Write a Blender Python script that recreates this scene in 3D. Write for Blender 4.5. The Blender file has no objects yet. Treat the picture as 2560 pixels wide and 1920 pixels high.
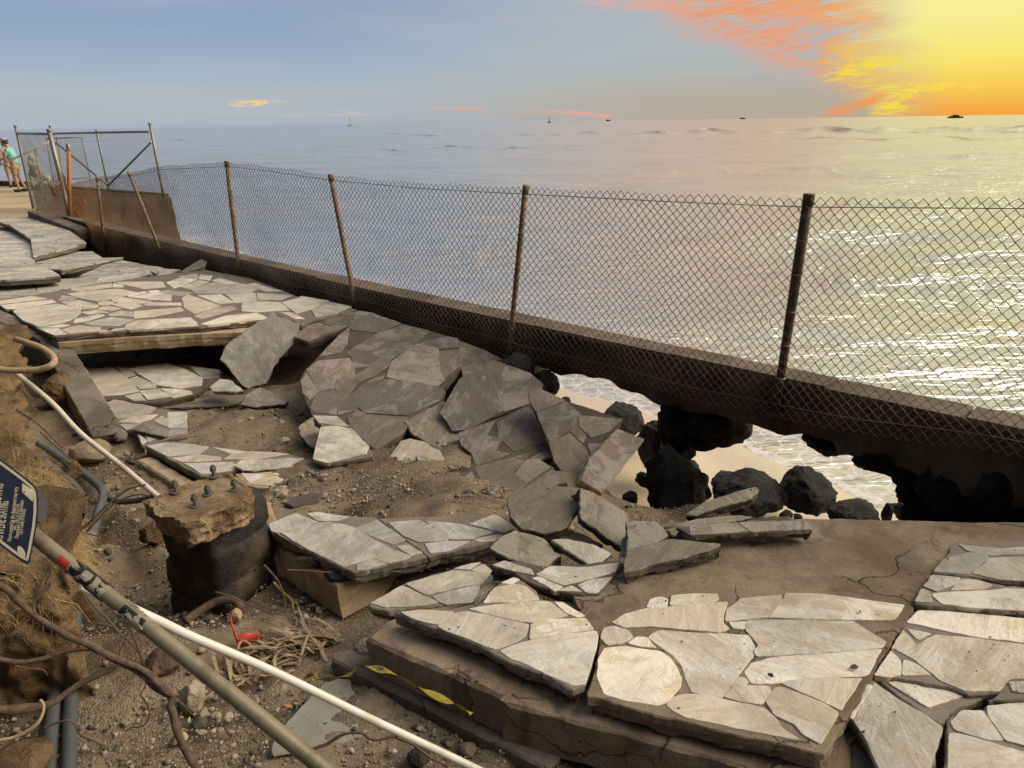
import bpy, bmesh, math, random
import numpy as np
from mathutils import Vector, Matrix, noise as mnoise
random.seed(7); rng = np.random.default_rng(11)
scene = bpy.context.scene
C = scene.collection
# ------------------------------------------------------------------ camera
FPX, IW, IH = 1923.0, 2560.0, 1920.0
CAMH = 2.0
PIT, ROLL = math.radians(18.8), math.radians(0.86)
fwd = Vector((0, math.cos(PIT), -math.sin(PIT))); up0 = Vector((0, math.sin(PIT), math.cos(PIT))); rt0 = Vector((1, 0, 0))
rt = rt0 * math.cos(ROLL) + up0 * (-math.sin(ROLL)); upv = rt0 * math.sin(ROLL) + up0 * math.cos(ROLL)
cd = bpy.data.cameras.new('Camera'); cam = bpy.data.objects.new('Camera', cd); C.objects.link(cam)
cam.matrix_world = Matrix(((rt.x, upv.x, -fwd.x, 0), (rt.y, upv.y, -fwd.y, 0), (rt.z, upv.z, -fwd.z, CAMH), (0, 0, 0, 1)))
cd.sensor_fit = 'HORIZONTAL'; cd.sensor_width = 36.0; cd.lens = 36.0 * FPX / IW
cd.clip_start = 0.05; cd.clip_end = 80000
scene.camera = cam
scene.render.resolution_x, scene.render.resolution_y = 1024, 768
# ------------------------------------------------------------------ view
vs = scene.view_settings; vs.view_transform = 'Standard'; vs.look = 'None'; vs.exposure = 0.0; vs.gamma = 1.0
# ------------------------------------------------------------------ node helper
def lin(r, g, b):
    f = lambda c: (c / 255 / 12.92) if c / 255 <= .04045 else ((c / 255 + .055) / 1.055) ** 2.4
    return (f(r), f(g), f(b), 1)
class NT:
    def __init__(s, nt): s.t = nt; s.L = nt.links
    def n(s, typ, **kw):
        nd = s.t.nodes.new(typ)
        for k, v in kw.items(): setattr(nd, k, v)
        return nd
    def link(s, a, b): s.L.new(a, b)
    def put(s, sock, v):
        if v is None: return
        if hasattr(v, 'is_output') or isinstance(v, bpy.types.NodeSocket): s.L.new(v, sock)
        else: sock.default_value = v
    def m(s, op, a, b=None, c=None, clamp=False):
        nd = s.n('ShaderNodeMath', operation=op); nd.use_clamp = clamp
        s.put(nd.inputs[0], a); s.put(nd.inputs[1], b); s.put(nd.inputs[2], c); return nd.outputs[0]
    def vm(s, op, a, b=None):
        nd = s.n('ShaderNodeVectorMath', operation=op); s.put(nd.inputs[0], a); s.put(nd.inputs[1], b); return nd.outputs[0]
    def ss(s, x, lo, hi):                       # smoothstep lo..hi
        nd = s.n('ShaderNodeMapRange', interpolation_type='SMOOTHSTEP'); s.put(nd.inputs[0], x)
        s.put(nd.inputs[1], lo); s.put(nd.inputs[2], hi); nd.inputs[3].default_value = 0; nd.inputs[4].default_value = 1; return nd.outputs[0]
    def mix(s, f, a, b, bt='MIX'):
        nd = s.n('ShaderNodeMix', data_type='RGBA', blend_type=bt); s.put(nd.inputs[0], f); s.put(nd.inputs[6], a); s.put(nd.inputs[7], b); return nd.outputs[2]
    def noise(s, vec, scale, detail=4, rough=.55, dist=0.0, out=0):
        nd = s.n('ShaderNodeTexNoise'); s.put(nd.inputs['Vector'], vec); nd.inputs['Scale'].default_value = scale
        nd.inputs['Detail'].default_value = detail; nd.inputs['Roughness'].default_value = rough; nd.inputs['Distortion'].default_value = dist; return nd.outputs[out]
    def vor(s, vec, scale, feature='F1', out=0, rand=1.0):
        nd = s.n('ShaderNodeTexVoronoi', feature=feature); s.put(nd.inputs['Vector'], vec); nd.inputs['Scale'].default_value = scale; nd.inputs['Randomness'].default_value = rand; return nd.outputs[out]
    def ramp(s, x, stops, interp='LINEAR'):
        nd = s.n('ShaderNodeValToRGB'); cr = nd.color_ramp; cr.interpolation = interp
        while len(cr.elements) < len(stops): cr.elements.new(1)
        for e, (p, c) in zip(cr.elements, stops): e.position = p; e.color = c if len(c) == 4 else (*c, 1)
        s.put(nd.inputs[0], x); return nd.outputs[0]
    def comb(s, x, y, z):
        nd = s.n('ShaderNodeCombineXYZ'); s.put(nd.inputs[0], x); s.put(nd.inputs[1], y); s.put(nd.inputs[2], z); return nd.outputs[0]
    def mapv(s, vec, scale=(1, 1, 1), rot=(0, 0, 0), loc=(0, 0, 0)):
        nd = s.n('ShaderNodeMapping'); s.put(nd.inputs[0], vec); nd.inputs[1].default_value = loc; nd.inputs[2].default_value = rot; nd.inputs[3].default_value = scale; return nd.outputs[0]
    def bump(s, h, strength=.4, dist=.01, nrm=None):
        nd = s.n('ShaderNodeBump'); nd.inputs['Strength'].default_value = strength; nd.inputs['Distance'].default_value = dist
        s.put(nd.inputs['Height'], h); s.put(nd.inputs['Normal'], nrm); return nd.outputs[0]
# ------------------------------------------------------------------ world: dusk sky with a lit cloud band
SUN_AZ, SUN_EL = math.radians(92), math.radians(3.0)
world = bpy.data.worlds.new('World'); scene.world = world; world.use_nodes = True
def build_world():
    nt = world.node_tree; nt.nodes.clear(); w = NT(nt)
    tc = w.n('ShaderNodeTexCoord'); sep = w.n('ShaderNodeSeparateXYZ'); w.link(tc.outputs['Generated'], sep.inputs[0])
    X, Y, Z = sep.outputs
    az = w.m('MULTIPLY', w.m('ARCTAN2', X, Y), 57.2958)
    el = w.m('MULTIPLY', w.m('ARCSINE', Z), 57.2958)
    ael = w.m('ABSOLUTE', el)
    def grad(stops, top=90.0): return w.ramp(w.m('POWER', w.m('DIVIDE', ael, top, clamp=True), .5), [((p / top) ** .5, lin(*c)) for p, c in stops])
    left = grad([(0, (168, 180, 196)), (.8, (176, 187, 198)), (2.2, (178, 190, 199)), (4.2, (160, 180, 203)), (6.5, (148, 168, 198)), (12, (150, 168, 195)), (30, (160, 172, 190)), (90, (148, 158, 176))])
    mid = grad([(0, (190, 174, 156)), (1.5, (184, 177, 162)), (4, (181, 188, 188)), (8, (185, 192, 194)), (14, (204, 201, 190)), (28, (222, 211, 188)), (55, (194, 188, 180)), (90, (158, 162, 174))])
    right = grad([(0, (251, 160, 64)), (.65, (252, 182, 78)), (1.6, (253, 206, 88)), (3.2, (254, 233, 110)), (5.9, (253, 246, 155)), (15, (248, 236, 180)), (35, (236, 220, 180)), (90, (148, 158, 176))])
    # fine drifting noise shared by edges
    ae = w.comb(az, w.m('MULTIPLY', el, 1.0), 0.0)
    nb = w.noise(w.mapv(ae, (.10, .45, 1)), 1.0, 3, .6, .3)
    nbs = w.m('MULTIPLY', w.m('SUBTRACT', nb, .5), 1.0)
    fm = w.ss(w.m('ADD', az, w.m('MULTIPLY', nbs, 10)), -16.0, 16.0)
    base = w.mix(fm, left, mid)
    soft = w.mix(w.m('MULTIPLY', w.ss(w.noise(w.mapv(ae, (.035, .32, 1), (0, 0, .06)), 1.0, 2, .55, .4), .45, .72), .30), base, lin(196, 198, 202))
    # clear yellow sky to the right of the cloud edge, fading far from the sun
    Rb = w.m('SUBTRACT', 25.2, w.m('MULTIPLY', el, .42))
    dR = w.m('ADD', w.m('SUBTRACT', az, Rb), w.m('MULTIPLY', nbs, 6))
    fr = w.m('MULTIPLY', w.ss(dR, -3.2, 4.2), w.m('SUBTRACT', 1.0, w.ss(az, 48, 105)))
    fr = w.m('MULTIPLY', fr, w.m('SUBTRACT', 1.0, w.ss(el, 24, 70)))
    sky = w.mix(fr, soft, right)
    # orange lit cloud band between two slanting edges
    Lb = w.m('SUBTRACT', w.m('SUBTRACT', 24.6, w.m('MULTIPLY', w.m('MINIMUM', el, 9.0), 2.35)), w.m('MULTIPLY', w.m('MAXIMUM', w.m('SUBTRACT', el, 9.0), 0.0), .55))
    dL = w.m('ADD', w.m('SUBTRACT', az, Lb), w.m('MULTIPLY', nbs, 7))
    band = w.m('MULTIPLY', w.ss(dL, -1.5, 4.2), w.m('SUBTRACT', 1.0, w.ss(dR, -1.5, 3.2)))
    q = w.mapv(w.vm('ADD', ae, w.comb(w.m('MULTIPLY', nbs, 5), w.m('MULTIPLY', nbs, 1.5), 0.0)), (.30, 1.15, 1), (0, 0, math.radians(-9)))
    s1 = w.noise(q, .8, 4, .55, .5); s2 = w.noise(w.mapv(q, (1.0, 1.9, 1), (0, 0, math.radians(16))), 1.9, 4, .6, 1.1)
    dens = w.m('ADD', w.m('MULTIPLY', s1, .48), w.m('MULTIPLY', s2, .52))
    s3 = w.noise(w.mapv(q, (1.0, 2.6, 1), (0, 0, math.radians(22))), 4.6, 3, .6, .8)
    den = w.m('MULTIPLY', w.ss(dens, .36, .57), w.m('ADD', .72, w.m('MULTIPLY', w.ss(s3, .35, .6), .28)))
    low = w.m('SUBTRACT', 1.0, w.m('MULTIPLY', w.ss(el, .1, 2.4), .0))
    hi = w.m('SUBTRACT', 1.0, w.ss(el, 13, 32))
    bm = w.m('MULTIPLY', w.m('MULTIPLY', w.m('MULTIPLY', band, den), hi), low)
    near = w.m('MULTIPLY', w.ss(dR, -5.0, 0.5), w.m('SUBTRACT', 1.0, w.m('MULTIPLY', w.ss(el, 2.5, 6.0), .75)))
    oc = w.mix(w.ss(dL, 0, 7), lin(238, 160, 138), lin(252, 150, 82))
    oc = w.mix(w.m('MULTIPLY', near, w.ss(dens, .42, .58)), oc, lin(255, 226, 44))
    oc = w.mix(w.m('MULTIPLY', w.ss(s2, .50, .72), .5), oc, lin(222, 140, 112)); oc = w.mix(w.m('MULTIPLY', w.ss(s3, .48, .64), .35), oc, lin(255, 186, 110))
    sky = w.mix(w.m('MULTIPLY', bm, .9), sky, oc)
    # a bright tongue of cloud low over the horizon by the sun and thin streaks near the horizon
    def blob(a, e, sa, se, col, amt, slope=0.0):
        nonlocal sky
        da = w.m('DIVIDE', w.m('SUBTRACT', az, a), sa)
        ee = w.m('SUBTRACT', w.m('SUBTRACT', el, e), w.m('MULTIPLY', w.m('SUBTRACT', az, a), slope))
        de = w.m('DIVIDE', w.m('ADD', ee, w.m('MULTIPLY', w.m('SUBTRACT', dens, .48), se * 4.5)), se)
        r = w.m('ADD', w.m('MULTIPLY', da, da), w.m('MULTIPLY', de, de))
        f = w.m('MULTIPLY', w.m('SUBTRACT', 1.0, w.ss(r, .05, 1.0)), w.ss(s2, .36, .58))
        sky = w.mix(w.m('MULTIPLY', f, amt), sky, lin(*col))
    blob(27.0, 1.75, 3.6, .42, (255, 238, 70), .85, -.02)
    blob(25.2, .95, 1.6, .8, (255, 230, 60), .8, .5)
    blob(23.4, 3.2, 3.0, .6, (255, 228, 60), .8, .22)
    blob(23.0, .9, 2.2, .55, (250, 150, 70), .8, .3)
    blob(-17.2, 1.5, 2.6, .26, (255, 214, 140), 1.0, -.01)
    blob(4.5, .55, 4.4, .22, (252, 168, 138), .8, -.03)
    blob(-3.5, .95, 2.4, .2, (250, 176, 150), .65, -.03)
    blob(-13, .7, 5, .22, (222, 196, 196), .5, 0)
    blob(8.5, 7.4, 5.0, .5, (240, 178, 160), .5, -.05)
    # broad veil cloud: the custom colours; a thin share of physical sky is left shining through
    custom = w.n('ShaderNodeBackground'); w.link(sky, custom.inputs[0]); custom.inputs[1].default_value = 1.0
    # low sky away from the sunset dimmed to keep camera-facing faces dark
    cosaz = w.m('COSINE', w.m('SUBTRACT', w.m('ARCTAN2', X, Y), 0.35))
    dim = w.m('ADD', w.m('MULTIPLY', w.m('SUBTRACT', 1.0, w.ss(cosaz, -.75, .45)), -.90), 1.0)
    dim = w.m('ADD', w.m('MULTIPLY', w.m('SUBTRACT', dim, 1.0), w.m('SUBTRACT', 1.0, w.ss(el, 38, 72))), 1.0)
    w.link(w.m('MULTIPLY', dim, WORLD_GAIN), custom.inputs[1])
    st = w.n('ShaderNodeTexSky', sky_type='NISHITA'); st.sun_disc = False; st.sun_elevation = SUN_EL; st.sun_rotation = SUN_AZ
    phys = w.n('ShaderNodeBackground'); w.link(st.outputs[0], phys.inputs[0]); phys.inputs[1].default_value = .05
    mx = w.n('ShaderNodeMixShader'); mx.inputs[0].default_value = .06
    w.link(custom.outputs[0], mx.inputs[1]); w.link(phys.outputs[0], mx.inputs[2])
    out = w.n('ShaderNodeOutputWorld'); w.link(mx.outputs[0], out.inputs[0])
WORLD_GAIN = 1.0
build_world()
sd = bpy.data.lights.new('Sun', 'SUN'); sd.energy = 4.0; sd.angle = math.radians(50); sd.color = (1.0, .88, .70)  # broad lamp added high on the right to brighten the stones, off the sunset
sun = bpy.data.objects.new('Sun', sd); C.objects.link(sun)
sdir = Vector((math.sin(SUN_AZ) * math.cos(math.radians(40)), math.cos(SUN_AZ) * math.cos(math.radians(40)), math.sin(math.radians(40))))
sun.rotation_euler = sdir.to_track_quat('Z', 'Y').to_euler(); sun.location = sdir * 30
# ------------------------------------------------------------------ picture reading -> world points
VW = dict(W=(0, 0, .8641), A=(0, 240, 3.456), B=(0, 640, 3.456), C=(0, 1080, 3.456), D=(0, 1440, 3.456), E=(480, 640, 3.456), F=(480, 1080, 3.456),
          G=(480, 1440, 3.456), H=(1000, 800, 3.456), I=(1000, 1160, 3.456), J=(1000, 1440, 3.456), K=(1560, 860, 3.456), L=(1920, 900, 3.456),
          M=(1560, 1300, 2.676), N=(1980, 1300, 2.676), R=(0, 300, 4.809), S=(0, 0, 1.0))
def src(v, x, y): ox, oy, s = VW[v]; return ox + x / s, oy + y / s
def ray(v, x, y):
    u, t = src(v, x, y); return fwd + rt * ((u - IW / 2) / FPX) - upv * ((t - IH / 2) / FPX)
O = Vector((0, 0, CAMH))
def atz(v, x, y, z): d = ray(v, x, y); return O + d * ((z - CAMH) / d.z)
def aty(v, x, y, Y): d = ray(v, x, y); return O + d * (Y / d.y)
def atd(v, x, y, dep): return O + ray(v, x, y) * dep          # dep along the optical axis
def onpl(v, x, y, p0, n): d = ray(v, x, y); return O + d * ((p0 - O).dot(n) / d.dot(n))
# ------------------------------------------------------------------ object helpers
def link(name, me, mat, loc=(0, 0, 0), parent=None, smooth=False):
    o = bpy.data.objects.new(name, me); C.objects.link(o)
    if mat is not None: me.materials.append(mat)
    if parent is not None: o.parent = parent
    o.location = loc
    if smooth:
        for p in me.polygons: p.use_smooth = True
    return o
def tag(o, label=None, cat=None, group=None, kind=None):
    if label: o['label'] = label
    if cat: o['category'] = cat
    if group: o['group'] = group
    if kind or cat: o['kind'] = kind or 'thing'
    return o
def empty(name, loc, label=None, cat=None, group=None):
    o = bpy.data.objects.new(name, None); C.objects.link(o); o.location = loc; o.empty_display_size = .1; return tag(o, label, cat, group)
def mesh(name, verts, faces):
    me = bpy.data.meshes.new(name); me.from_pydata([tuple(v) for v in verts], [], faces); me.update(); return me
def npmesh(name, V_, F_):
    V_ = np.asarray(V_, np.float32); F_ = np.asarray(F_, np.int32); me = bpy.data.meshes.new(name)
    k = F_.shape[1]; me.vertices.add(len(V_)); me.vertices.foreach_set('co', V_.ravel())
    me.loops.add(F_.size); me.loops.foreach_set('vertex_index', F_.ravel()); me.polygons.add(len(F_))
    me.polygons.foreach_set('loop_start', np.arange(0, F_.size, k, dtype=np.int32)); me.update(calc_edges=True); me.validate(); return me
def obj(name, verts, faces, mat, parent=None, smooth=False, origin=None):
    """mesh from world-space vertices; origin at the centroid base; parent must be unrotated"""
    vs_ = [Vector(v) for v in verts]
    if origin is None:
        c = sum(vs_, Vector()) / len(vs_); c.z = min(v.z for v in vs_)
    else: c = Vector(origin)
    me = mesh(name, [v - c for v in vs_], faces)
    pl = Vector((0, 0, 0))
    p = parent
    while p is not None: pl = pl + p.location; p = p.parent
    return link(name, me, mat, c - pl, parent, smooth)
def nz(p, s, seed=0.0): return mnoise.noise(Vector((p[0] * s + seed, p[1] * s - seed * .7, p[2] * s + seed * 1.3)))
def fbm(p, s, seed=0.0, o=4): return sum(nz(p, s * 2 ** i, seed + 3.1 * i) * .55 ** i for i in range(o))
# 2D polygon tools
def area2(P): return sum(P[i][0] * P[(i + 1) % len(P)][1] - P[(i + 1) % len(P)][0] * P[i][1] for i in range(len(P))) / 2
def chaik(P, r):
    out = []
    for i in range(len(P)):
        a, b = P[i], P[(i + 1) % len(P)]; L = math.hypot(b[0] - a[0], b[1] - a[1]) + 1e-9; k = min(.3, r / L)
        out.append((a[0] + (b[0] - a[0]) * k, a[1] + (b[1] - a[1]) * k)); out.append((b[0] + (a[0] - b[0]) * k, b[1] + (a[1] - b[1]) * k))
    return out
def rough(P, step, amp, seed):
    out = []
    for i in range(len(P)):
        a, b = P[i], P[(i + 1) % len(P)]; dx, dy = b[0] - a[0], b[1] - a[1]; L = math.hypot(dx, dy)
        n = max(1, int(L / step))
        for k in range(n):
            t = k / n; x, y = a[0] + dx * t, a[1] + dy * t
            f = mnoise.noise(Vector((x * 9 + seed, y * 9, seed))) * .6 + mnoise.noise(Vector((x * 31 + seed, y * 31, seed * 2))) * .4
            nx, ny = -dy / (L + 1e-9), dx / (L + 1e-9)
            out.append((x + nx * f * amp, y + ny * f * amp))
    return out
def inset(P, d):
    n = len(P); out = []
    for i in range(n):
        a, b, c = P[i - 1], P[i], P[(i + 1) % n]
        e1 = (b[0] - a[0], b[1] - a[1]); e2 = (c[0] - b[0], c[1] - b[1])
        l1 = math.hypot(*e1) + 1e-9; l2 = math.hypot(*e2) + 1e-9
        nx, ny = -(e1[1] / l1 + e2[1] / l2), (e1[0] / l1 + e2[0] / l2); L = math.hypot(nx, ny) + 1e-9
        out.append((b[0] + nx / L * d, b[1] + ny / L * d))
    return out
def clip_half(P, px, py, nx, ny):
    out = []
    for i in range(len(P)):
        a, b = P[i], P[(i + 1) % len(P)]
        da = (a[0] - px) * nx + (a[1] - py) * ny; db = (b[0] - px) * nx + (b[1] - py) * ny
        if da <= 0: out.append(a)
        if da * db < 0: t = da / (da - db); out.append((a[0] + (b[0] - a[0]) * t, a[1] + (b[1] - a[1]) * t))
    return out
def voronoi(P, size, gap, seed, aniso=1.7, ang=.3):
    r = random.Random(seed); xs = [p[0] for p in P]; ys = [p[1] for p in P]
    ca, sa = math.cos(ang), math.sin(ang)
    tr = lambda x, y: ((x * ca + y * sa) / aniso, -x * sa + y * ca)
    inv = lambda x, y: (x * aniso * ca - y * sa, x * aniso * sa + y * ca)
    Q = [tr(*p) for p in P]; xs = [p[0] for p in Q]; ys = [p[1] for p in Q]; S = []
    x = min(xs) - size
    while x < max(xs) + size:
        y = min(ys) - size
        while y < max(ys) + size: S.append((x + r.uniform(-.48, .48) * size, y + r.uniform(-.48, .48) * size)); y += size
        x += size
    cells = []
    for i, s in enumerate(S):
        c = Q
        for j, t in enumerate(S):
            if i == j: continue
            dx, dy = t[0] - s[0], t[1] - s[1]; L = math.hypot(dx, dy)
            if L > size * 3.2 or L < 1e-6: continue
            c = clip_half(c, (s[0] + t[0]) / 2 - dx / L * gap * .5, (s[1] + t[1]) / 2 - dy / L * gap * .5, dx / L, dy / L)
            if len(c) < 3: break
        if len(c) >= 3 and abs(area2(c)) > size * size * .05: cells.append([inv(*p) for p in c])
    return cells
class Frame:
    def __init__(s, p0, n):
        s.p = p0; s.n = n.normalized(); s.u = Vector((1, 0, 0)) - s.n * s.n.x; s.u.normalize(); s.v = s.n.cross(s.u)
    def to2(s, q): d = q - s.p; return (d.dot(s.u), d.dot(s.v))
    def to3(s, a, h=0.0): return s.p + s.u * a[0] + s.v * a[1] + s.n * h
def ringmesh(fr, rings, cap_bottom=True):
    V_, F_ = [], []; n = len(rings[0][0])
    for P, h in rings: V_ += [fr.to3(q, hh) for q, hh in zip(P, h if isinstance(h, list) else [h] * n)]
    for k in range(len(rings) - 1):
        for i in range(n): j = (i + 1) % n; F_.append((k * n + i, k * n + j, (k + 1) * n + j, (k + 1) * n + i))
    F_.append(tuple(range((len(rings) - 1) * n, len(rings) * n)))
    if cap_bottom: F_.append(tuple(reversed(range(n))))
    return V_, F_
# ------------------------------------------------------------------ materials
def new_mat(name):
    m = bpy.data.materials.new(name); m.use_nodes = True; nt = m.node_tree; nt.nodes.clear(); w = NT(nt)
    p = w.n('ShaderNodeBsdfPrincipled'); o = w.n('ShaderNodeOutputMaterial'); w.link(p.outputs[0], o.inputs[0]); return m, w, p
def objvec(w, world=False):
    if world: return w.n('ShaderNodeNewGeometry').outputs['Position']
    tc = w.n('ShaderNodeTexCoord'); oi = w.n('ShaderNodeObjectInfo')
    off = w.comb(w.m('MULTIPLY', oi.outputs['Random'], 61.0), w.m('MULTIPLY', oi.outputs['Random'], 37.0), w.m('MULTIPLY', oi.outputs['Random'], 83.0))
    return w.vm('ADD', tc.outputs['Object'], off)
def mat_stone(name, cols, white, white_amt, stain=(.36, .22, .10), stain_amt=.35, dirt=(.16, .13, .11), dirt_amt=.3, rough=.62, grain=1.0):
    m, w, p = new_mat(name); v = objvec(w); oi = w.n('ShaderNodeObjectInfo'); R = oi.outputs['Random']
    vr = w.n('ShaderNodeVectorRotate', rotation_type='Z_AXIS'); w.link(v, vr.inputs[0]); w.link(w.m('MULTIPLY', R, 39.0), vr.inputs['Angle']); vr_ = vr.outputs[0]
    base = w.ramp(R, [(i / len(cols), c) for i, c in enumerate(cols)], 'CONSTANT')
    big = w.noise(w.mapv(vr_, (1.6, 2.6, 3)), 1.6, 8, .68, .5)
    alt = w.ramp(w.m('FRACT', w.m('MULTIPLY', R, 7.31)), [(i / len(cols), c) for i, c in enumerate(cols[::-1])], 'CONSTANT')
    c = w.mix(w.m('MULTIPLY', w.ss(big, .47, .54), .62), base, alt)
    gr = w.noise(w.mapv(vr_, (3, 26, 14)), 1.0, 6, .65, .8)
    c = w.mix(w.m('MULTIPLY', w.ss(gr, .35, .7), .46 * grain), c, (c0 := tuple(x * .55 for x in cols[0][:3]) + (1,)))
    fine = w.noise(v, 60, 4, .7)
    c = w.mix(w.m('MULTIPLY', w.m('SUBTRACT', fine, .5), 1.1), c, (1, 1, 1, 1), 'OVERLAY')
    st = w.noise(w.mapv(vr_, (2.2, 4, 4), loc=(9, 3, 1)), 1.2, 6, .66, .7)
    c = w.mix(w.m('MULTIPLY', w.ss(st, .55, .72), stain_amt), c, (*stain, 1))
    wh = w.m('ADD', w.noise(w.mapv(vr_, (2.2, 3.8, 4), loc=(1, 8, 4)), 1.6, 8, .68, .45), w.m('MULTIPLY', w.m('SUBTRACT', R, .5), .16))
    c = w.mix(w.m('MULTIPLY', w.ss(wh, .50, .55), white_amt), c, (*white, 1))
    dn = w.noise(v, 5.2, 6, .7, .4)
    c = w.mix(w.m('MULTIPLY', w.ss(dn, .52, .74), dirt_amt), c, (*dirt, 1))
    sp = w.vor(v, 70); c = w.mix(w.m('MULTIPLY', w.m('SUBTRACT', 1.0, w.ss(sp, .05, .16)), .35 * dirt_amt + .05), c, (.07, .06, .05, 1))
    gw = objvec(w, True); wd_ = w.noise(gw, 1.3, 5, .65, .5); c = w.mix(w.m('MULTIPLY', w.ss(wd_, .46, .66), .42), c, (*dirt, 1))
    bw = w.m('ADD', .80, w.m('MULTIPLY', w.m('FRACT', w.m('MULTIPLY', R, 17.7)), .34)); hs = w.n('ShaderNodeHueSaturation'); w.link(c, hs.inputs['Color']); w.link(bw, hs.inputs['Value']); c = hs.outputs[0]
    w.link(c, p.inputs['Base Color']); w.put(p.inputs['Roughness'], w.m('ADD', w.m('MULTIPLY', fine, .25), rough - .1)); p.inputs['Specular IOR Level'].default_value = .35
    h = w.m('ADD', w.m('ADD', w.m('MULTIPLY', gr, .8), w.m('MULTIPLY', fine, .22)), w.m('MULTIPLY', w.ss(wh, .50, .60), .5))
    und = w.noise(v, 7.0, 3, .55, .3); h = w.m('ADD', h, w.m('MULTIPLY', und, 2.2))
    w.link(w.bump(h, .6, .009), p.inputs['Normal']); return m
def mat_conc(name, c1, c2, c3=None, scale=6, speck=.3, rough=.85, world=False, bumpd=.012, bumps=.6, stain=None, spec=.25, crack=0.0):
    m, w, p = new_mat(name); v = objvec(w, world)
    n1 = w.noise(v, scale, 7, .65, .4); n2 = w.noise(v, scale * 9, 5, .7); n3 = w.noise(v, scale * .35, 3, .5)
    c = w.mix(w.ss(n1, .36, .64), (*c1, 1), (*c2, 1))
    if c3: c = w.mix(w.m('MULTIPLY', w.ss(n3, .47, .62), .75), c, (*c3, 1))
    c = w.mix(w.m('MULTIPLY', w.m('SUBTRACT', n2, .5), .9), c, (1, 1, 1, 1), 'OVERLAY')
    if stain: c = w.mix(w.m('MULTIPLY', w.ss(w.noise(w.mapv(v, (3, 3, .8), loc=(4, 4, 4)), 1.6, 5, .65, .7), .53, .68), .7), c, (*stain, 1))
    pit = w.vor(v, scale * 13); c = w.mix(w.m('MULTIPLY', w.m('SUBTRACT', 1.0, w.ss(pit, .08, .22)), speck), c, tuple(x * .35 for x in c1) + (1,))
    ck = None
    if crack:
        wv = w.n('ShaderNodeTexNoise'); w.put(wv.inputs['Vector'], v); wv.inputs['Scale'].default_value = 3; wv.inputs['Detail'].default_value = 5
        vv = w.vm('ADD', v, w.vm('MULTIPLY', wv.outputs['Color'], (.5, .5, .5))); ed = w.vor(vv, crack, 'DISTANCE_TO_EDGE'); ck = w.m('MULTIPLY', w.m('SUBTRACT', 1.0, w.ss(ed, .0, .014)), w.ss(n3, .40, .56)); c = w.mix(w.m('MULTIPLY', ck, .8), c, (.03, .024, .018, 1))
    w.link(c, p.inputs['Base Color']); p.inputs['Roughness'].default_value = rough; p.inputs['Specular IOR Level'].default_value = spec
    h = w.m('ADD', w.m('ADD', w.m('MULTIPLY', n1, 1.0), w.m('MULTIPLY', n2, .35)), w.m('MULTIPLY', w.ss(pit, .05, .3), .3))
    if ck is not None: h = w.m('SUBTRACT', h, w.m('MULTIPLY', ck, 1.2))
    w.link(w.bump(h, bumps, bumpd), p.inputs['Normal']); return m
def mat_plain(name, col, rough=.5, metal=0.0, var=.25, scale=14, col2=None, spec=.4, f2=.5, bumps=.25, stretch=(1, 1, 1)):
    m, w, p = new_mat(name); v = objvec(w)
    n1 = w.noise(w.mapv(v, stretch), scale, 6, .65, .3); c = (*col, 1)
    if col2: c = w.mix(w.ss(n1, f2 - .1, f2 + .1), c, (*col2, 1))
    n2 = w.noise(v, scale * 5, 4, .7)
    c = w.mix(w.m('MULTIPLY', w.m('SUBTRACT', n2, .5), var * 2), c, (1, 1, 1, 1), 'OVERLAY')
    w.link(c, p.inputs['Base Color']); w.put(p.inputs['Roughness'], w.m('ADD', w.m('MULTIPLY', n1, .2), rough - .1)); p.inputs['Metallic'].default_value = metal
    p.inputs['Specular IOR Level'].default_value = spec
    w.link(w.bump(w.m('ADD', n1, w.m('MULTIPLY', n2, .4)), bumps, .004), p.inputs['Normal']); return m
c4 = lambda *a: (*a, 1)
STN = mat_stone('flagstone_pale', [c4(.68, .59, .45), c4(.60, .57, .51), c4(.72, .66, .55), c4(.52, .44, .33), c4(.66, .61, .53), c4(.68, .57, .41)], (.80, .77, .70), .55, stain_amt=.5, stain=(.44, .31, .17), dirt=(.25, .21, .165), dirt_amt=.45)
STM = mat_stone('flagstone_grey', [c4(.50, .45, .37), c4(.44, .42, .38), c4(.55, .50, .42), c4(.40, .36, .30), c4(.48, .47, .43)], (.72, .68, .61), .5, stain_amt=.42, stain=(.38, .27, .15), dirt=(.19, .16, .13), dirt_amt=.5)
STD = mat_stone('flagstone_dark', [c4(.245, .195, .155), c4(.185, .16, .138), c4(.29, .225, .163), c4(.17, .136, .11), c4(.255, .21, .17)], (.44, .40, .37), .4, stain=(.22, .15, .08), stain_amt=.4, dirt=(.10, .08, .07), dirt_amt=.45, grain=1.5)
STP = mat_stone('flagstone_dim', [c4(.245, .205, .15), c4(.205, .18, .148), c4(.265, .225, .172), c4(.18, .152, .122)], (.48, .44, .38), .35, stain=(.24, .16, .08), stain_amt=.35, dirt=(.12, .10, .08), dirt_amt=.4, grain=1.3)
BED = mat_conc('mortar_bed', (.17, .138, .115), (.215, .18, .152), scale=7, speck=.15, bumpd=.006)
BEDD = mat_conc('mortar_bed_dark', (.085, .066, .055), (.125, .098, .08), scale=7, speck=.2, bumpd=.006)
CON = mat_conc('old_concrete', (.38, .29, .19), (.48, .38, .26), (.28, .19, .11), scale=5, speck=.4, stain=(.20, .12, .06))
PLAIN = mat_conc('worn_screed', (.15, .115, .078), (.235, .188, .135), (.10, .073, .048), scale=3.0, speck=.3, bumpd=.009, bumps=.7, crack=1.3, stain=(.09, .06, .035))
STEPM = mat_conc('step_concrete', (.20, .15, .105), (.29, .23, .17), (.14, .10, .07), scale=5, speck=.7, stain=(.10, .05, .035), crack=1.6, bumpd=.016)
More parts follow.
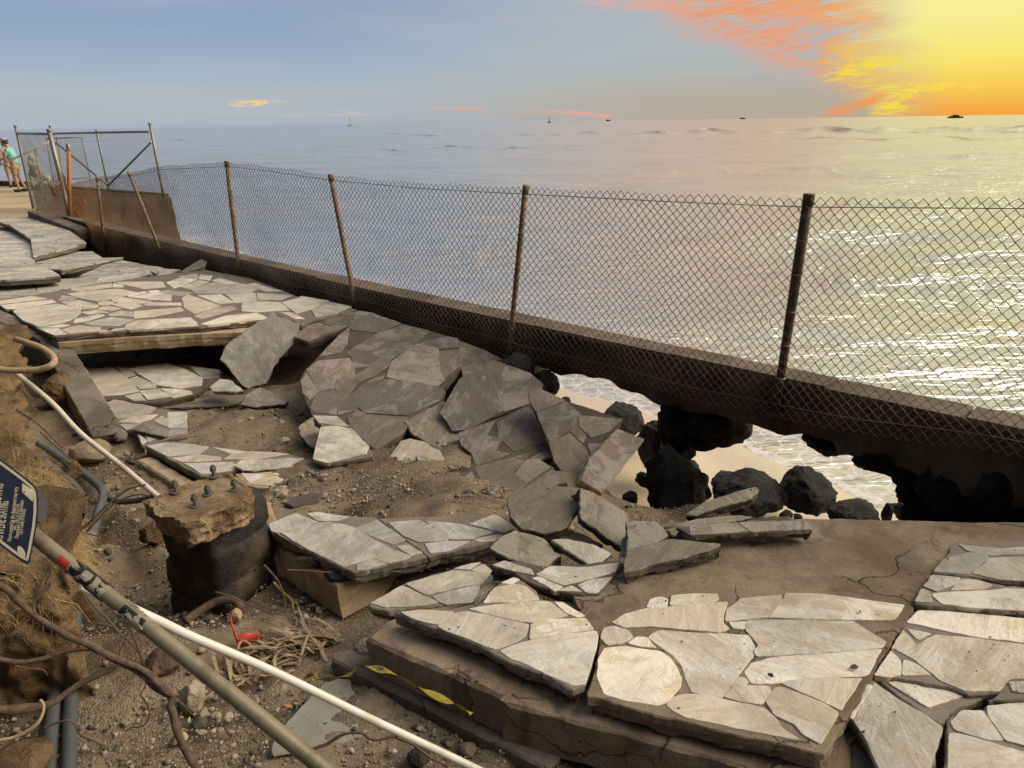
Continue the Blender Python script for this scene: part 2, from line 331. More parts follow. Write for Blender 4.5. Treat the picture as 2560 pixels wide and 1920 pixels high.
KERB = mat_conc('kerb_concrete', (.15, .125, .10), (.215, .18, .15), (.10, .078, .058), scale=4, speck=.4, crack=1.5)
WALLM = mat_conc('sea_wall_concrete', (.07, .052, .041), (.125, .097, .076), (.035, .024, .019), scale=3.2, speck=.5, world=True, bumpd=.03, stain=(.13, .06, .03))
WTOP = mat_conc('coping_concrete', (.13, .10, .078), (.19, .15, .115), (.09, .068, .05), scale=4, speck=.3, world=True, bumpd=.012)
JETM = mat_conc('jetty_concrete', (.062, .042, .024), (.10, .07, .04), (.035, .023, .015), scale=1.6, speck=.3, world=True, bumpd=.03, stain=(.10, .06, .035))
SOIL = mat_conc('golden_soil', (.16, .10, .05), (.25, .168, .09), (.085, .052, .028), scale=7, speck=.5, world=True, bumpd=.05, bumps=1.0, rough=.95)
LAVA = mat_conc('black_lava', (.010, .0095, .0095), (.026, .025, .024), (.017, .016, .017), scale=9, speck=.5, rough=.5, bumpd=.08, bumps=1.0, spec=.3)
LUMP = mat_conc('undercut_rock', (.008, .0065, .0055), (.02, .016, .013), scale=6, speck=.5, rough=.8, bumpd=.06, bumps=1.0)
CORAL = mat_conc('coral_lump', (.32, .26, .19), (.44, .37, .285), (.18, .13, .085), scale=16, speck=.7, bumpd=.02)
FOOT = mat_conc('footing_concrete', (.26, .18, .10), (.38, .28, .17), (.15, .09, .045), scale=11, speck=.7, bumpd=.03, bumps=1.0)
TAR = mat_conc('tarred_side', (.014, .012, .011), (.032, .027, .023), (.15, .105, .06), scale=7, speck=.4, rough=.6, bumpd=.04, spec=.4)
PVC = mat_plain('white_pvc', (.66, .63, .58), .4, var=.1, scale=5, col2=(.52, .47, .38), f2=.6, bumps=.05)
CREAM = mat_plain('cream_pipe', (.62, .55, .45), .5, var=.1, scale=6, col2=(.45, .36, .26), f2=.6, bumps=.08)
POLE = mat_plain('weathered_pole', (.24, .205, .145), .5, metal=.3, var=.25, scale=7, col2=(.15, .125, .085), f2=.52, bumps=.15, stretch=(1, 1, 1))
COND = mat_plain('grey_conduit', (.085, .092, .098), .42, var=.15, scale=9, col2=(.12, .115, .105), f2=.6, bumps=.1)
ROOT = mat_plain('root_bark', (.075, .05, .034), .9, var=.3, scale=30, col2=(.125, .088, .06), f2=.5, bumps=.7)
ROOTD = mat_plain('dark_root_bark', (.075, .05, .035), .9, var=.3, scale=30, col2=(.12, .08, .055), bumps=.7)
ROOTL = mat_plain('pale_root', (.34, .24, .14), .8, var=.3, scale=30, col2=(.42, .31, .19), bumps=.5)
GALV = mat_plain('galvanised_steel', (.30, .285, .27), .5, metal=.6, var=.3, scale=20, col2=(.20, .16, .125), f2=.58)
RUSTP = mat_plain('rusty_post', (.20, .125, .075), .75, metal=.2, var=.4, scale=16, col2=(.33, .255, .18), f2=.52, bumps=.5)
RUSTD = mat_plain('dark_rusty_post', (.075, .048, .035), .7, metal=.3, var=.4, scale=16, col2=(.14, .085, .05), f2=.52, bumps=.5)
RUSTO = mat_plain('orange_rust', (.34, .12, .035), .85, var=.4, scale=16, col2=(.42, .19, .07), f2=.5, bumps=.4)
def mat_wire():
    m, w, p = new_mat('chain_link_wire'); g = objvec(w, True); sep = w.n('ShaderNodeSeparateXYZ'); w.link(g, sep.inputs[0])
    n = w.noise(g, 1.5, 4, .6); n2 = w.noise(g, 12, 3, .6)
    c = w.mix(w.ss(w.m('ADD', n, w.m('MULTIPLY', n2, .3)), .5, .8), (.06, .04, .032, 1), (.13, .085, .055, 1))
    low = w.m('SUBTRACT', 1.0, w.ss(w.m('ADD', sep.outputs[2], w.m('MULTIPLY', n, .3)), .0, .75))
    c = w.mix(low, c, (.30, .25, .20, 1))
    left = w.m('MULTIPLY', w.ss(w.m('MULTIPLY', sep.outputs[0], -1.0), 4.5, 8.0), low)
    c = w.mix(w.m('MULTIPLY', left, .35), c, (.38, .20, .08, 1)); c = w.mix(w.m('MULTIPLY', w.ss(w.m('MULTIPLY', sep.outputs[0], -1.0), 7.2, 8.6), .55), c, (.45, .19, .05, 1))
    w.link(c, p.inputs['Base Color']); p.inputs['Roughness'].default_value = .6; p.inputs['Metallic'].default_value = .25; return m
WIRE = mat_wire()
WIREG = mat_plain('grey_mesh_wire', (.28, .26, .24), .55, metal=.4, var=.2, scale=8, col2=(.20, .165, .135), f2=.55)
WIREO = mat_plain('orange_rusted_wire', (.45, .19, .06), .85, var=.3, scale=10, col2=(.30, .12, .05))
#GROUND
def mat_ground():
    m, w, p = new_mat('sandy_gravel'); v = objvec(w, True)
    n1 = w.noise(v, 1.7, 5, .6, .3); n2 = w.noise(v, 22, 5, .7); g = w.n('ShaderNodeTexVoronoi', feature='F1'); w.link(v, g.inputs[0]); g.inputs['Scale'].default_value = 75
    g2 = w.n('ShaderNodeTexVoronoi', feature='F1'); w.link(v, g2.inputs[0]); g2.inputs['Scale'].default_value = 165
    sandc = w.mix(w.ss(n2, .35, .65), (.205, .158, .106, 1), (.265, .21, .145, 1))
    sc = w.n('ShaderNodeSeparateColor'); w.link(g.outputs['Color'], sc.inputs[0])
    peb = w.ramp(sc.outputs[0], [(0, c4(.10, .08, .06)), (.25, c4(.18, .145, .10)), (.5, c4(.24, .195, .14)), (.72, c4(.31, .265, .2)), (.9, c4(.42, .375, .305)), (.97, c4(.12, .11, .10))], 'CONSTANT')
    pm = w.m('MULTIPLY', w.ss(n1, .42, .58), w.m('SUBTRACT', 1.0, w.ss(g.outputs[0], .30, .5)))
    c = w.mix(w.m('MULTIPLY', pm, .8), sandc, peb)
    dk = w.m('SUBTRACT', 1.0, w.ss(g2.outputs[0], .12, .22)); sc2 = w.n('ShaderNodeSeparateColor'); w.link(g2.outputs['Color'], sc2.inputs[0])
    c = w.mix(w.m('MULTIPLY', dk, w.ss(sc2.outputs[1], .75, .8)), c, (.07, .055, .045, 1))
    n4 = w.noise(v, .9, 4, .6, .6); c = w.mix(w.m('MULTIPLY', w.ss(n4, .48, .62), .65), c, (.085, .058, .038, 1))
    w.link(c, p.inputs['Base Color']); p.inputs['Roughness'].default_value = .95; p.inputs['Specular IOR Level'].default_value = .15
    h = w.m('ADD', w.m('MULTIPLY', w.m('SUBTRACT', 1.0, g.outputs[0]), pm), w.m('ADD', w.m('MULTIPLY', n2, .5), w.m('MULTIPLY', w.m('SUBTRACT', 1.0, g2.outputs[0]), .35)))
    w.link(w.bump(h, .9, .012), p.inputs['Normal']); return m
GRAV = mat_ground()
def mat_pebble():
    m, w, p = new_mat('pebbles'); g = w.n('ShaderNodeNewGeometry'); r = g.outputs['Random Per Island']
    c = w.ramp(r, [(0, c4(.07, .058, .048)), (.12, c4(.16, .125, .09)), (.3, c4(.22, .175, .125)), (.5, c4(.27, .22, .16)), (.7, c4(.33, .28, .21)), (.92, c4(.42, .37, .30)), (.95, c4(.06, .058, .06))], 'CONSTANT')
    n = w.noise(g.outputs['Position'], 120, 3, .6); c = w.mix(w.m('MULTIPLY', w.m('SUBTRACT', n, .5), .8), c, (1, 1, 1, 1), 'OVERLAY')
    w.link(c, p.inputs['Base Color']); p.inputs['Roughness'].default_value = .85; return m
PEB = mat_pebble()
def mat_beach():
    m, w, p = new_mat('wet_beach_sand'); v = objvec(w, True)
    n = w.noise(v, 3.0, 4, .6); n2 = w.noise(v, 160, 3, .6)
    at = w.n('ShaderNodeAttribute'); at.attribute_name = 'wet'; wet = w.ss(w.m('ADD', at.outputs['Fac'], w.m('MULTIPLY', w.m('SUBTRACT', n, .5), .5)), .2, .8)
    dry = w.mix(n2, (.44, .34, .225, 1), (.54, .43, .30, 1)); c = w.mix(wet, dry, (.58, .50, .40, 1))  # wet sand painted paler in place of its bright sky reflection
    w.link(c, p.inputs['Base Color']); w.put(p.inputs['Roughness'], w.m('SUBTRACT', .75, w.m('MULTIPLY', wet, .55))); p.inputs['Specular IOR Level'].default_value = .8
    w.link(w.bump(w.m('ADD', w.m('MULTIPLY', n, 1.0), w.m('MULTIPLY', n2, .03)), .25, .05), p.inputs['Normal']); return m
BEACH = mat_beach()
def mat_sea():
    m, w, p = new_mat('sea_water'); v = objvec(w, True)
    r1 = w.noise(w.mapv(v, (.75, 2.9, 1), (0, 0, -.22)), 1.0, 3, .6, .5); r2 = w.noise(w.mapv(v, (2.4, 8.0, 1), (0, 0, -.1)), 1.0, 2, .6, .3)
    big = w.noise(w.mapv(v, (.06, .22, 1), (0, 0, -.2)), 1.0, 2, .6, .3)
    at = w.n('ShaderNodeAttribute'); at.attribute_name = 'foam'
    fv = w.vor(w.vm('ADD', v, w.n('ShaderNodeTexNoise').outputs['Color']), 5.5, 'DISTANCE_TO_EDGE'); fn = w.noise(v, 14, 3, .7)
    lace = w.m('SUBTRACT', 1.0, w.ss(w.m('ADD', fv, w.m('MULTIPLY', w.m('SUBTRACT', fn, .5), .18)), .015, .10))
    foam = w.m('MULTIPLY', at.outputs['Fac'], w.m('MAXIMUM', lace, w.ss(w.m('ADD', at.outputs['Fac'], w.m('MULTIPLY', fn, .5)), 1.0, 1.25)), clamp=True)
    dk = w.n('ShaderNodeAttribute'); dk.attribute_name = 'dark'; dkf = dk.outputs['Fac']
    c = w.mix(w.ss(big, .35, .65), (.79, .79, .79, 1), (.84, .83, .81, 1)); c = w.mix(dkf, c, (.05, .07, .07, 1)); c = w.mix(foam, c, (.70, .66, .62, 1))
    w.link(c, p.inputs['Base Color']); w.put(p.inputs['Roughness'], w.m('ADD', .2, w.m('MULTIPLY', foam, .6)))
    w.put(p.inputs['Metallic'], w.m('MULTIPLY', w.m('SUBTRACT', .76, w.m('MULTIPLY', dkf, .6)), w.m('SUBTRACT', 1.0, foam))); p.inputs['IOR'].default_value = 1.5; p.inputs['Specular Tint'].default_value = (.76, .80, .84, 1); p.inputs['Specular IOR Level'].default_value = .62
    h = w.m('ADD', w.m('MULTIPLY', r1, .17), w.m('MULTIPLY', r2, .034))
    w.link(w.bump(h, .95, 1.0), p.inputs['Normal']); return m
SEA = mat_sea()
# ------------------------------------------------------------------ the line of the sea wall (plan)
_wp = [atz('W', x, y, .1) for x, y in [(150, 472), (340, 525), (515, 560), (640, 592), (770, 620), (968, 668), (1124, 700), (1410, 765), (1675, 818), (1819, 845), (2212, 940)]]
_cf = np.polyfit([p.x for p in _wp], [p.y for p in _wp], 2)
wallY = lambda x: float(np.polyval(_cf, x))
WX = np.arange(-10.6, 6.01, .05); WPL = np.array([(x, wallY(x)) for x in WX])
WS = np.concatenate([[0], np.cumsum(np.hypot(np.diff(WPL[:, 0]), np.diff(WPL[:, 1])))])
WT = np.gradient(WPL, axis=0); WT /= np.linalg.norm(WT, axis=1)[:, None]; WN = np.stack([WT[:, 1], -WT[:, 0]], 1)   # WN points inland (towards camera)
WN *= np.sign(-(WN * WPL).sum(1))[:, None]
def wall_at(s, off=0.0):
    x = np.interp(s, WS, WPL[:, 0]); y = np.interp(s, WS, WPL[:, 1]); nx = np.interp(s, WS, WN[:, 0]); ny = np.interp(s, WS, WN[:, 1]); return x + nx * off, y + ny * off
def onwall(v, x, y, off=.07):
    """arc length and height where the picture ray meets the vertical sheet standing `off` inland of the wall face"""
    d = ray(v, x, y); P = WPL + WN * off; cr = d.x * P[:, 1] - d.y * P[:, 0]
    i = int(np.where(np.sign(cr[:-1]) != np.sign(cr[1:]))[0][0]); f = cr[i] / (cr[i] - cr[i + 1])
    p = P[i] + (P[i + 1] - P[i]) * f; t = math.hypot(*p) / math.hypot(d.x, d.y); return WS[i] + (WS[i + 1] - WS[i]) * f, CAMH + d.z * t
def wdist(x, y):                                            # signed distance, positive = seaward of the wall face
    return (np.asarray(y) - np.polyval(_cf, x)) * .72
# ------------------------------------------------------------------ sea
SEAZ = -1.6
_a, _b = atz('H', 1380, 570, SEAZ), atz('L', 1110, 1220, SEAZ)
SH0 = np.array([_a.x, _a.y]); SHD = np.array([_b.x - _a.x, _b.y - _a.y]); SHD /= np.linalg.norm(SHD); SHN = np.array([-SHD[1], SHD[0]])
if SHN[1] < 0: SHN = -SHN
def shore(x, y): d = (x - SH0[0]) * SHN[0] + (y - SH0[1]) * SHN[1]; s = (x - SH0[0]) * SHD[0] + (y - SH0[1]) * SHD[1]; return d + .16 * np.sin(s * 1.7 + .6) + .07 * np.sin(s * 4.3), s
def build_sea():
    nr, na = 640, 560; r = 5.0 * (9000.0 ** (np.arange(nr) / (nr - 1))); a = np.radians(np.linspace(-58, 60, na))
    Rr, Aa = np.meshgrid(r, a, indexing='ij'); x, y = Rr * np.sin(Aa), Rr * np.cos(Aa); z = np.zeros_like(x); cell = Rr * math.log(9000) / nr
    g = np.random.default_rng(5)
    for lam in list(np.geomspace(.55, 14, 46)):
        th = math.radians(-92 + g.normal(0, 24)); k = 2 * math.pi / lam; amp = .0105 * lam ** .92 * min(1, (9 / lam) ** .6) * g.uniform(.6, 1.2)
        att = np.clip((lam / cell - 2.2) / 2.5, 0, 1); ph = k * (x * math.cos(th) + y * math.sin(th)) + g.uniform(0, 6.28)
        z += amp * .46 * att * (np.sin(ph) + .25 * np.sin(2 * ph + 1.2))
    ds, ss = shore(x, y); z *= np.clip(ds / 2.5, .12, 1)
    def ridge(az0, az1, rr, h, wid, bend=0.0):
        A = np.degrees(Aa); t = np.clip((A - az0) / (az1 - az0), 0, 1); env = np.sin(np.pi * t) ** .6 * ((A > az0) & (A < az1))
        rc = rr * (1 + .05 * np.sin(A * .9 + az0) + .03 * np.sin(A * 2.7) + bend * (t - .5)); q = (Rr - rc) / wid
        return h * env * np.exp(-q * q) * np.clip(.62 + .3 * np.sin(A * 1.13 + rr) * np.sin(A * .47 + 2 + rr) + .22 * np.sin(A * 5.3 + rr) * np.sin(A * 2.9), 0, 1.2)
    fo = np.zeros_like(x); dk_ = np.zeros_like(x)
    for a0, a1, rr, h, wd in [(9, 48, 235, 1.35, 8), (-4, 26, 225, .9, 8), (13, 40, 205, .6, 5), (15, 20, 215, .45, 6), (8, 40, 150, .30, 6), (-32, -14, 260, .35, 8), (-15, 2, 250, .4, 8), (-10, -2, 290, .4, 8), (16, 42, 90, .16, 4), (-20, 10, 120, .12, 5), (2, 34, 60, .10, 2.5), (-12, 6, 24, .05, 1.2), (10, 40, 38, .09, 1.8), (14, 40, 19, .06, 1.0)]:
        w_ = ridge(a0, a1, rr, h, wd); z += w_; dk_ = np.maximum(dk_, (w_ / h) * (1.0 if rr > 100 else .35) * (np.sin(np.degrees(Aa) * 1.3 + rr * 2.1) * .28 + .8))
        if rr > 200: fo = np.maximum(fo, np.clip((w_ / h - .5) * 3, 0, 1) * (np.sin(np.degrees(Aa) * 2.3 + rr) * np.sin(np.degrees(Aa) * .9) > .12))
    fs = np.clip(1.0 - np.abs(ds - .05) / .12, 0, 1) * 1.0 + np.clip(1 - ds / 3.0, 0, 1) ** .8 * .62 * (ds > 0)
    b2 = np.abs(ds - (1.15 + .25 * np.sin(ss * 1.3 + 2))); fs += np.clip(1 - b2 / .14, 0, 1) * .7; z += np.exp(-(b2 / .22) ** 2) * .05
    fo = np.clip(np.maximum(fo, fs * (Rr < 40)), 0, 1)
    V_ = np.stack([x, y, z], -1).reshape(-1, 3); i, j = np.meshgrid(np.arange(nr - 1), np.arange(na - 1), indexing='ij'); q = i * na + j
    F_ = np.stack([q, q + 1, q + na + 1, q + na], -1).reshape(-1, 4)[:, ::-1]
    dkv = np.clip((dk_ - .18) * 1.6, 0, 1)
    me = npmesh('sea', V_, F_); at = me.attributes.new('foam', 'FLOAT', 'POINT'); at.data.foreach_set('value', fo.reshape(-1).astype(np.float32))
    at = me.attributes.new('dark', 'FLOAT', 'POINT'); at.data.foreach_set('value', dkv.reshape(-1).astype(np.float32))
    me.polygons.foreach_set('use_smooth', [True] * len(me.polygons))
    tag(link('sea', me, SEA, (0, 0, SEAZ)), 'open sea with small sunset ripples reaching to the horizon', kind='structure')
build_sea()
def build_beach():
    n, m_ = 150, 120; sx = np.linspace(-8, 9, n); dx = np.linspace(-7.5, 1.2, m_); S_, D_ = np.meshgrid(sx, dx, indexing='ij')
    x = SH0[0] + SHD[0] * S_ + SHN[0] * D_; y = SH0[1] + SHD[1] * S_ + SHN[1] * D_; d, s = shore(x, y)
    z = SEAZ - .10 * d + .012 * np.sin(s * 2.1 + d * 3) + .01 * np.sin(d * 7 + s); z = np.minimum(z, SEAZ + .32 - .02 * d)
    i, j = np.meshgrid(np.arange(n - 1), np.arange(m_ - 1), indexing='ij'); q = i * m_ + j
    me = npmesh('beach', np.stack([x, y, z], -1).reshape(-1, 3), np.stack([q, q + m_, q + m_ + 1, q + 1], -1).reshape(-1, 4)[:, ::-1] if False else np.stack([q, q + 1, q + m_ + 1, q + m_], -1).reshape(-1, 4))
    at = me.attributes.new('wet', 'FLOAT', 'POINT'); at.data.foreach_set('value', np.clip(1.05 + d / 2.4, 0, 1).reshape(-1).astype(np.float32))
    me.polygons.foreach_set('use_smooth', [True] * len(me.polygons)); tag(link('beach', me, BEACH), 'strip of wet beach sand seen under the sea wall', kind='structure')
build_beach()
# ------------------------------------------------------------------ sandy ground of the washed-out walkway
GC = [('D', 1000, 1500, -.56), ('D', 600, 1600, -.56), ('G', 700, 1400, -.56), ('G', 1500, 1300, -.54), ('J', 200, 1500, -.54), ('J', 900, 1640, -.52), ('G', 300, 700, -.60), ('G', 700, 250, -.62), ('G', 1000, 300, -.62), ('G', 1500, 450, -.64),
      ('J', 800, 1250, -.62), ('M', 300, 1640, -.60), ('N', 200, 1640, -.62), ('N', 1200, 1300, -.5), ('N', 1400, 600, -.5), ('M', 600, 700, -.55), ('J', 1000, 500, -.6),
      ('D', 600, 900, -.60), ('D', 1300, 800, -.58), ('C', 1100, 700, -.66), ('C', 1000, 350, -.68), ('C', 900, 900, -.64), ('C', 1250, 940, -.66), ('C', 1100, 1150, -.98), ('C', 850, 1120, -.92), ('C', 1350, 1150, -1.0), ('C', 1400, 1380, -.9), ('C', 1150, 1330, -.92), ('C', 1650, 1450, -.85), ('C', 700, 150, -.66), ('C', 1300, 420, -.70),
      ('B', 700, 1500, -.66), ('B', 300, 1400, -.62), ('B', 500, 1200, -.60), ('B', 1800, 1400, -.64), ('B', 2000, 1550, -.62), ('B', 1600, 1300, -.65), ('E', 700, 1400, -.62), ('E', 700, 1250, -.64), ('E', 800, 1050, -.72),
      ('F', 900, 60, -.60), ('F', 1300, 400, -.50), ('F', 1700, 350, -.44), ('F', 2100, 500, -.40), ('F', 1600, 650, -.34), ('F', 1100, 640, -.42), ('F', 2300, 690, -.33), ('F', 800, 600, -.5), ('F', 700, 700, -.45), ('I', 700, 330, -.33), ('I', 300, 150, -.40), ('H', 450, 1100, -.52), ('H', 250, 950, -.60), ('I', 1100, 500, -.4),
      ('B', 1000, 850, -.85), ('B', 1600, 850, -.85), ('B', 1000, 500, -.7), ('B', 1800, 300, -.5), ('A', 600, 1500, -.5), ('A', 300, 1200, -.45), ('A', 1400, 1450, -.5), ('E', 1000, 450, -.6), ('E', 1800, 900, -.75), ('H', 900, 900, -.6), ('H', 1000, 1300, -.55), ('H', 1500, 1000, -.95), ('H', 1800, 1300, -1.1), ('K', 200, 1400, -.95), ('K', 100, 1600, -.62), ('K', 900, 1500, -.7), ('K', 1500, 1560, -.6), ('L', 900, 1480, -.6), ('L', 1800, 1480, -.6), ('I', 1700, 700, -.55), ('I', 1400, 950, -.55)]
_gp = np.array([tuple(atz(*g)) for g in GC] + [(-2.6, 1.4, -.55), (-.5, 1.2, -.55), (2.5, 1.2, -.6), (3.6, 3.2, -.6), (-7, 10, -.5), (-9, 13, -.4), (-6, 6, -.4), (-4, 3, -.4)])
def ground(x, y, detail=True):
    x = np.asarray(x, float); y = np.asarray(y, float); num = np.zeros(x.shape); den = np.zeros(x.shape)
    for px, py, pz in _gp: w_ = 1.0 / ((x - px) ** 2 + (y - py) ** 2 + .012) ** 1.6; num += w_ * pz; den += w_
    z = num / den
    wd = wdist(x, y); z = z - np.clip((wd + .75) / .7, 0, 1) * (1.35 + z + .25) * (np.asarray(x) > -1.2)
    return z
def build_ground():
    xs = np.arange(-10.0, 4.4, .036); ys = np.concatenate([np.arange(.7, 7.0, .034), np.arange(7.0, 19.5, .09)]); X_, Y_ = np.meshgrid(xs, ys, indexing='ij')
    Z_ = ground(X_, Y_)
    g = np.random.default_rng(3)
    for lam, a_ in [(1.1, .022), (.5, .012), (.23, .007), (.11, .004), (.08, .003)]:
        for k in range(5):
            th = g.uniform(0, 6.28); Z_ += a_ * .5 * np.sin((X_ * math.cos(th) + Y_ * math.sin(th)) * 6.28 / lam + g.uniform(0, 6.28))
    Z_ += g.normal(0, .0022, Z_.shape)
    i, j = np.meshgrid(np.arange(len(xs) - 1), np.arange(len(ys) - 1), indexing='ij'); q = i * len(ys) + j; nY = len(ys)
    F_ = np.stack([q, q + nY, q + nY + 1, q + 1], -1).reshape(-1, 4)
    keep = (wdist(X_[:-1, :-1], Y_[:-1, :-1]) < -.02).reshape(-1); F_ = F_[keep]
    me = npmesh('ground', np.stack([X_, Y_, Z_], -1).reshape(-1, 3), F_); me.polygons.foreach_set('use_smooth', [True] * len(me.polygons))
    tag(link('ground', me, GRAV), 'eroded ground of sand and coral gravel under the broken walkway', kind='structure')
build_ground()
# ------------------------------------------------------------------ sea wall: coping beam and remaining footing
def sweep(name, mat, s0, s1, prof, step=.06, amp=.012, seed=1.0, parent=None, capz=True, lower=None):
    """prof: list of (inland offset, z); noise makes the faces uneven"""
    S_ = np.arange(s0, s1 + step, step); V_, F_ = [], []; n = len(prof)
    for s in S_:
        for k, (o, z) in enumerate(prof):
            x, y = wall_at(s, o); p = (float(x), float(y), z); d = fbm(p, 2.2, seed, 3) * amp * 1.6 + fbm(p, 9, seed + 5, 3) * amp
            lz = lower(s) if (lower and k in LOWK) else 0.0
            x, y = wall_at(s, o + d * (1 if o > -.12 else -1)); V_.append((float(x), float(y), z + lz + d * .5 * (-1 if z < 0 else .3)))
    for a in range(len(S_) - 1):
        for k in range(n): F_.append((a * n + k, a * n + (k + 1) % n, (a + 1) * n + (k + 1) % n, (a + 1) * n + k))
    F_.append(tuple(range(n))[::-1]); F_.append(tuple(range((len(S_) - 1) * n, len(S_) * n)))
    return obj(name, V_, F_, mat, parent, False, origin=(*[float(t) for t in wall_at((s0 + s1) / 2)], -.3))
LOWK = (3, 4, 5, 6)
sw = empty('sea_wall', (0, 7.7, -1.6), 'long undermined concrete sea wall running behind the chain-link fence', 'sea wall')
S_of = lambda v, x, y: onwall(v, x, y, 0.0)[0]
sL, sG0, sG1, sR = .6, S_of('H', 1120, 380), S_of('L', 1230, 900), WS[-1] - .2
def low(s): return .03 + .03 * math.sin(s * 2.1) - .025 * math.sin(s * 5.3) + .012 * math.sin(s * 17) - (.10 if s > sG1 - .5 else 0)
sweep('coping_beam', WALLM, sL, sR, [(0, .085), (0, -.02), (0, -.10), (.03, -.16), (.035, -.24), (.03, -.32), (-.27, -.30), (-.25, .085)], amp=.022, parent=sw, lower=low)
# coping slabs in lengths, each laid with an open joint
edges = [sL] + [S_of(v, x, y) for v, x, y in [('A', 1160, 1240), ('A', 1980, 1390), ('E', 1080, 200), ('H', 1160, 60), ('K', 380, 190), ('K', 1740, 380), ('L', 1700, 520)]] + [sR]
for i in range(len(edges) - 1):
    sweep('coping_slab', WTOP, edges[i] + .012, edges[i + 1] - .012, [(.012, .087), (.012, .118 + .008 * (i % 3)), (-.262, .122 + .006 * (i % 2)), (-.262, .087)], amp=.007, seed=4 + i, parent=sw)
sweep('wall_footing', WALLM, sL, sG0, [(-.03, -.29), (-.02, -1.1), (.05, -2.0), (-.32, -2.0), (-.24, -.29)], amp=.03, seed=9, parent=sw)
def lowR(s): return -.0
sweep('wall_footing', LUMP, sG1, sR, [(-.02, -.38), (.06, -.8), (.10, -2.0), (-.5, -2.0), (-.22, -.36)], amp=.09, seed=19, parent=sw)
# ------------------------------------------------------------------ rocks
def rockmesh(seed, sub=4, cuts=9, amp=.10, pit=.03, k2=6):
    bm = bmesh.new(); bmesh.ops.create_icosphere(bm, subdivisions=sub, radius=1.0); r = random.Random(seed)
    pl = []
    for _ in range(cuts):
        d = Vector((r.gauss(0, 1), r.gauss(0, 1), r.gauss(0, 1))).normalized(); pl.append((d, r.uniform(.62, .9)))
    for v in bm.verts:
        p = v.co.copy()
        for d, h in pl:
            e = p.dot(d) - h
            if e > 0: p -= d * e * .92
        n = v.co; f = fbm(n, 1.6, seed, 3) * amp + (fbm(n, k2, seed + 2, 4) - abs(fbm(n, 3.5, seed + 7, 3)) * .8) * pit; v.co = p * (1 + f)
    return bm
def rock(name, view, cx, cy, rx, ry, z=None, Y=None, mat=None, label=None, cat='rock', group=None, seed=1, depth=1.0, parent=None, sub=5, amp=.10, cuts=9, sink=.25, pit=.055, rot=None):
    """picture ellipse -> rock of that size; its base rests at height z (or at distance Y)"""
    s = VW[view][2]; b = atz(view, cx, cy + ry * .75, z) if z is not None else aty(view, cx, cy + ry * .75, Y)
    dep = (b - O).dot(fwd); wx, wz = rx / s / FPX * dep, ry / s / FPX * dep * 1.05
    bm = rockmesh(seed, sub, cuts, amp, pit)
    rm = Matrix.Rotation(rot if rot is not None else seed * 1.7, 3, 'Z')
    for v in bm.verts: q = rm @ v.co; v.co = Vector((q.x * wx, q.y * wx * depth, q.z * wz))
    bmesh.ops.recalc_face_normals(bm, faces=bm.faces); me = bpy.data.meshes.new(name); bm.to_mesh(me); bm.free()
    c = Vector((b.x, b.y + wx * depth * .25, b.z + wz * (1 - sink)))
    pl = parent.location if parent else Vector()
    o = link(name, me, mat or LAVA, c - pl, parent, True)
    if parent is None: tag(o, label, cat, group)
    return o
GB = 'boulders on the beach under the wall'
rock('boulder', 'H', 1260, 560, 125, 125, Y=6.9, label='small round black boulder wedged at the left end of the gap', group=GB, seed=3)
rock('boulder', 'H', 1000, 400, 150, 95, Y=6.85, label='black rock directly under the bolted base of the second fence post', group=GB, seed=4)
rock('boulder', 'H', 1900, 880, 215, 165, z=-1.15, label='domed black boulder behind the leaning brown slabs', group=GB, seed=5)
rock('boulder', 'K', 440, 1230, 290, 300, z=-1.05, label='largest black boulder below the hanging wall base, left of the sand', group=GB, seed=6, amp=.14)
rock('boulder', 'K', 300, 900, 200, 230, z=-1.15, label='black boulder in shadow behind the largest one', group=GB, seed=16)
rock('boulder', 'K', 1080, 1330, 330, 180, z=-1.3, label='wide craggy black boulder under the tilted yellowish slab', group=GB, seed=7, amp=.16, pit=.05)
rock('boulder', 'K', 870, 1170, 110, 70, z=-1.28, label='small knobby black rock sitting behind the wide craggy boulder', group=GB, seed=8)
rock('boulder', 'K', 1590, 1290, 232, 205, z=-1.35, label='rounded black boulder standing alone on the wet sand', group=GB, seed=9, cuts=6)
rock('boulder', 'K', 1990, 1480, 235, 100, z=-1.3, label='low flat-topped black boulder at the edge of the screed', group=GB, seed=10, cuts=14, rot=.3)
rock('boulder', 'L', 1025, 1325, 55, 95, z=-1.3, label='thin upright black rock by the foot of the wall', group=GB, seed=11)
rock('boulder', 'L', 1245, 1320, 165, 110, z=-1.3, label='jagged black rock at the right end of the gap', group=GB, seed=12, amp=.2, pit=.06)
rock('boulder', 'K', 700, 1290, 70, 60, z=-1.28, label='smallest black rock beside the largest boulder', group=GB, seed=13)
for i, (v, x, y, r_, z_) in enumerate([('K', 620, 1390, 75, -1.1), ('K', 180, 1180, 90, -1.05), ('K', 60, 1330, 80, -.95), ('K', 760, 1400, 60, -1.2), ('K', 1400, 1480, 55, -1.25), ('K', 1500, 1500, 40, -1.25), ('L', 1390, 1350, 60, -1.25), ('K', 560, 1080, 90, -1.2), ('H', 1420, 720, 70, -1.1), ('K', 230, 760, 70, -1.2)]): rock('wet_rock', v, x, y, r_, r_ * .75, z=z_, label='one of the small jagged wet rocks packed between the black boulders', group='small jagged rocks among the boulders', seed=300 + i, amp=.2, pit=.08, sub=4, cuts=12)
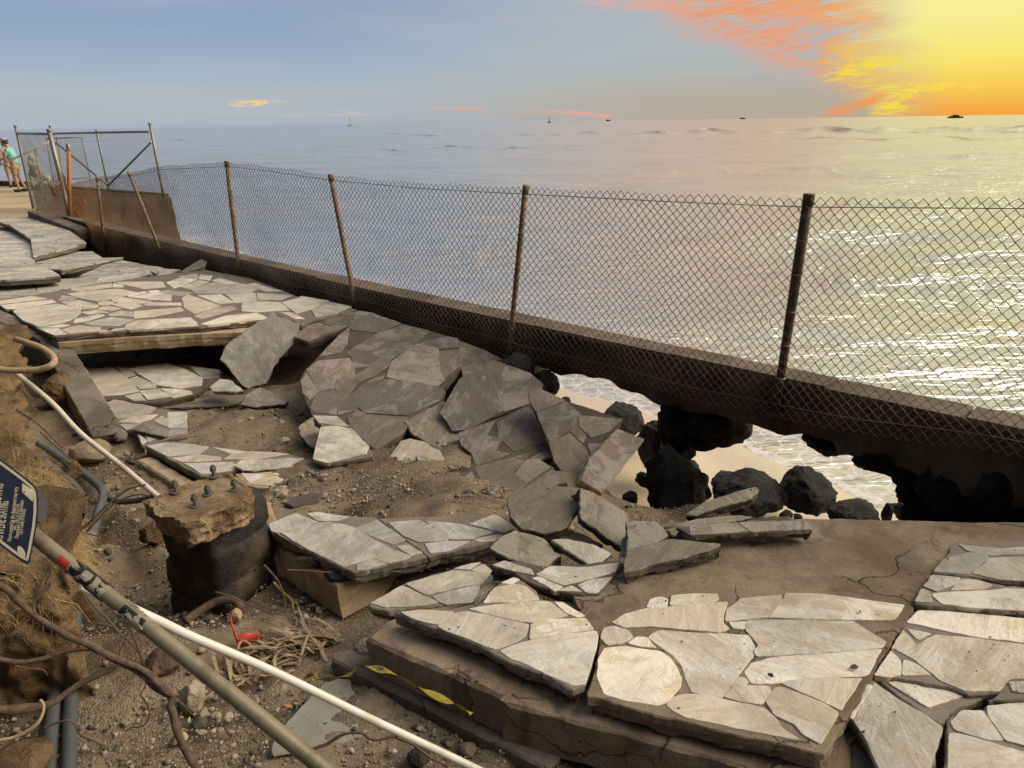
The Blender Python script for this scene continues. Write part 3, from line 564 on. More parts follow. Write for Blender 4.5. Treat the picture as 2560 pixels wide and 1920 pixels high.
# lumps of old masonry still hanging from the beam
def hang(v, cx, cy, rx, ry, seed, depth=.7, off=-.13):
    s_, z_ = onwall(v, cx, cy, off); x, y = wall_at(s_, off); dep = (Vector((float(x), float(y), z_)) - O).dot(fwd); k = dep / FPX / VW[v][2]
    bm = rockmesh(seed, 4, 8, .18, .07)
    for q in bm.verts: q.co = Vector((q.co.x * rx * k, q.co.y * rx * k * depth, q.co.z * ry * k * 1.05))
    bmesh.ops.recalc_face_normals(bm, faces=bm.faces); me = bpy.data.meshes.new('masonry_lump'); bm.to_mesh(me); bm.free()
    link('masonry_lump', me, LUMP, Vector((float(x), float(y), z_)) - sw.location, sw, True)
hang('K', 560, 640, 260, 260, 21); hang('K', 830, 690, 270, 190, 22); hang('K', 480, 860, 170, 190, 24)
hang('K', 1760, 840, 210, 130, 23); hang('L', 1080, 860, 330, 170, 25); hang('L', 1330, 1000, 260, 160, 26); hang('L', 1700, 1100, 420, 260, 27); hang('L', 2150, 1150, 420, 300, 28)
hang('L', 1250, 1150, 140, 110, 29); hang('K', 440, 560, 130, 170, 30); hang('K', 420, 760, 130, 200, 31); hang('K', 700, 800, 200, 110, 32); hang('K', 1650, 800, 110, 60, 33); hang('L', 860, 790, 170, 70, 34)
# ------------------------------------------------------------------ broken walkway slabs with their flagstones
SEED = [100]; SLABS = []
def plane(view, out, z0, ax, ay):
    cx = sum(p[0] for p in out) / len(out); cy = sum(p[1] for p in out) / len(out); return Frame(atz(view, cx, cy, z0), Vector((-ax, -ay, 1)))
def poly2(fr, view, pts):
    P = [fr.to2(onpl(view, x, y, fr.p, fr.n)) for x, y in pts]
    if area2(P) < 0: P = P[::-1]
    return P
def flag(fr, P, parent, mat, h=None, th=.022, r=.007, amp=.008, step=.022, name='flagstone', bev=.002):
    SEED[0] += 1; sd_ = SEED[0] * 1.37; rr = random.Random(SEED[0]); h = h if h is not None else rr.uniform(.0025, .0075)
    if abs(area2(P)) < .0012: return
    far = max(1.0, (fr.p - O).length / 4.5); P = inset(P, -(.010 if mat in (STD, STP) else .0065) * min(far, 1.6)); P = rough(chaik(P, r), step * far, amp, sd_)
    if len(P) < 4: return
    dx, dy = rr.gauss(0, .006), rr.gauss(0, .006); cx = sum(p[0] for p in P) / len(P); cy = sum(p[1] for p in P) / len(P)
    tl = lambda Q, hh: [hh + (q[0] - cx) * dx + (q[1] - cy) * dy for q in Q]
    P2 = inset(P, bev)
    V_, F_ = ringmesh(fr, [(P, -th), (P, tl(P, h - bev)), (P2, tl(P2, h))], cap_bottom=False)
    return obj(name, V_, F_, mat, parent, False)
def slab(label, view, out, z0, ax=0.0, ay=0.0, th=.08, stones=None, mat=None, bed=None, jit=.016, voro=None, name='broken_slab', cat='slab', group=None, solo=False, side=None, stview=None, step=.024, under=.02, flare=0.0, h=None, grow=1.0):
    gx_, gy_ = sum(q[0] for q in out) / len(out), sum(q[1] for q in out) / len(out); out = [(gx_ + (x - gx_) * grow, gy_ + (y - gy_) * grow) for x, y in out]
    if stones and grow != 1.0: stones = [[(gx_ + (x - gx_) * grow, gy_ + (y - gy_) * grow) for x, y in st] for st in stones]
    SEED[0] += 1; sd_ = SEED[0] * 2.11; mat = mat or STN; bed = bed or BED
    fr = plane(view, out, z0, ax, ay); P0 = poly2(fr, view, out); far = max(1.0, (fr.p - O).length / 4.5)
    P = rough(chaik(P0, .006), step * far, jit, sd_)
    var = lambda Q, a, s2: [(q[0] + mnoise.noise(Vector((q[0] * 7, q[1] * 7, s2))) * a, q[1] + mnoise.noise(Vector((q[0] * 7 + 9, q[1] * 7, s2))) * a) for q in Q]
    top2 = inset(P, .004)
    def sring(d, ins, f): Q = inset(P, ins); return [(q[0] + (mnoise.noise(Vector((q[0] * 11, q[1] * 11, sd_ + d * 9))) * .8 + mnoise.noise(Vector((q[0] * 34, q[1] * 34, sd_ + d * 30))) * .6) * jit * f, q[1] + (mnoise.noise(Vector((q[1] * 11, q[0] * 11, sd_ - d * 9))) * .8 + mnoise.noise(Vector((q[1] * 34, q[0] * 34, sd_ - d * 30))) * .6) * jit * f) for q in Q]
    bot = [-th + mnoise.noise(Vector((q[0] * 6, q[1] * 6, sd_))) * th * .22 for q in P]
    rings = [(sring(1, under + .012, 1.3), bot), (sring(.8, under * .8, 1.3), [b_ * .82 for b_ in bot]), (sring(.6, under * .45, 1.2), [b_ * .6 for b_ in bot]), (sring(.42, under * .2 + .004, 1.0), [b_ * .42 for b_ in bot]), (sring(.36, -.002, .8), [b_ * .34 for b_ in bot]), (sring(.1, -.001, .35), -.006), (top2, 0.0)]
    V_, F_ = ringmesh(fr, rings)
    o = obj(name, V_, F_, mat if solo else bed, None, False); tag(o, label, cat, group)
    if solo:
        o.data.materials.append(side or BEDD); nP = len(P)
        for i, pl_ in enumerate(o.data.polygons): pl_.material_index = 0 if (pl_.index >= nP * 5 and pl_.normal.dot(fr.n) > .3) else 1
    SLABS.append((fr, P0, z0))
    if stones:
        for st in stones: flag(fr, poly2(fr, stview or view, st), o, mat, h=h)
    if voro:
        size, gap, seed = voro[:3]
        for c in voronoi(P0, size, gap, seed, *(voro[3:])): flag(fr, c, o, mat, r=.02 * size / .3)
    return o, fr
ex = lambda L: [[(1800 if x >= 1552 else x, 1790 if y >= 1659 else y) for x, y in P] for P in L]
GS = 'broken walkway slabs'
# --- foreground right
M4 = [[(155, 585), (180, 535), (250, 515), (290, 530), (285, 580), (230, 592)], [(310, 575), (320, 515), (450, 505), (620, 498), (630, 530), (610, 545), (400, 575)],
      [(0, 640), (160, 600), (420, 580), (690, 555), (655, 640), (660, 700), (700, 735), (640, 755), (340, 730), (170, 712), (0, 720), (-80, 690)], [(680, 680), (690, 610), (780, 535), (1050, 510), (1035, 560), (975, 650)],
      [(970, 655), (1070, 535), (1085, 497), (1300, 500), (1870, 575), (1830, 640), (1780, 670), (1338, 668)], [(815, 740), (830, 680), (1180, 672), (1700, 680), (1800, 730), (1730, 850), (1340, 890), (1060, 905), (890, 920), (870, 890), (905, 850), (870, 800)],
      [(810, 1020), (860, 960), (1000, 925), (1338, 898), (1720, 868), (1630, 1030), (1590, 1045), (1340, 1050), (1070, 1085), (900, 1093), (850, 1090)], [(1060, 1100), (1100, 1085), (1338, 1065), (1590, 1060), (1450, 1275), (1340, 1215), (1180, 1150)],
      [(955, 1230), (1010, 1135), (1060, 1135), (1180, 1175), (1338, 1240), (1430, 1295), (1310, 1500), (1200, 1440), (1150, 1370), (1010, 1310)], [(670, 1190), (740, 1115), (970, 1120), (985, 1165), (915, 1235), (780, 1210)], [(740, 1108), (770, 1060), (810, 1065), (820, 1090), (790, 1105)],
      [(165, 785), (190, 760), (240, 740), (480, 760), (720, 770), (830, 775), (870, 870), (850, 920), (655, 1185), (560, 1170), (460, 1155), (430, 1090), (390, 970), (330, 900), (250, 850)],
      [(-128, 862), (0, 850), (110, 870), (240, 885), (300, 925), (350, 1000), (375, 1070), (365, 1120), (290, 1215), (220, 1240), (0, 1200), (-130, 1164), (-167, 1048), (-165, 932)], [(30, 830), (90, 795), (150, 795), (210, 860), (100, 845)],
      [(-155, 793), (-136, 731), (-66, 719), (27, 746), (54, 793), (-27, 831), (-112, 839)], [(290, 1240), (330, 1190), (400, 1170), (560, 1175), (680, 1210), (940, 1270), (1010, 1330), (1050, 1400), (1165, 1470), (1000, 1440), (680, 1375), (420, 1320), (340, 1285)], [(705, 690), (825, 683), (800, 735), (730, 725)]]
toM = lambda L: [((x / .8641 - 1560) * 2.676, (y / .8641 - 1300) * 2.676) for x, y in L]
out4 = toM([(1268, 1505), (1300, 1375), (1255, 1332), (1232, 1270), (1330, 1235), (1345, 1160), (1440, 1128), (1800, 1120), (2066, 1127), (2420, 1130), (2420, 1186), (2069, 1170), (1975, 1312), (1878, 1468), (1781, 1630), (1500, 1565)])
slab('large walkway slab with pale flagstones in front and bare worn screed behind', 'M', out4, -.20, 0, 0, .10, M4, STN, PLAIN, name='walkway_slab', group=None)
def nslab(label, out, stones, z, ax=0, ay=0, th=.09, mat=None, **k): return slab(label, 'N', ex([out])[0], z, ax, ay, th, ex(stones), mat or STN, BED, **k)
nslab('far right slab in the wall shade, beyond the upper crack', [(935, 352), (1105, 140), (1552, 130), (1552, 425), (1340, 400), (1190, 372)], [[(950, 345), (1020, 270), (1180, 225), (1300, 230), (1310, 260), (1200, 340), (1180, 362)], [(1210, 360), (1330, 260), (1552, 240), (1552, 412), (1380, 398)], [(1120, 170), (1400, 200), (1552, 170), (1552, 215), (1320, 240), (1180, 210)]], -.185, mat=STM)
nslab('narrow right-hand slab lying between the two cracks', [(818, 553), (935, 366), (1190, 390), (1440, 440), (1552, 470), (1552, 630), (1200, 588)], [[(880, 450), (945, 378), (1120, 392), (1090, 430), (960, 480)], [(1060, 475), (1130, 410), (1240, 408), (1340, 440), (1280, 465)], [(825, 548), (870, 465), (920, 490), (930, 552)], [(940, 500), (1060, 485), (1300, 478), (1450, 458), (1552, 485), (1552, 618), (1250, 588), (1000, 562)]], -.18, mat=STM)
nslab('pale right-hand slab with one very large flagstone at the frame edge', [(545, 1048), (790, 640), (845, 597), (1200, 617), (1552, 680), (1552, 1055), (1450, 1070), (1375, 1155), (1190, 1170), (1040, 1115), (700, 1058)], [[(770, 690), (845, 610), (1050, 620), (1552, 690), (1552, 850), (1200, 780), (900, 715)], [(665, 865), (740, 745), (780, 780), (820, 830), (720, 855)], [(700, 870), (850, 830), (960, 775), (1200, 795), (1552, 865), (1552, 1048), (1450, 1063), (1380, 1145), (1160, 1145), (1000, 1080), (900, 1000), (830, 940)], [(552, 1040), (660, 880), (720, 940), (725, 1038), (640, 1050)], [(740, 1040), (750, 940), (830, 970), (930, 1040)], [(775, 735), (930, 765), (840, 800)]], -.205)
nslab('wedge of slab with one pale stone below the lower crack', [(570, 1068), (690, 1066), (1040, 1124), (1150, 1172), (1300, 1172), (1180, 1240), (1060, 1290), (1010, 1370), (870, 1285), (700, 1175)], [[(640, 1095), (760, 1073), (1030, 1122), (1140, 1178), (910, 1255), (800, 1190)], [(930, 1290), (960, 1280), (980, 1310), (950, 1315)]], -.225)
nslab('tilted slab corner with one big grey-flecked stone at the bottom right', [(470, 1105), (545, 1066), (700, 1190), (1005, 1385), (880, 1659), (640, 1659), (500, 1480), (405, 1345), (328, 1295)], [[(550, 1085), (700, 1195), (870, 1295), (998, 1385), (880, 1659), (645, 1659), (505, 1480), (415, 1345)], [(335, 1290), (470, 1112), (530, 1112), (510, 1140), (403, 1335)]], -.225, ax=.10, ay=.02, mat=STM, th=.10)
nslab('dark cracked piece dropped below the tilted corner at the bottom edge', [(205, 1580), (440, 1425), (510, 1500), (650, 1659), (230, 1659)], [[(215, 1580), (435, 1435), (500, 1505), (640, 1659), (250, 1659)]], -.33, ax=-.12, ay=.05, mat=STP, th=.10)
nslab('bottom right corner slab with tan wedge-shaped stones', [(1040, 1315), (1165, 1280), (1552, 1195), (1552, 1659), (1000, 1659), (1030, 1560)], [[(1060, 1360), (1150, 1285), (1270, 1280), (1410, 1475), (1300, 1470), (1090, 1410)], [(1300, 1250), (1552, 1205), (1552, 1580), (1430, 1480), (1310, 1310)], [(1040, 1659), (1055, 1430), (1130, 1440), (1400, 1510), (1552, 1640), (1552, 1659)]], -.215, mat=STM)
nslab('small raised stone against the right frame edge', [(1440, 1100), (1470, 1060), (1552, 1050), (1552, 1185), (1310, 1215), (1390, 1160)], [[(1455, 1090), (1552, 1068), (1552, 1180), (1480, 1150)]], -.19, ax=.1, mat=STM, th=.06)
slab('continuation of the pale paving beyond the right edge', 'N', [(1815, 125), (2900, 160), (3100, 1790), (1815, 1790)], -.20, 0, 0, .09, mat=STN, bed=BED, voro=(.30, .02, 41, 1.6, .2), name='walkway_slab')
# --- foreground centre
J5 = [[(0, 318), (250, 306), (460, 315), (400, 370), (330, 420), (250, 412), (100, 365)], [(330, 440), (440, 340), (560, 310), (700, 330), (1000, 390), (1105, 425), (1085, 520), (1000, 570), (830, 630), (720, 600)],
      [(600, 290), (720, 270), (1000, 235), (1280, 230), (1450, 350), (1250, 385), (1150, 410), (1060, 395), (800, 340)], [(1135, 430), (1290, 385), (1600, 375), (1665, 460), (1400, 500), (1125, 555)],
      [(870, 650), (1000, 600), (1120, 570), (1400, 515), (1690, 485), (1697, 530), (1640, 780), (1590, 925), (1500, 935), (1270, 845), (1120, 775), (960, 710)], [(1335, 230), (1400, 235), (1595, 345), (1540, 360), (1440, 320)],
      [(725, 235), (830, 110), (1000, 80), (1080, 100), (1185, 190), (1195, 215), (960, 232)], [(880, 62), (980, 25), (1030, 38), (960, 70)]]
slab('pale slab overhanging the step, with the open crack on its right', 'J', [(-57, 312), (280, 300), (470, 300), (600, 275), (640, 262), (720, 230), (780, 120), (830, 90), (900, 50), (1000, 15), (1080, 60), (1170, 130), (1200, 195), (1290, 215), (1340, 210), (1600, 345), (1665, 455), (1700, 490), (1692, 560), (1634, 790), (1585, 940), (1490, 985), (1250, 850), (920, 730), (760, 640), (330, 460), (0, 335)], -.19, -.02, .03, .075, J5, STN, name='walkway_slab')
I6 = [[(50, 1045), (470, 930), (780, 950), (700, 1030), (500, 1070), (220, 1135)], [(280, 1150), (520, 1090), (690, 1050), (638, 1200), (400, 1215), (330, 1185)], [(470, 910), (620, 870), (695, 858), (600, 918)], [(620, 920), (720, 870), (805, 935), (760, 945)], [(-250, 1205), (-100, 1130), (10, 1060), (90, 1090), (200, 1150), (330, 1200), (200, 1225), (0, 1235), (-130, 1240)]]
slab('tan slab sunk against the thick two-layer slab, left of the wedge-shaped gap', 'I', [(-267, 1203), (-110, 1115), (30, 1035), (440, 915), (690, 850), (815, 935), (700, 1035), (640, 1212), (400, 1225), (150, 1240), (-100, 1270), (-250, 1230)], -.27, -.03, .05, .075, I6, STM)
slab('splinter of slab standing on edge in the wedge-shaped gap', 'I', [(640, 1215), (700, 1040), (780, 960), (860, 950), (830, 1040), (760, 1090), (690, 1190)], -.27, .1, -.15, .06, solo=True, mat=STP, side=BEDD)
F7 = [[(665, 800), (900, 705), (960, 740), (1080, 780), (900, 830), (745, 868), (695, 855)], [(1000, 710), (1100, 702), (1350, 740), (1250, 770), (1090, 770)], [(770, 875), (930, 835), (1180, 780), (1400, 830), (1560, 930), (1740, 1025), (1560, 1090), (1420, 1125), (1310, 1160), (1000, 1010)],
      [(1430, 1198), (1430, 1150), (1560, 1105), (1680, 1138), (1500, 1188)], [(1565, 1098), (1760, 1033), (1895, 1075), (1840, 1105), (1695, 1132)], [(1350, 1162), (1395, 1168), (1405, 1195), (1380, 1195)], [(1420, 830), (1600, 760), (1690, 830), (1850, 930), (1740, 975), (1570, 910)], [(1700, 790), (1960, 770), (2212, 880), (2212, 940), (1960, 955), (1830, 900)],
      [(1770, 992), (1870, 987), (1990, 1050), (1890, 1068)], [(2010, 968), (2212, 953), (2400, 950), (2212, 1032), (2060, 1048)], [(2010, 770), (2300, 800), (2600, 870), (2420, 925), (2230, 930), (2090, 830)], [(2400, 800), (2600, 722), (2660, 742), (2775, 840), (2700, 872)], [(2450, 930), (2650, 887), (2690, 902), (2600, 942), (2480, 948)]]
def splitpx(P, sgn):                                         # keep the part of a picture polygon on one side of the long crack
    (ax_, ay_), (bx_, by_) = (1583, 735), (2046, 1085); dx_, dy_ = bx_ - ax_, by_ - ay_; L_ = math.hypot(dx_, dy_); nx_, ny_ = dy_ / L_ * sgn, -dx_ / L_ * sgn
    return clip_half(P, ax_ - nx_ * 3.5, ay_ - ny_ * 3.5, nx_, ny_)
out7 = [(690, 862), (655, 785), (880, 700), (1050, 692), (1300, 715), (1600, 745), (2000, 730), (2400, 715), (2660, 722), (2782, 846), (2640, 935), (2212, 1040), (2050, 1075), (1400, 1212), (1360, 1202)]
for sgn, lb in ((1, 'thick two-layer slab left of its long crack, in the middle beside the sand'), (-1, 'right piece of the two-layer slab beyond the long crack')):
    slab(lb, 'F', splitpx(out7, sgn), -.30 if sgn > 0 else -.304, -.01, .02, .095, [q for q in (splitpx(st, sgn) for st in F7) if len(q) > 2], STM, BED, name='walkway_slab')
# --- pile right of centre
pl = dict(solo=True, mat=STP, side=BEDD, jit=.018, grow=1.05)
slab('round-edged brown slab lying on top of the heap', 'I', [(940, 290), (1060, 215), (1230, 185), (1440, 200), (1530, 250), (1540, 340), (1500, 430), (1440, 530), (1380, 570), (1240, 590), (1060, 550), (960, 450)], -.13, .05, .38, .09, **pl)
slab('steeply tilted brown slab facing left beside the round-edged one', 'I', [(1558, 200), (1700, 275), (1960, 430), (1968, 735), (1800, 640), (1600, 500), (1568, 470)], -.14, -.35, .8, .10, **pl)
slab('square brown slab propped on the heap under the round-edged one', 'I', [(790, 728), (900, 620), (1000, 570), (1230, 640), (1330, 750), (1390, 790), (1240, 880), (1150, 915)], -.19, .06, .28, .085, **pl)
slab('narrow grey block tipped on the heap, its long edge to the front', 'I', [(1298, 650), (1440, 645), (1690, 695), (1822, 770), (1670, 892)], -.17, -.10, .12, .065, solo=True, mat=STM, side=STP, jit=.01)
slab('dark slab filling behind the narrow grey block', 'I', [(1200, 640), (1400, 555), (1560, 600), (1740, 690), (1600, 700), (1380, 660)], -.27, 0, .1, .07, **pl)
slab('dark-edged slab with joints lying flat in front of the heap', 'I', [(770, 870), (1000, 830), (1240, 880), (1600, 860), (1900, 835), (1925, 865), (1850, 955), (1720, 1122), (1380, 1112), (1180, 1050), (1080, 1000), (960, 930)], -.18, -.02, .03, .07, [[(1180, 960), (1300, 890), (1620, 900), (1890, 855), (1850, 935), (1600, 1000), (1410, 1050)], [(1150, 990), (1200, 980), (1400, 1060), (1340, 1098)], [(1360, 1098), (1480, 1058), (1570, 1105)], [(1540, 1050), (1650, 1002), (1830, 982), (1695, 1112), (1620, 1110)], [(800, 875), (900, 845), (1130, 920), (1150, 960), (1000, 930)]], STM, BEDD)
slab('brown slab with a chipped edge resting on the bare screed', 'M', [(10, 345), (30, 212), (160, 160), (320, 128), (632, 162), (560, 200), (430, 235), (330, 265), (210, 290)], -.11, .02, .08, .09, **pl)
slab('brown slab standing in shade behind the chipped one', 'M', [(25, 205), (25, 10), (210, 15), (305, 100), (190, 158)], -.13, -.05, .25, .07, **pl)
slab('long straight slab of yellowish stone on the far edge of the screed', 'M', [(345, 45), (440, 32), (760, 12), (1222, 5), (1258, 62), (900, 82), (440, 100)], -.10, .0, .02, .075, [[(450, 98), (445, 42), (750, 22), (830, 75)], [(770, 22), (1215, 12), (1250, 60), (850, 78)]], STP, BEDD)
slab('yellowish slab tilted up against the craggy boulder', 'K', [(545, 1462), (690, 1362), (1130, 1230), (1158, 1262), (1100, 1330), (870, 1400), (640, 1472)], -.17, .12, .22, .075, **pl)
slab('flat shard poking out from under the long straight slab', 'K', [(360, 1575), (600, 1520), (900, 1480), (1100, 1490), (900, 1540), (590, 1570)], -.18, 0, .05, .05, **pl)
slab('short dark chunk at the left end of the long straight slab', 'K', [(370, 1600), (470, 1575), (560, 1590), (585, 1650), (420, 1650)], -.16, .1, .1, .07, **pl)
# --- slumped slabs in the middle
E10 = [[(1440, 480), (1560, 495), (1400, 545), (1390, 520)], [(1390, 560), (1560, 503), (1800, 585), (1610, 660), (1400, 640), (1375, 620)], [(1620, 668), (1830, 602), (2040, 648), (1900, 780), (1700, 895), (1500, 950), (1410, 960), (1390, 870), (1340, 830)], [(1100, 870), (1290, 680), (1360, 620), (1330, 760), (1280, 830)], [(1005, 985), (1100, 910), (1350, 890), (1395, 960), (1400, 1080), (1380, 1110), (1090, 1165)],
       [(1420, 1030), (1660, 872), (1700, 905), (1690, 950), (1560, 1030), (1430, 1085)], [(1690, 1045), (1730, 920), (1950, 765), (2120, 805), (2130, 960), (2175, 1070), (2120, 1120), (1800, 1068)], [(2060, 733), (2210, 702), (2290, 720), (2300, 790), (2140, 798), (1980, 755)], [(2145, 830), (2300, 812), (2312, 940), (2190, 1050), (2140, 960)], [(1440, 1300), (1520, 1152), (1680, 1075), (1870, 1085), (2130, 1142), (2178, 1172), (2130, 1250), (1850, 1375), (1500, 1352)],
       [(1090, 1180), (1220, 1160), (1245, 1300), (1238, 1368), (1060, 1342), (1035, 1310)], [(1230, 1150), (1400, 1115), (1430, 1095), (1350, 1200), (1260, 1285)], [(1262, 1302), (1500, 1102), (1515, 1130), (1410, 1330), (1270, 1372)], [(1370, 1460), (1500, 1375), (1840, 1402), (1878, 1442), (1790, 1540), (1590, 1660), (1545, 1630), (1400, 1500)], [(1350, 1400), (1430, 1342), (1490, 1362), (1370, 1440)], [(990, 1010), (1080, 1180), (1015, 1240), (970, 1180), (950, 1080)], [(1525, 1092), (1660, 1022), (1640, 1060), (1535, 1125)]]
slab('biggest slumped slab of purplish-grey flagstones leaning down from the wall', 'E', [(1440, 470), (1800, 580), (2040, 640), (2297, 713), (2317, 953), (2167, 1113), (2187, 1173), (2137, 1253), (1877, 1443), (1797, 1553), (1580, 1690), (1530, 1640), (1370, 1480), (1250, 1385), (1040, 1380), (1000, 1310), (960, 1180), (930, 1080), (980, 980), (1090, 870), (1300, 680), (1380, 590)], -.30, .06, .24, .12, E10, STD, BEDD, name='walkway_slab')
slab('grey slab broken off at the foot of the biggest slumped slab', 'F', [(1050, 232), (1110, 40), (1115, -60), (1040, -140), (1250, -130), (1370, -40), (1530, 130), (1560, 200), (1400, 240), (1160, 272)], -.40, 0, .14, .08, [[(1115, -40), (1240, -50), (1370, -25), (1520, 130), (1500, 195), (1170, 268), (1055, 232)], [(1050, -138), (1245, -128), (1365, -40), (1250, -58), (1110, -75)]], STM, BED)
slab('pale pitted lump of mortar beside the broken-off grey slab', 'F', [(925, -60), (1040, -130), (1105, -40), (1110, 50), (1090, 150), (1000, 110), (930, 10)], -.50, .1, .25, .09, solo=True, mat=CORAL, side=BEDD, jit=.03)
slab('stained upright slab leaning on the cut edge of the left pavement', 'E', [(240, 892), (322, 752), (500, 620), (700, 490), (800, 530), (920, 590), (915, 655), (870, 760), (700, 960), (640, 1105), (480, 1148), (400, 1080)], -.27, -.5, 2.0, .11, solo=True, mat=STM, side=BEDD, jit=.03)
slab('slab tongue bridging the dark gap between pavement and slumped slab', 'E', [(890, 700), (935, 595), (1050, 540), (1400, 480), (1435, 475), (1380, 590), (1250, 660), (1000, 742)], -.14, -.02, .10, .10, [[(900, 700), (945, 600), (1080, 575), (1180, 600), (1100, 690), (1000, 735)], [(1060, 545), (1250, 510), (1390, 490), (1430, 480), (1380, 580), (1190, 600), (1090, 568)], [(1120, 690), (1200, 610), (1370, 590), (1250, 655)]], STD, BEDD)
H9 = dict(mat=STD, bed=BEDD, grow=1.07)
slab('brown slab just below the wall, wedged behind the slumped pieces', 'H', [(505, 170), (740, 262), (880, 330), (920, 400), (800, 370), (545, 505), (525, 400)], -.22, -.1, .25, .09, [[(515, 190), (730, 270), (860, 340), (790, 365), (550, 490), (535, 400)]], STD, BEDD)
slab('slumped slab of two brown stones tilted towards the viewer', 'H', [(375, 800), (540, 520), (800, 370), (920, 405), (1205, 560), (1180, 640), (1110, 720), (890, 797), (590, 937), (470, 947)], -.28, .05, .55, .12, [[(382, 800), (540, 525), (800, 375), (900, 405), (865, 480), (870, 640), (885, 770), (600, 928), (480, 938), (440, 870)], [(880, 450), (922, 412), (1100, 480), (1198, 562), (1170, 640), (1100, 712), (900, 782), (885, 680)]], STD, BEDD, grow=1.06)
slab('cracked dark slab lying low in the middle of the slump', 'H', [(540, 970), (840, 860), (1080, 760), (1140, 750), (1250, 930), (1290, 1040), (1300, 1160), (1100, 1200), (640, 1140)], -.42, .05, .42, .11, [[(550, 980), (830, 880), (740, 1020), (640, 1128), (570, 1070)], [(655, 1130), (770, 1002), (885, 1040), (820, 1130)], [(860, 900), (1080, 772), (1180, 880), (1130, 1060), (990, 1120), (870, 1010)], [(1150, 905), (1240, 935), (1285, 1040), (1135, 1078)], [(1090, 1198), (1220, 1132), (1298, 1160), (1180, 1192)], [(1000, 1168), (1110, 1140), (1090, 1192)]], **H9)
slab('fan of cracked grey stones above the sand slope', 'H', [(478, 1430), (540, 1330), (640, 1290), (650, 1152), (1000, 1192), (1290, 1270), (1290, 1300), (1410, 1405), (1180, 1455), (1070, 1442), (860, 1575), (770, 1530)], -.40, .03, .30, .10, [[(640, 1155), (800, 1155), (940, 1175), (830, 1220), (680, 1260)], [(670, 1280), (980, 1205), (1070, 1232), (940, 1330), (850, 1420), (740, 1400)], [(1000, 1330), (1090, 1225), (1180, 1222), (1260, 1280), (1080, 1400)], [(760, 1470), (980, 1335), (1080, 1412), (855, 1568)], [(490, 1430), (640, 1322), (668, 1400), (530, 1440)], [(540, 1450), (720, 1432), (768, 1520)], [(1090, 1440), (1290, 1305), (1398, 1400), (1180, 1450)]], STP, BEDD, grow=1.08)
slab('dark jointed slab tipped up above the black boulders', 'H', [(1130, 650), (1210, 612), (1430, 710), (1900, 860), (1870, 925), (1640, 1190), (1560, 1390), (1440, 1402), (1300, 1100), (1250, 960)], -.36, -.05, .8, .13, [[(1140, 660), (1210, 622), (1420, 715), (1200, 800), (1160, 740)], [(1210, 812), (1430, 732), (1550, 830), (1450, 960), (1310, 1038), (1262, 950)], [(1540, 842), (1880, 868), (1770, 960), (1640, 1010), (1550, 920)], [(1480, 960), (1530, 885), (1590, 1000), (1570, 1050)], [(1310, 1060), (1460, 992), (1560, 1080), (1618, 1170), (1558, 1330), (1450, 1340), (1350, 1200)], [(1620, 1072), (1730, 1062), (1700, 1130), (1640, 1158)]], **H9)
slab('rust-brown thick slab tipped on its side at the right of the slump', 'H', [(1560, 1382), (1640, 1192), (1880, 935), (2122, 1030), (2060, 1100), (1745, 1500)], -.45, -.55, .55, .15, solo=True, mat=STD, side=CON, jit=.015)
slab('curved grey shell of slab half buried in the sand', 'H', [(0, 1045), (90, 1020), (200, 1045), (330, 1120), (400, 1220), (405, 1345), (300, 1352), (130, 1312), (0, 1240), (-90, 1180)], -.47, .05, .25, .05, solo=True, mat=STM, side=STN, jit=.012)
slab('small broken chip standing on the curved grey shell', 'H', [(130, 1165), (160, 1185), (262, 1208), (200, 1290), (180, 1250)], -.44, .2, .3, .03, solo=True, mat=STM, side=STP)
slab('deep buried slab in the shade under the biggest slumped slab', 'H', [(80, 900), (380, 740), (500, 950), (560, 1130), (520, 1330), (410, 1330), (330, 1110), (150, 1000)], -.52, -.05, .3, .08, solo=True, mat=STP, side=BEDD, grow=1.15)
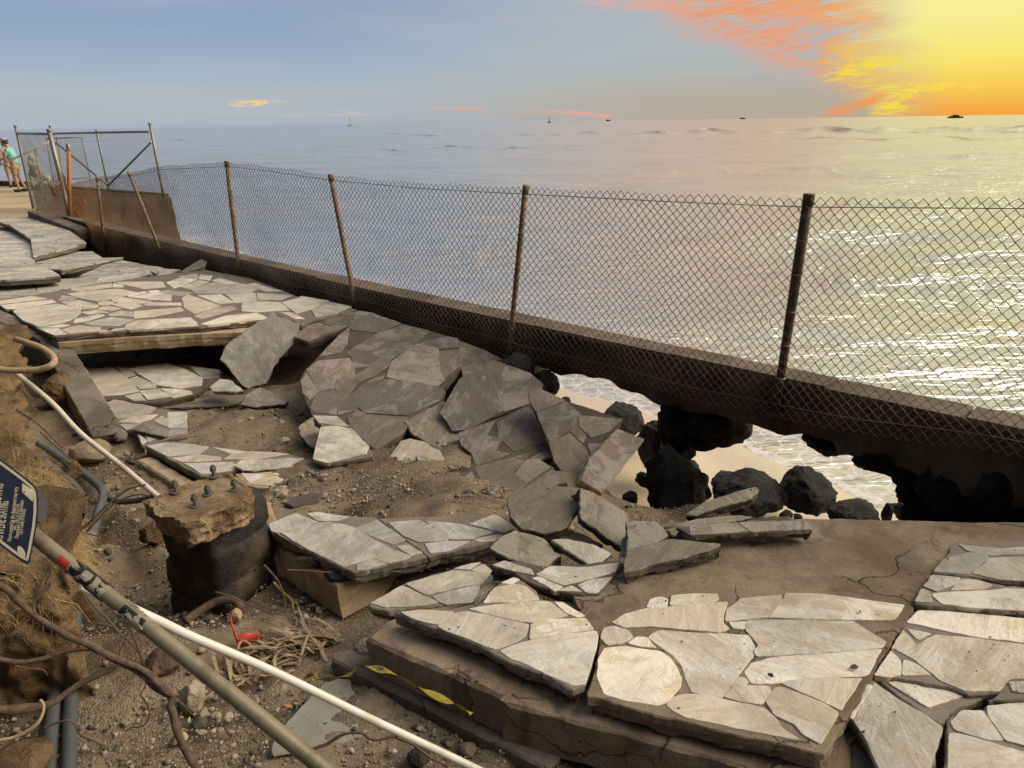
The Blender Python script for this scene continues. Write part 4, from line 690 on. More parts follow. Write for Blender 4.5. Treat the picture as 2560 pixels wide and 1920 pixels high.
# --- left pavement
B13 = [[(0, 390), (270, 350), (400, 370), (250, 390), (0, 420)], [(10, 430), (440, 380), (480, 400), (250, 440), (120, 460), (60, 460)], [(120, 480), (170, 450), (500, 415), (690, 460), (690, 500), (620, 550), (510, 585), (330, 610), (210, 560)], [(580, 330), (700, 310), (1050, 280), (1230, 305), (1000, 365), (840, 395), (700, 370)], [(530, 395), (680, 385), (850, 425), (830, 450), (700, 462), (600, 430)], [(510, 385), (540, 345), (620, 350), (660, 370), (600, 385)], [(620, 282), (960, 242), (970, 270), (700, 305), (620, 300)],
       [(990, 226), (1400, 222), (1430, 270), (1250, 285), (1100, 252)], [(980, 240), (1060, 250), (1060, 275), (980, 270)], [(1100, 340), (1240, 310), (1270, 315), (1120, 355)], [(1140, 358), (1300, 322), (1480, 340), (1475, 390), (1300, 380)], [(960, 380), (1060, 362), (1300, 395), (1220, 412), (1000, 400)], [(850, 410), (920, 390), (985, 402), (960, 420), (870, 428)], [(970, 425), (1030, 404), (1180, 407), (1230, 430), (1130, 465)], [(850, 450), (930, 432), (1040, 455), (950, 475), (860, 470)],
       [(700, 490), (840, 467), (930, 490), (760, 505)], [(640, 570), (660, 545), (850, 507), (900, 515), (760, 560), (650, 580)], [(730, 580), (960, 532), (1160, 550), (1020, 605), (800, 600)], [(930, 510), (1040, 477), (1140, 487), (1150, 525), (960, 522)], [(1165, 540), (1160, 477), (1560, 447), (1590, 475), (1300, 530)], [(1240, 420), (1300, 402), (1560, 407), (1560, 430), (1270, 432)], [(1080, 630), (1100, 590), (1180, 557), (1640, 532), (1690, 570), (1708, 605), (1120, 642)], [(540, 635), (680, 602), (870, 620), (850, 650), (600, 672)],
       [(340, 632), (500, 627), (570, 675), (470, 685)], [(340, 620), (540, 592), (600, 600), (520, 618)], [(880, 650), (1060, 627), (1070, 640), (860, 660)], [(1580, 360), (1620, 330), (1900, 430), (1680, 500), (1600, 450)], [(1680, 520), (1850, 450), (2010, 432), (2040, 460), (1740, 545)], [(1740, 590), (1960, 517), (2212, 492), (2330, 540), (1800, 600)], [(1710, 345), (1900, 332), (2030, 405), (1900, 415)], [(1650, 290), (1850, 232), (2100, 290), (2200, 318), (1900, 325), (1700, 325)], [(1370, 307), (1450, 297), (1660, 320), (1560, 345), (1420, 335)],
       [(1280, 302), (1360, 297), (1410, 330), (1300, 318)], [(1560, 270), (1720, 212), (1800, 227), (1640, 288)], [(1440, 232), (1560, 192), (1700, 202), (1560, 262), (1500, 280)], [(1540, 182), (1700, 152), (1710, 192), (1580, 190)], [(1720, 200), (1730, 162), (1830, 172), (1810, 215)], [(1830, 212), (1900, 192), (2080, 240), (1960, 250)], [(2092, 402), (2212, 392), (2420, 402), (2500, 470), (2212, 487), (2095, 478)], [(1975, 252), (2100, 242), (2280, 272), (2160, 312)],
       [(2219, 320), (2519, 342), (2420, 383), (2230, 383)], [(1960, 335), (2200, 322), (2215, 385), (2035, 408)], [(2440, 400), (2610, 345), (2840, 390), (2690, 460), (2560, 500)], [(2140, 250), (2200, 235), (2360, 290), (2440, 302), (2300, 310)], [(2420, 485), (2520, 492), (2630, 545), (2560, 545)], [(2700, 470), (2850, 398), (3030, 440), (2900, 500), (2730, 530)]]
slab('left pavement of pale crazy paving ending in a cut edge over a dark void', 'B', [(-300, 440), (0, 382), (270, 342), (620, 278), (1000, 218), (1400, 165), (1740, 115), (2159, 188), (2539, 338), (2709, 398), (3090, 462), (2720, 548), (2600, 590), (2360, 490), (2300, 545), (1760, 604), (1710, 608), (1080, 642), (470, 690), (320, 622), (120, 472), (0, 432), (-300, 470)], -.06, -.01, -.005, .07, B13, STN, BED, name='walkway_slab', jit=.018)
slab('concrete base course under the cut edge of the left pavement', 'B', [(340, 640), (1000, 450), (1800, 400), (2600, 440), (2480, 618), (2200, 652), (1740, 672), (1080, 706), (500, 748)], -.135, -.01, -.005, .14, mat=CON, solo=True, side=CON, jit=.014)
fv = dict(mat=STM, bed=BED)
slab('far sagging pavement piece beside the low kerb wall', 'A', [(-60, 1075), (240, 1045), (430, 1060), (600, 1165), (745, 1270), (560, 1325), (290, 1388), (270, 1240), (90, 1120)], -.02, -.02, -.01, .09, voro=(.30, .02, 5, 1.8, .5), **fv)
slab('far left pavement edge with a long crack beside it', 'A', [(-400, 1100), (-60, 1078), (90, 1125), (268, 1245), (286, 1392), (300, 1450), (440, 1505), (527, 1558), (80, 1590), (-400, 1590)], -.08, .0, -.02, .09, voro=(.33, .02, 9, 1.8, .3), **fv)
slab('far tipped pavement piece with a straight front edge', 'A', [(292, 1392), (560, 1352), (790, 1342), (885, 1402), (1062, 1395), (800, 1450), (530, 1502), (445, 1500), (310, 1448)], -.12, .03, -.02, .10, voro=(.28, .02, 12, 1.9, .3), **fv)
slab('sunken far pavement strip in front of the tipped pieces', 'B', [(-200, 300), (0, 262), (130, 270), (480, 205), (650, 195), (880, 85), (1050, 40), (1260, 80), (1450, 115), (1560, 118), (1400, 160), (1000, 215), (620, 275), (270, 338), (-200, 395)], -.17, .0, .03, .07, voro=(.30, .02, 15, 2.0, .4), **fv)
slab('loose plank-like slab end lying against the wall', 'A', [(1560, 1515), (1740, 1405), (1780, 1430), (1760, 1470), (1600, 1520)], -.02, .15, .1, .06, solo=True, mat=STP, side=BED)
slab('small rubble block at the seam by the wall', 'A', [(1295, 1480), (1330, 1468), (1370, 1500), (1340, 1530), (1300, 1515)], -.05, .1, .1, .07, solo=True, mat=STM, side=BED)
# --- lower left
slab('fallen slab lying in the void under the left pavement', 'B', [(600, 985), (960, 955), (1100, 900), (1430, 922), (1620, 935), (1910, 990), (1900, 1060), (1745, 1130), (1680, 1195), (1490, 1240), (1280, 1272), (1160, 1262), (1000, 1228), (795, 1252), (700, 1120)], -.55, 0, .01, .08, [[(630, 985), (970, 970), (1100, 1060), (1200, 1170), (1050, 1200), (790, 1222), (690, 1090)], [(1120, 970), (1430, 930), (1600, 985), (1740, 1060), (1740, 1120), (1560, 1150), (1370, 1120), (1240, 1040)], [(1110, 1067), (1180, 1042), (1350, 1120), (1340, 1145), (1210, 1150)], [(1210, 1167), (1370, 1152), (1480, 1220), (1280, 1240)], [(1390, 1147), (1500, 1152), (1640, 1172), (1660, 1195), (1500, 1230)], [(1010, 962), (1110, 972), (1170, 1030), (1090, 1050)], [(1640, 955), (1885, 985), (1895, 1050), (1760, 1060)], [(1080, 1212), (1200, 1182), (1258, 1250), (1160, 1250)]], STM, BEDD)
slab('jagged slab piece with loose chips at the end of the fallen kerb', 'B', [(878, 1292), (1000, 1230), (1170, 1265), (1345, 1308), (1400, 1342), (1620, 1345), (1615, 1542), (1262, 1622), (1230, 1635), (1160, 1510), (1090, 1505), (1000, 1400), (930, 1345)], -.58, 0, .02, .085, [[(890, 1287), (1010, 1237), (1170, 1272), (1343, 1312), (1280, 1370), (1020, 1403), (940, 1340)], [(1022, 1440), (1150, 1392), (1360, 1372), (1300, 1410), (1180, 1445)], [(1040, 1460), (1220, 1448), (1130, 1490), (1090, 1500)], [(1450, 1352), (1608, 1352), (1608, 1490), (1460, 1485)], [(1340, 1420), (1400, 1382), (1450, 1420), (1458, 1480), (1400, 1460)], [(1175, 1515), (1258, 1600), (1230, 1628)], [(1260, 1542), (1420, 1560), (1280, 1603)], [(1430, 1560), (1480, 1503), (1612, 1498), (1608, 1535)]], STM, BED)
slab('loose grey chip lying on the jagged slab piece', 'B', [(1130, 1492), (1220, 1442), (1450, 1490), (1466, 1530), (1420, 1556), (1200, 1512)], -.545, 0, .02, .03, solo=True, mat=STP, side=STP)
slab('long low slab with white stones at the edge of the gravel pit', 'C', [(1245, 112), (1450, 82), (1700, 108), (2212, 172), (2560, 195), (2720, 280), (2719, 300), (2200, 310), (2090, 335), (1900, 358), (1790, 385), (1730, 380)], -.57, 0, .015, .10, [[(1270, 117), (1450, 92), (1700, 117), (1800, 132), (1720, 190), (1460, 213)], [(1820, 132), (2212, 180), (2000, 185)], [(1490, 227), (1700, 197), (1900, 217), (1900, 248), (1580, 258)], [(1940, 240), (2000, 202), (2130, 177), (2350, 182), (2500, 197), (2212, 240)], [(1600, 277), (2000, 267), (2090, 320), (1900, 350), (1750, 365)]], STN, BED)
slab('thin loose slab resting on the long low slab', 'F', [(355, 292), (420, 242), (700, 225), (960, 222), (1062, 272), (1060, 302), (800, 305), (540, 330), (420, 325)], -.535, 0, .03, .035, solo=True, mat=STM, side=STP)
slab('thick rubble slab with white and rusty stones behind the bolted footing', 'F', [(365, 360), (700, 342), (900, 362), (940, 385), (890, 430), (700, 492), (560, 480), (430, 445)], -.56, 0, .02, .14, [[(430, 358), (650, 372), (500, 437)], [(510, 452), (620, 402), (850, 372), (700, 467)], [(740, 348), (900, 370), (860, 380), (700, 367)]], STN, CON)
slab('thin plank-like shard half sunk in the sand', 'F', [(985, 328), (1030, 318), (1165, 405), (1130, 418)], -.50, 0, .05, .03, solo=True, mat=STP, side=STP)
slab('flat concrete-stained chunk at the foot of the upright slab', 'E', [(150, 1132), (245, 1058), (330, 1070), (455, 1165), (330, 1172), (180, 1165)], -.46, .05, .15, .05, solo=True, mat=STM, side=STP)
slab('half-buried grey hump of slab next to the sand', 'E', [(410, 1285), (480, 1185), (590, 1135), (700, 1170), (840, 1240), (800, 1280), (560, 1300)], -.56, .0, .3, .08, solo=True, mat=STD, side=BEDD, jit=.02)
slab('flat strip of slab under the sand edge of the fallen slab', 'B', [(1300, 1290), (1690, 1230), (2110, 1190), (2060, 1280), (1740, 1300), (1420, 1310)], -.625, 0, 0, .04, solo=True, mat=STP, side=BEDD)
slab('dark rough chunk half buried at the edge of the sand slope', 'F', [(790, 610), (870, 560), (1060, 520), (1125, 530), (1090, 590), (1010, 625), (880, 645)], -.40, .05, .15, .09, solo=True, mat=BEDD, side=BEDD, jit=.02)
slab('smooth grey stone sheet lying in the foreground gravel under the pipes', 'G', [(680, 1500), (700, 1440), (830, 1250), (980, 1090), (1180, 880), (1370, 890), (1380, 960), (1560, 1290), (1480, 1390), (1180, 1460), (850, 1525), (690, 1545)], -.535, 0, 0, .03, solo=True, mat=mat_conc('grey_sheet', (.24, .225, .19), (.30, .28, .24), scale=5, speck=.15, bumpd=.003), side=BED, jit=.012)
# ------------------------------------------------------------------ concrete beams, kerbs and steps
def beam(name, label, a, b, wid, hgt, mat, side=-1, cat='kerb', amp=.008, seed=1, parent=None, rg=.02, nseg=None, up=None, bev=.012):
    """a, b: ends of the front top edge; the beam lies on the `side` hand of a->b (+1 left, -1 right) and below"""
    a, b = Vector(a), Vector(b); t = (b - a).normalized(); n = (up or Vector((0, 0, 1))); l = n.cross(t).normalized() * side; n = (t.cross(l) if side > 0 else l.cross(t)).normalized()
    if n.z < 0: n = -n
    L = (b - a).length; ns = nseg or max(4, int(L / .035)); w_, h_ = wid, hgt; e = bev
    prof = [(e, 0), (w_ * .33, .002), (w_ * .66, .002), (w_ - e, 0), (w_, -e), (w_, -h_ * .5), (w_, -h_), (0, -h_), (0, -h_ * .66), (0, -h_ * .33), (0, -e)]
    V_, F_ = [], []; m_ = len(prof)
    for i in range(ns + 1):
        c = a + t * (L * i / ns)
        for x, z in prof:
            p = c + l * x + n * z; d = fbm(p, 6, seed, 4); g = fbm(p, 22, seed + 4, 2)
            jag = 0.0
            if i in (0, ns): jag = fbm(p, 11, seed + 8, 3) * rg * 1.8 * (1 if i == 0 else -1)
            out = l * (-1 if x < w_ / 2 else 1) if -h_ < z < -e / 2 else n
            V_.append(p + out * (d * amp + g * amp * .5) + t * jag)
    for i in range(ns):
        for k in range(m_): F_.append((i * m_ + k, i * m_ + (k + 1) % m_, (i + 1) * m_ + (k + 1) % m_, (i + 1) * m_ + k))
    F_.append(tuple(range(m_))); F_.append(tuple(range(ns * m_, (ns + 1) * m_)))
    o = obj(name, V_, F_, mat, parent, False)
    bm = bmesh.new(); bm.from_mesh(o.data); bmesh.ops.recalc_face_normals(bm, faces=bm.faces); bm.to_mesh(o.data); bm.free()
    if parent is None: tag(o, label, cat)
    return o
Z = lambda v, x, y, z: atz(v, x, y, z)
beam('step_block', 'concrete step block under the pale overhanging slab, left of the dark break', Z('J', -237, 565, -.285), Z('J', 905, 1055, -.285), .42, .19, STEPM, side=1, cat='step', seed=3, rg=.05, amp=.012)
beam('step_block', 'concrete step block right of the dark break, along the bottom edge', Z('J', 950, 1115, -.30), Z('M', 1500, 1830, -.30), .45, .2, STEPM, side=1, cat='step', seed=5, rg=.06, amp=.012)
beam('kerb', 'low grey kerb lying in the gravel under the yellow tape', Z('G', 1222, 725, -.47), Z('J', 1290, 1680, -.50), .13, .14, KERB, side=1, seed=7, rg=.02, amp=.005)
beam('footing_block', 'rust-streaked concrete base protruding under the two-layer slab', Z('F', 1262, 1338, -.405), Z('F', 740, 1000, -.405), .9, .2, CON, side=-1, cat='footing', seed=9, rg=.03, amp=.012)
beam('fallen_kerb', 'upper length of grey kerb beside the left pavement', Z('B', -160, 500, -.05), Z('B', 322, 705, -.12), .22, .2, KERB, side=1, seed=11, rg=.02)
beam('fallen_kerb', 'lower length of grey kerb slid down to the jagged slab', Z('B', 330, 715, -.13), Z('B', 800, 1570, -.56), .26, .2, KERB, side=1, seed=13, rg=.05)
beam('concrete_strip', 'short narrow concrete strip lying left of the long low slab', Z('C', 1190, 245, -.64), Z('C', 1560, 480, -.64), .12, .06, CON, side=1, cat='strip', seed=15, rg=.02, amp=.006)
beam('concrete_strip', 'thin board-like strip leaning behind the bolted footing', Z('F', 560, 640, -.22), Z('F', 760, 1240, -.58), .09, .05, CON, side=1, cat='strip', seed=17, rg=.02, amp=.006)
# ------------------------------------------------------------------ tubes
def catmull(P, k=6):
    P = [Vector(p) for p in P]; out = []
    for i in range(len(P) - 1):
        a, b, c, d = P[max(i - 1, 0)], P[i], P[i + 1], P[min(i + 2, len(P) - 1)]
        for j in range(k):
            t = j / k; out.append(.5 * ((2 * b) + (c - a) * t + (2 * a - 5 * b + 4 * c - d) * t * t + (3 * b - a - 3 * c + d) * t ** 3))
    out.append(P[-1]); return out
def tubegeo(P, r, ns=10, V_=None, F_=None, wob=0.0, seed=0, cap=True):
    V_ = [] if V_ is None else V_; F_ = [] if F_ is None else F_; base = len(V_); n = len(P); N = None
    for i, p in enumerate(P):
        t = (P[min(i + 1, n - 1)] - P[max(i - 1, 0)]).normalized()
        if N is None: N = t.orthogonal().normalized()
        N = (N - t * N.dot(t)).normalized(); B = t.cross(N); rr = r(i / max(1, n - 1)) if callable(r) else r
        for k in range(ns):
            a = 6.28318 * k / ns; q = rr * (1 + (wob * fbm(p + N * math.cos(a) * .05, 12, seed, 2) if wob else 0)); V_.append(p + (N * math.cos(a) + B * math.sin(a)) * q)
    for i in range(n - 1):
        for k in range(ns): F_.append((base + i * ns + k, base + i * ns + (k + 1) % ns, base + (i + 1) * ns + (k + 1) % ns, base + (i + 1) * ns + k))
    if cap: F_.append(tuple(base + k for k in range(ns))[::-1]); F_.append(tuple(base + (n - 1) * ns + k for k in range(ns)))
    return V_, F_
def tube(name, P, r, mat, parent=None, ns=10, smooth_path=True, k=6, wob=0.0, seed=0, label=None, cat=None, group=None):
    P = catmull(P, k) if smooth_path else [Vector(p) for p in P]; V_, F_ = tubegeo(P, r, ns, wob=wob, seed=seed); o = obj(name, V_, F_, mat, parent, True)
    for p in (o.data.polygons if name in ('nut', 'washer', 'anchor_bolt', 'base_plate') else o.data.polygons[-2:]): p.use_smooth = False
    if parent is None: tag(o, label, cat, group)
    return o
def merge(name, parts, mat, parent=None, smooth=True):
    V_, F_ = [], []
    for v, f in parts: b = len(V_); V_ += v; F_ += [tuple(i + b for i in q) for q in f]
    return obj(name, V_, F_, mat, parent, smooth)
# ------------------------------------------------------------------ chain link
def chain(name, fmap, L, rows, mat, parent, r=.0022, pitch=.036):
    nw = int(L / pitch); I_, J_ = np.meshgrid(np.arange(nw), np.arange(rows + 1), indexing='ij')
    s = pitch * (I_ + ((I_ + J_) % 2)); t = J_ / rows; P = fmap(np.clip(s, 0, L), t); Pn = fmap(np.clip(s + .01, 0, L + .02), t); es = Pn - P; es /= (np.linalg.norm(es, axis=-1, keepdims=True) + 1e-9)
    en = np.cross(es, np.array([0, 0, 1.0])); P = P + en * (((J_ + 0) % 2) * 2 - 1)[..., None] * r * .8
    P = P + np.random.default_rng(nw).normal(0, .0022, P.shape) + .006 * np.sin(P[..., :1] * 9 + P[..., 2:] * 13) * np.array([.5, .5, 1.0])
    th = np.array([0, 2.094, 4.189]); ring = P[:, :, None, :] + r * 1.25 * (np.cos(th)[None, None, :, None] * es[:, :, None, :] + np.sin(th)[None, None, :, None] * en[:, :, None, :])
    V_ = ring.reshape(-1, 3); m_ = rows + 1; a, j, k = np.meshgrid(np.arange(nw), np.arange(rows), np.arange(3), indexing='ij'); k2 = (k + 1) % 3
    b0 = (a * m_ + j) * 3; b1 = (a * m_ + j + 1) * 3; F_ = np.stack([b0 + k, b0 + k2, b1 + k2, b1 + k], -1).reshape(-1, 4)
    c = V_.mean(0); me = npmesh(name, V_ - c, F_); me.polygons.foreach_set('use_smooth', [True] * len(me.polygons))
    return tag(link(name, me, mat, Vector(c) - (parent.location if parent else Vector()), parent), kind='stuff')
fence = empty('chain_link_fence', (0, 7.4, -.2), 'long rusty chain-link fence sagging along the sea wall', 'fence')
OFF = .085
tp = sorted(onwall(v, x, y, OFF) for v, x, y in [('R', 860, 760), ('R', 1130, 692), ('R', 1550, 642), ('R', 1900, 552), ('W', 490, 350), ('W', 600, 362), ('W', 715, 379), ('W', 900, 394), ('W', 1135, 405), ('W', 1440, 418), ('W', 1747, 428), ('W', 2000, 428), ('W', 2212, 428), ('W', 2480, 428), ('W', 2950, 440)])
bt = sorted(onwall(v, x, y, OFF) for v, x, y in [('R', 860, 1170), ('R', 1000, 1420), ('R', 1270, 1600), ('A', 1400, 1490), ('E', 100, 110), ('E', 420, 165), ('E', 900, 330), ('E', 1420, 440), ('E', 2212, 690), ('H', 960, 280), ('H', 1500, 430), ('H', 2180, 590), ('K', 620, 490), ('K', 1300, 640), ('K', 2130, 790), ('L', 1100, 680), ('L', 1900, 800), ('W', 2480, 1040), ('W', 2950, 1190)])
ts, tz_ = zip(*tp); bs, bz_ = zip(*bt); s_0 = max(ts[0], bs[0]) + .02; s_1 = min(ts[-1], bs[-1])
def fmap(s, t):
    S_ = s + s_0; zt = np.interp(S_, ts, tz_); zb = np.interp(S_, bs, bz_); scal = .01 * np.sin(S_ * 2.1) * np.sin(t * 3.1)
    o = OFF + .03 * np.sin(S_ * 1.7 + t * 2.2) * np.sin(t * np.pi) + .02 * np.sin(S_ * 4.1 + 1) * t + .10 * np.exp(-((S_ - s_0) / .5) ** 2) * np.sin(t * 5)
    x, y = wall_at(S_, o); return np.stack([x, y, zt + (zb - zt) * t + scal], -1)
chain('chain_link_mesh', fmap, s_1 - s_0 - .05, 44, WIRE, fence, r=.003)
def wirepath(t0, n=240): q = fmap(np.linspace(0, s_1 - s_0 - .05, n), np.full(n, t0)); return [Vector(p) + Vector((0, 0, -.004)) for p in q]
tube('tension_wire', wirepath(.035), .0032, WIRE, fence, 5, False); tube('tension_wire', wirepath(.93), .0028, WIRE, fence, 5, False)
def post(v, tx, ty, bx, by, r, mat, off=.045, cap=True, extra=0.0):
    s1, z1 = onwall(v, tx, ty, off); s2, z2 = onwall(v, bx, by, off); a = Vector((*[float(q) for q in wall_at(s1, off)], z1)); b = Vector((*[float(q) for q in wall_at(s2, off)], z2)); b = b + (b - a).normalized() * extra
    o = tube('fence_post', [a, a.lerp(b, .3), a.lerp(b, .7), b], r, mat, fence, 12, False, wob=.25, seed=s1)
    if cap:
        d = (b - a).normalized(); tube('post_cap', [a - d * .03, a - d * .02, a + d * .05], r * 1.18, mat, o, 12, False)
        for q in (.18, .33, .5, .66, .82):                  # tie wires
            c = a.lerp(b, q); V_, F_ = tubegeo([c - d * .004, c + d * .004], r * 1.12, 10)
            obj('tie_wire', V_, F_, WIREG, o, True)
    return o, a, b
post('R', 1555, 645, 1925, 1560, .028, RUSTP, .11); post('R', 1168, 700, 1275, 1640, .026, RUSTP, .11)
post('W', 490, 352, 517, 590, .03, RUSTP); post('W', 715, 382, 770, 668, .03, RUSTP)
_, a3, b3 = post('W', 1136, 407, 1099, 768, .028, RUSTP); _, a4, b4 = post('W', 1747, 428, 1674, 893, .034, RUSTD)
for b_ in (b3, b4):
    fl = tube('base_plate', [b_ + Vector((0, 0, .012)), b_ - Vector((0, 0, .004))], .085, RUSTD, fence, 4, False)
    for k in range(4):
        a_ = k * 1.5708 + .4; c = b_ + Vector((math.cos(a_) * .062, math.sin(a_) * .062, -.085)); tube('anchor_bolt', [c, c + Vector((0, 0, .11))], .006, RUSTD, fl, 6, False)
post('W', 2420, 425, 2330, 1000, .034, RUSTD); post('W', 2925, 432, 2850, 1130, .034, RUSTD)
# orange rusted post with the crumpled fence end
orr = empty('rusted_post', atz('R', 838, 1195, .02), 'orange rusted post wrapped in crumpled netting at the fence end', 'post')
pb = atz('R', 838, 1195, .02); pt = aty('R', 822, 300, pb.y); tube('post_shaft', [pb, pb.lerp(pt, .5), pt], .042, RUSTO, orr, 12, False, wob=.3); tube('post_cap', [pb.lerp(pt, .93), pt + Vector((0, 0, .03))], .048, GALV, orr, 12, False)
low_, hi_ = aty('R', 842, 1190, pb.y - .1), aty('R', 800, 480, pb.y - .1)
def crum(s, t):
    S_ = s / .9; y0 = pb.y - .12 - .25 * S_ + .12 * np.sin(S_ * 9 + t * 7); zt = hi_.z - .9 * S_ ** .6; zb = low_.z + .02 - .1 * S_
    x = pb.x - .18 * np.sin(t * 3.0) * (1 - S_) * 1.2 + S_ * (.55 + .5 * t) + .05 * np.sin(t * 14); return np.stack([x, y0, zt + (zb - zt) * t], -1)
chain('crumpled_netting', crum, .9, 46, WIREO, orr, r=.008)
# ------------------------------------------------------------------ tall fence enclosure on the jetty
tall = empty('tall_fence', atz('R', 840, 1190, .0), 'tall grey chain-link enclosure with rails and braces on the jetty', 'fence')
def tpost(name, bx, by, tx, ty, r=.036, mat=GALV, z=.0):
    b = atz('R', bx, by, z); t = aty('R', tx, ty, b.y); o = tube(name, [b, b.lerp(t, .5), t], r, mat, tall, 10, False); tube('post_cap', [t, t + Vector((0, 0, .05))], r * 1.2, mat, o, 10, False); return b, t
P1b, P1t = tpost('fence_post', 402, 1065, 188, 85); P2b, P2t = tpost('fence_post', 846, 1190, 592, 135, .05); Q2b, Q2t = tpost('fence_post', 790, 835, 600, 80); P3b, P3t = tpost('fence_post', 1312, 862, 1160, 135); P4b, P4t = tpost('fence_post', 1972, 927, 1803, 55, .042)
def pt_on(px, py, A_, B_):                                   # picture point on the vertical sheet through A_, B_
    n = (B_ - A_).cross(Vector((0, 0, 1))); return onpl('R', px, py, A_, n)
tube('top_rail', [P1t.lerp(P1b, .075), P2t.lerp(P2b, .03)], .03, GALV, tall, 8, False)
tube('top_rail', [pt_on(610, 165, Q2b, P4b), pt_on(1205, 150, Q2b, P4b), pt_on(1800, 140, Q2b, P4b)], .034, GALV, tall, 8, False)
tube('brace', [pt_on(650, 255, Q2b, P4b), pt_on(1300, 785, Q2b, P4b)], .03, GALV, tall, 8, False); tube('brace', [pt_on(1825, 262, Q2b, P4b), pt_on(1305, 785, Q2b, P4b)], .032, GALV, tall, 8, False)
def quadmap(b0, t0, b1, t1, L):
    b0, t0, b1, t1 = [np.array(q) for q in (b0, t0, b1, t1)]
    def f(s, t): u = (s / L)[..., None]; tt = t[..., None]; return (t0 + (t1 - t0) * u) * (1 - tt) + (b0 + (b1 - b0) * u) * tt
    return f
L1 = (P2b - P1b).length; chain('chain_link_mesh', quadmap(P1b, P1t.lerp(P1b, .07), P2b, P2t.lerp(P2b, .03), L1), L1, 52, WIREG, tall, r=.0018)
L2 = (P4b - Q2b).length; chain('chain_link_mesh', quadmap(Q2b, pt_on(610, 150, Q2b, P4b), P4b, pt_on(1800, 125, Q2b, P4b), L2), L2, 56, WIREG, tall, r=.0018)
# low gate-like panel and the fence behind the people
gate = empty('far_fence', atz('R', 1000, 800, 0), 'far chain-link gate panel behind the tall enclosure', 'fence')
gb = atz('R', 380, 795, 0); gY = gb.y + 1.2
gp = [aty('R', x, y, gY) for x, y in [(560, 225), (985, 205), (1085, 690), (640, 740)]]
for i in range(4): tube('gate_frame', [gp[i], gp[(i + 1) % 4]], .025, GALV, gate, 6, False)
tube('gate_stile', [aty('R', 680, 220, gY), aty('R', 740, 600, gY)], .02, GALV, gate, 6, False); tube('gate_leg', [gp[3], gp[3] - Vector((0, 0, .45))], .025, GALV, gate, 6, False); tube('gate_leg', [gp[2], gp[2] - Vector((0, 0, .5))], .025, GALV, gate, 6, False)
Lg = (gp[1] - gp[0]).length; chain('chain_link_mesh', quadmap(gp[3], gp[0], gp[2], gp[1], Lg), Lg, 40, WIREG, gate, r=.0028)
hr = empty('leaning_rail', atz('R', -100, 900, 0), 'pale handrail pole slanting past the standing man', 'rail')
ra = atz('R', 240, 980, .0); rY = ra.y; tube('rail_pole', [aty('R', -250, 660, rY), aty('R', 240, 430, rY), aty('R', 590, 262, rY)], .03, CREAM, hr, 8, False)
for fx in (-200, 420): q = aty('R', fx, 660 - (fx + 250) * .474, rY); tube('rail_leg', [q, Vector((q.x, q.y, 0))], .025, GALV, hr, 8, False)
# ------------------------------------------------------------------ jetty, promenade, kerbs
SANDP = mat_conc('sandy_promenade', (.40, .30, .195), (.50, .39, .27), (.29, .215, .14), scale=.9, speck=.1, world=True, bumpd=.01)
def prism(name, top, zb, mat, amp=.03, label=None, cat=None, flare=0.0, kind=None, seed=1, step=.15, nz_=8):
    P = [(p.x, p.y) for p in top]
    if area2(P) < 0: P = P[::-1]
    P = rough(P, step, amp, seed); z0 = top[0].z; fr = Frame(Vector((0, 0, z0)), Vector((0, 0, 1))); rings = []; n = len(P)
    for k in range(nz_, -1, -1):
        f = k / nz_; Q = inset(P, -flare * f); Q = [(q[0] + fbm((q[0], q[1], f * 3), 1.6, seed, 3) * amp * 2, q[1] + fbm((q[0], q[1], f * 3), 1.6, seed + 4, 3) * amp * 2) if 0 < k else q for q in Q]; rings.append((Q, (zb - z0) * f))
    V_, F_ = ringmesh(fr, rings); o = obj(name, V_, F_, mat); tag(o, label, cat, kind=kind); return o
N0, N1 = atz('R', 450, 1085, .0), atz('R', 2062, 940, .0); F1, F0 = atz('R', 1990, 905, .0), atz('R', 385, 800, .0)
prism('jetty', [N0, N0.lerp(N1, .5), N1, F1, F0.lerp(F1, .5), F0], -2.2, JETM, .05, 'brown concrete jetty block with a broken seaward end', 'jetty', flare=.12, seed=3)
pr = [('A', -3000, 1120), ('A', -60, 1072), ('A', 240, 1043), ('R', 345, 1165), ('R', 420, 1085), ('R', 560, 950), ('R', 385, 802), ('R', 0, 758), ('R', -2500, 690)]
prism('promenade', [atz(v, x, y, -.012) for v, x, y in pr], -1.9, SANDP, .0, 'sandy paved promenade at the far left', kind='structure', step=.6, nz_=2)
beam('low_kerb_wall', 'low concrete kerb wall at the foot of the enclosure', atz('R', 340, 1165, .0) + Vector((0, 0, .14)), atz('R', 905, 1330, .0) + Vector((0, 0, .02)), .3, .22, WTOP, side=1, seed=21, amp=.01)
beam('sea_kerb', 'dark kerb along the seaward edge behind the people', atz('R', -900, 765, 0) + Vector((0, 0, .16)), atz('R', 380, 800, 0) + Vector((0, 0, .16)), .3, .3, WALLM, side=1, seed=22, amp=.01)
beam('jetty_kerb', 'brown parapet kerb along the far top edge of the jetty', F0 + Vector((0, .1, .09)), F1 + Vector((-.15, .05, .03)), .25, .3, JETM, side=1, seed=23, amp=.012)
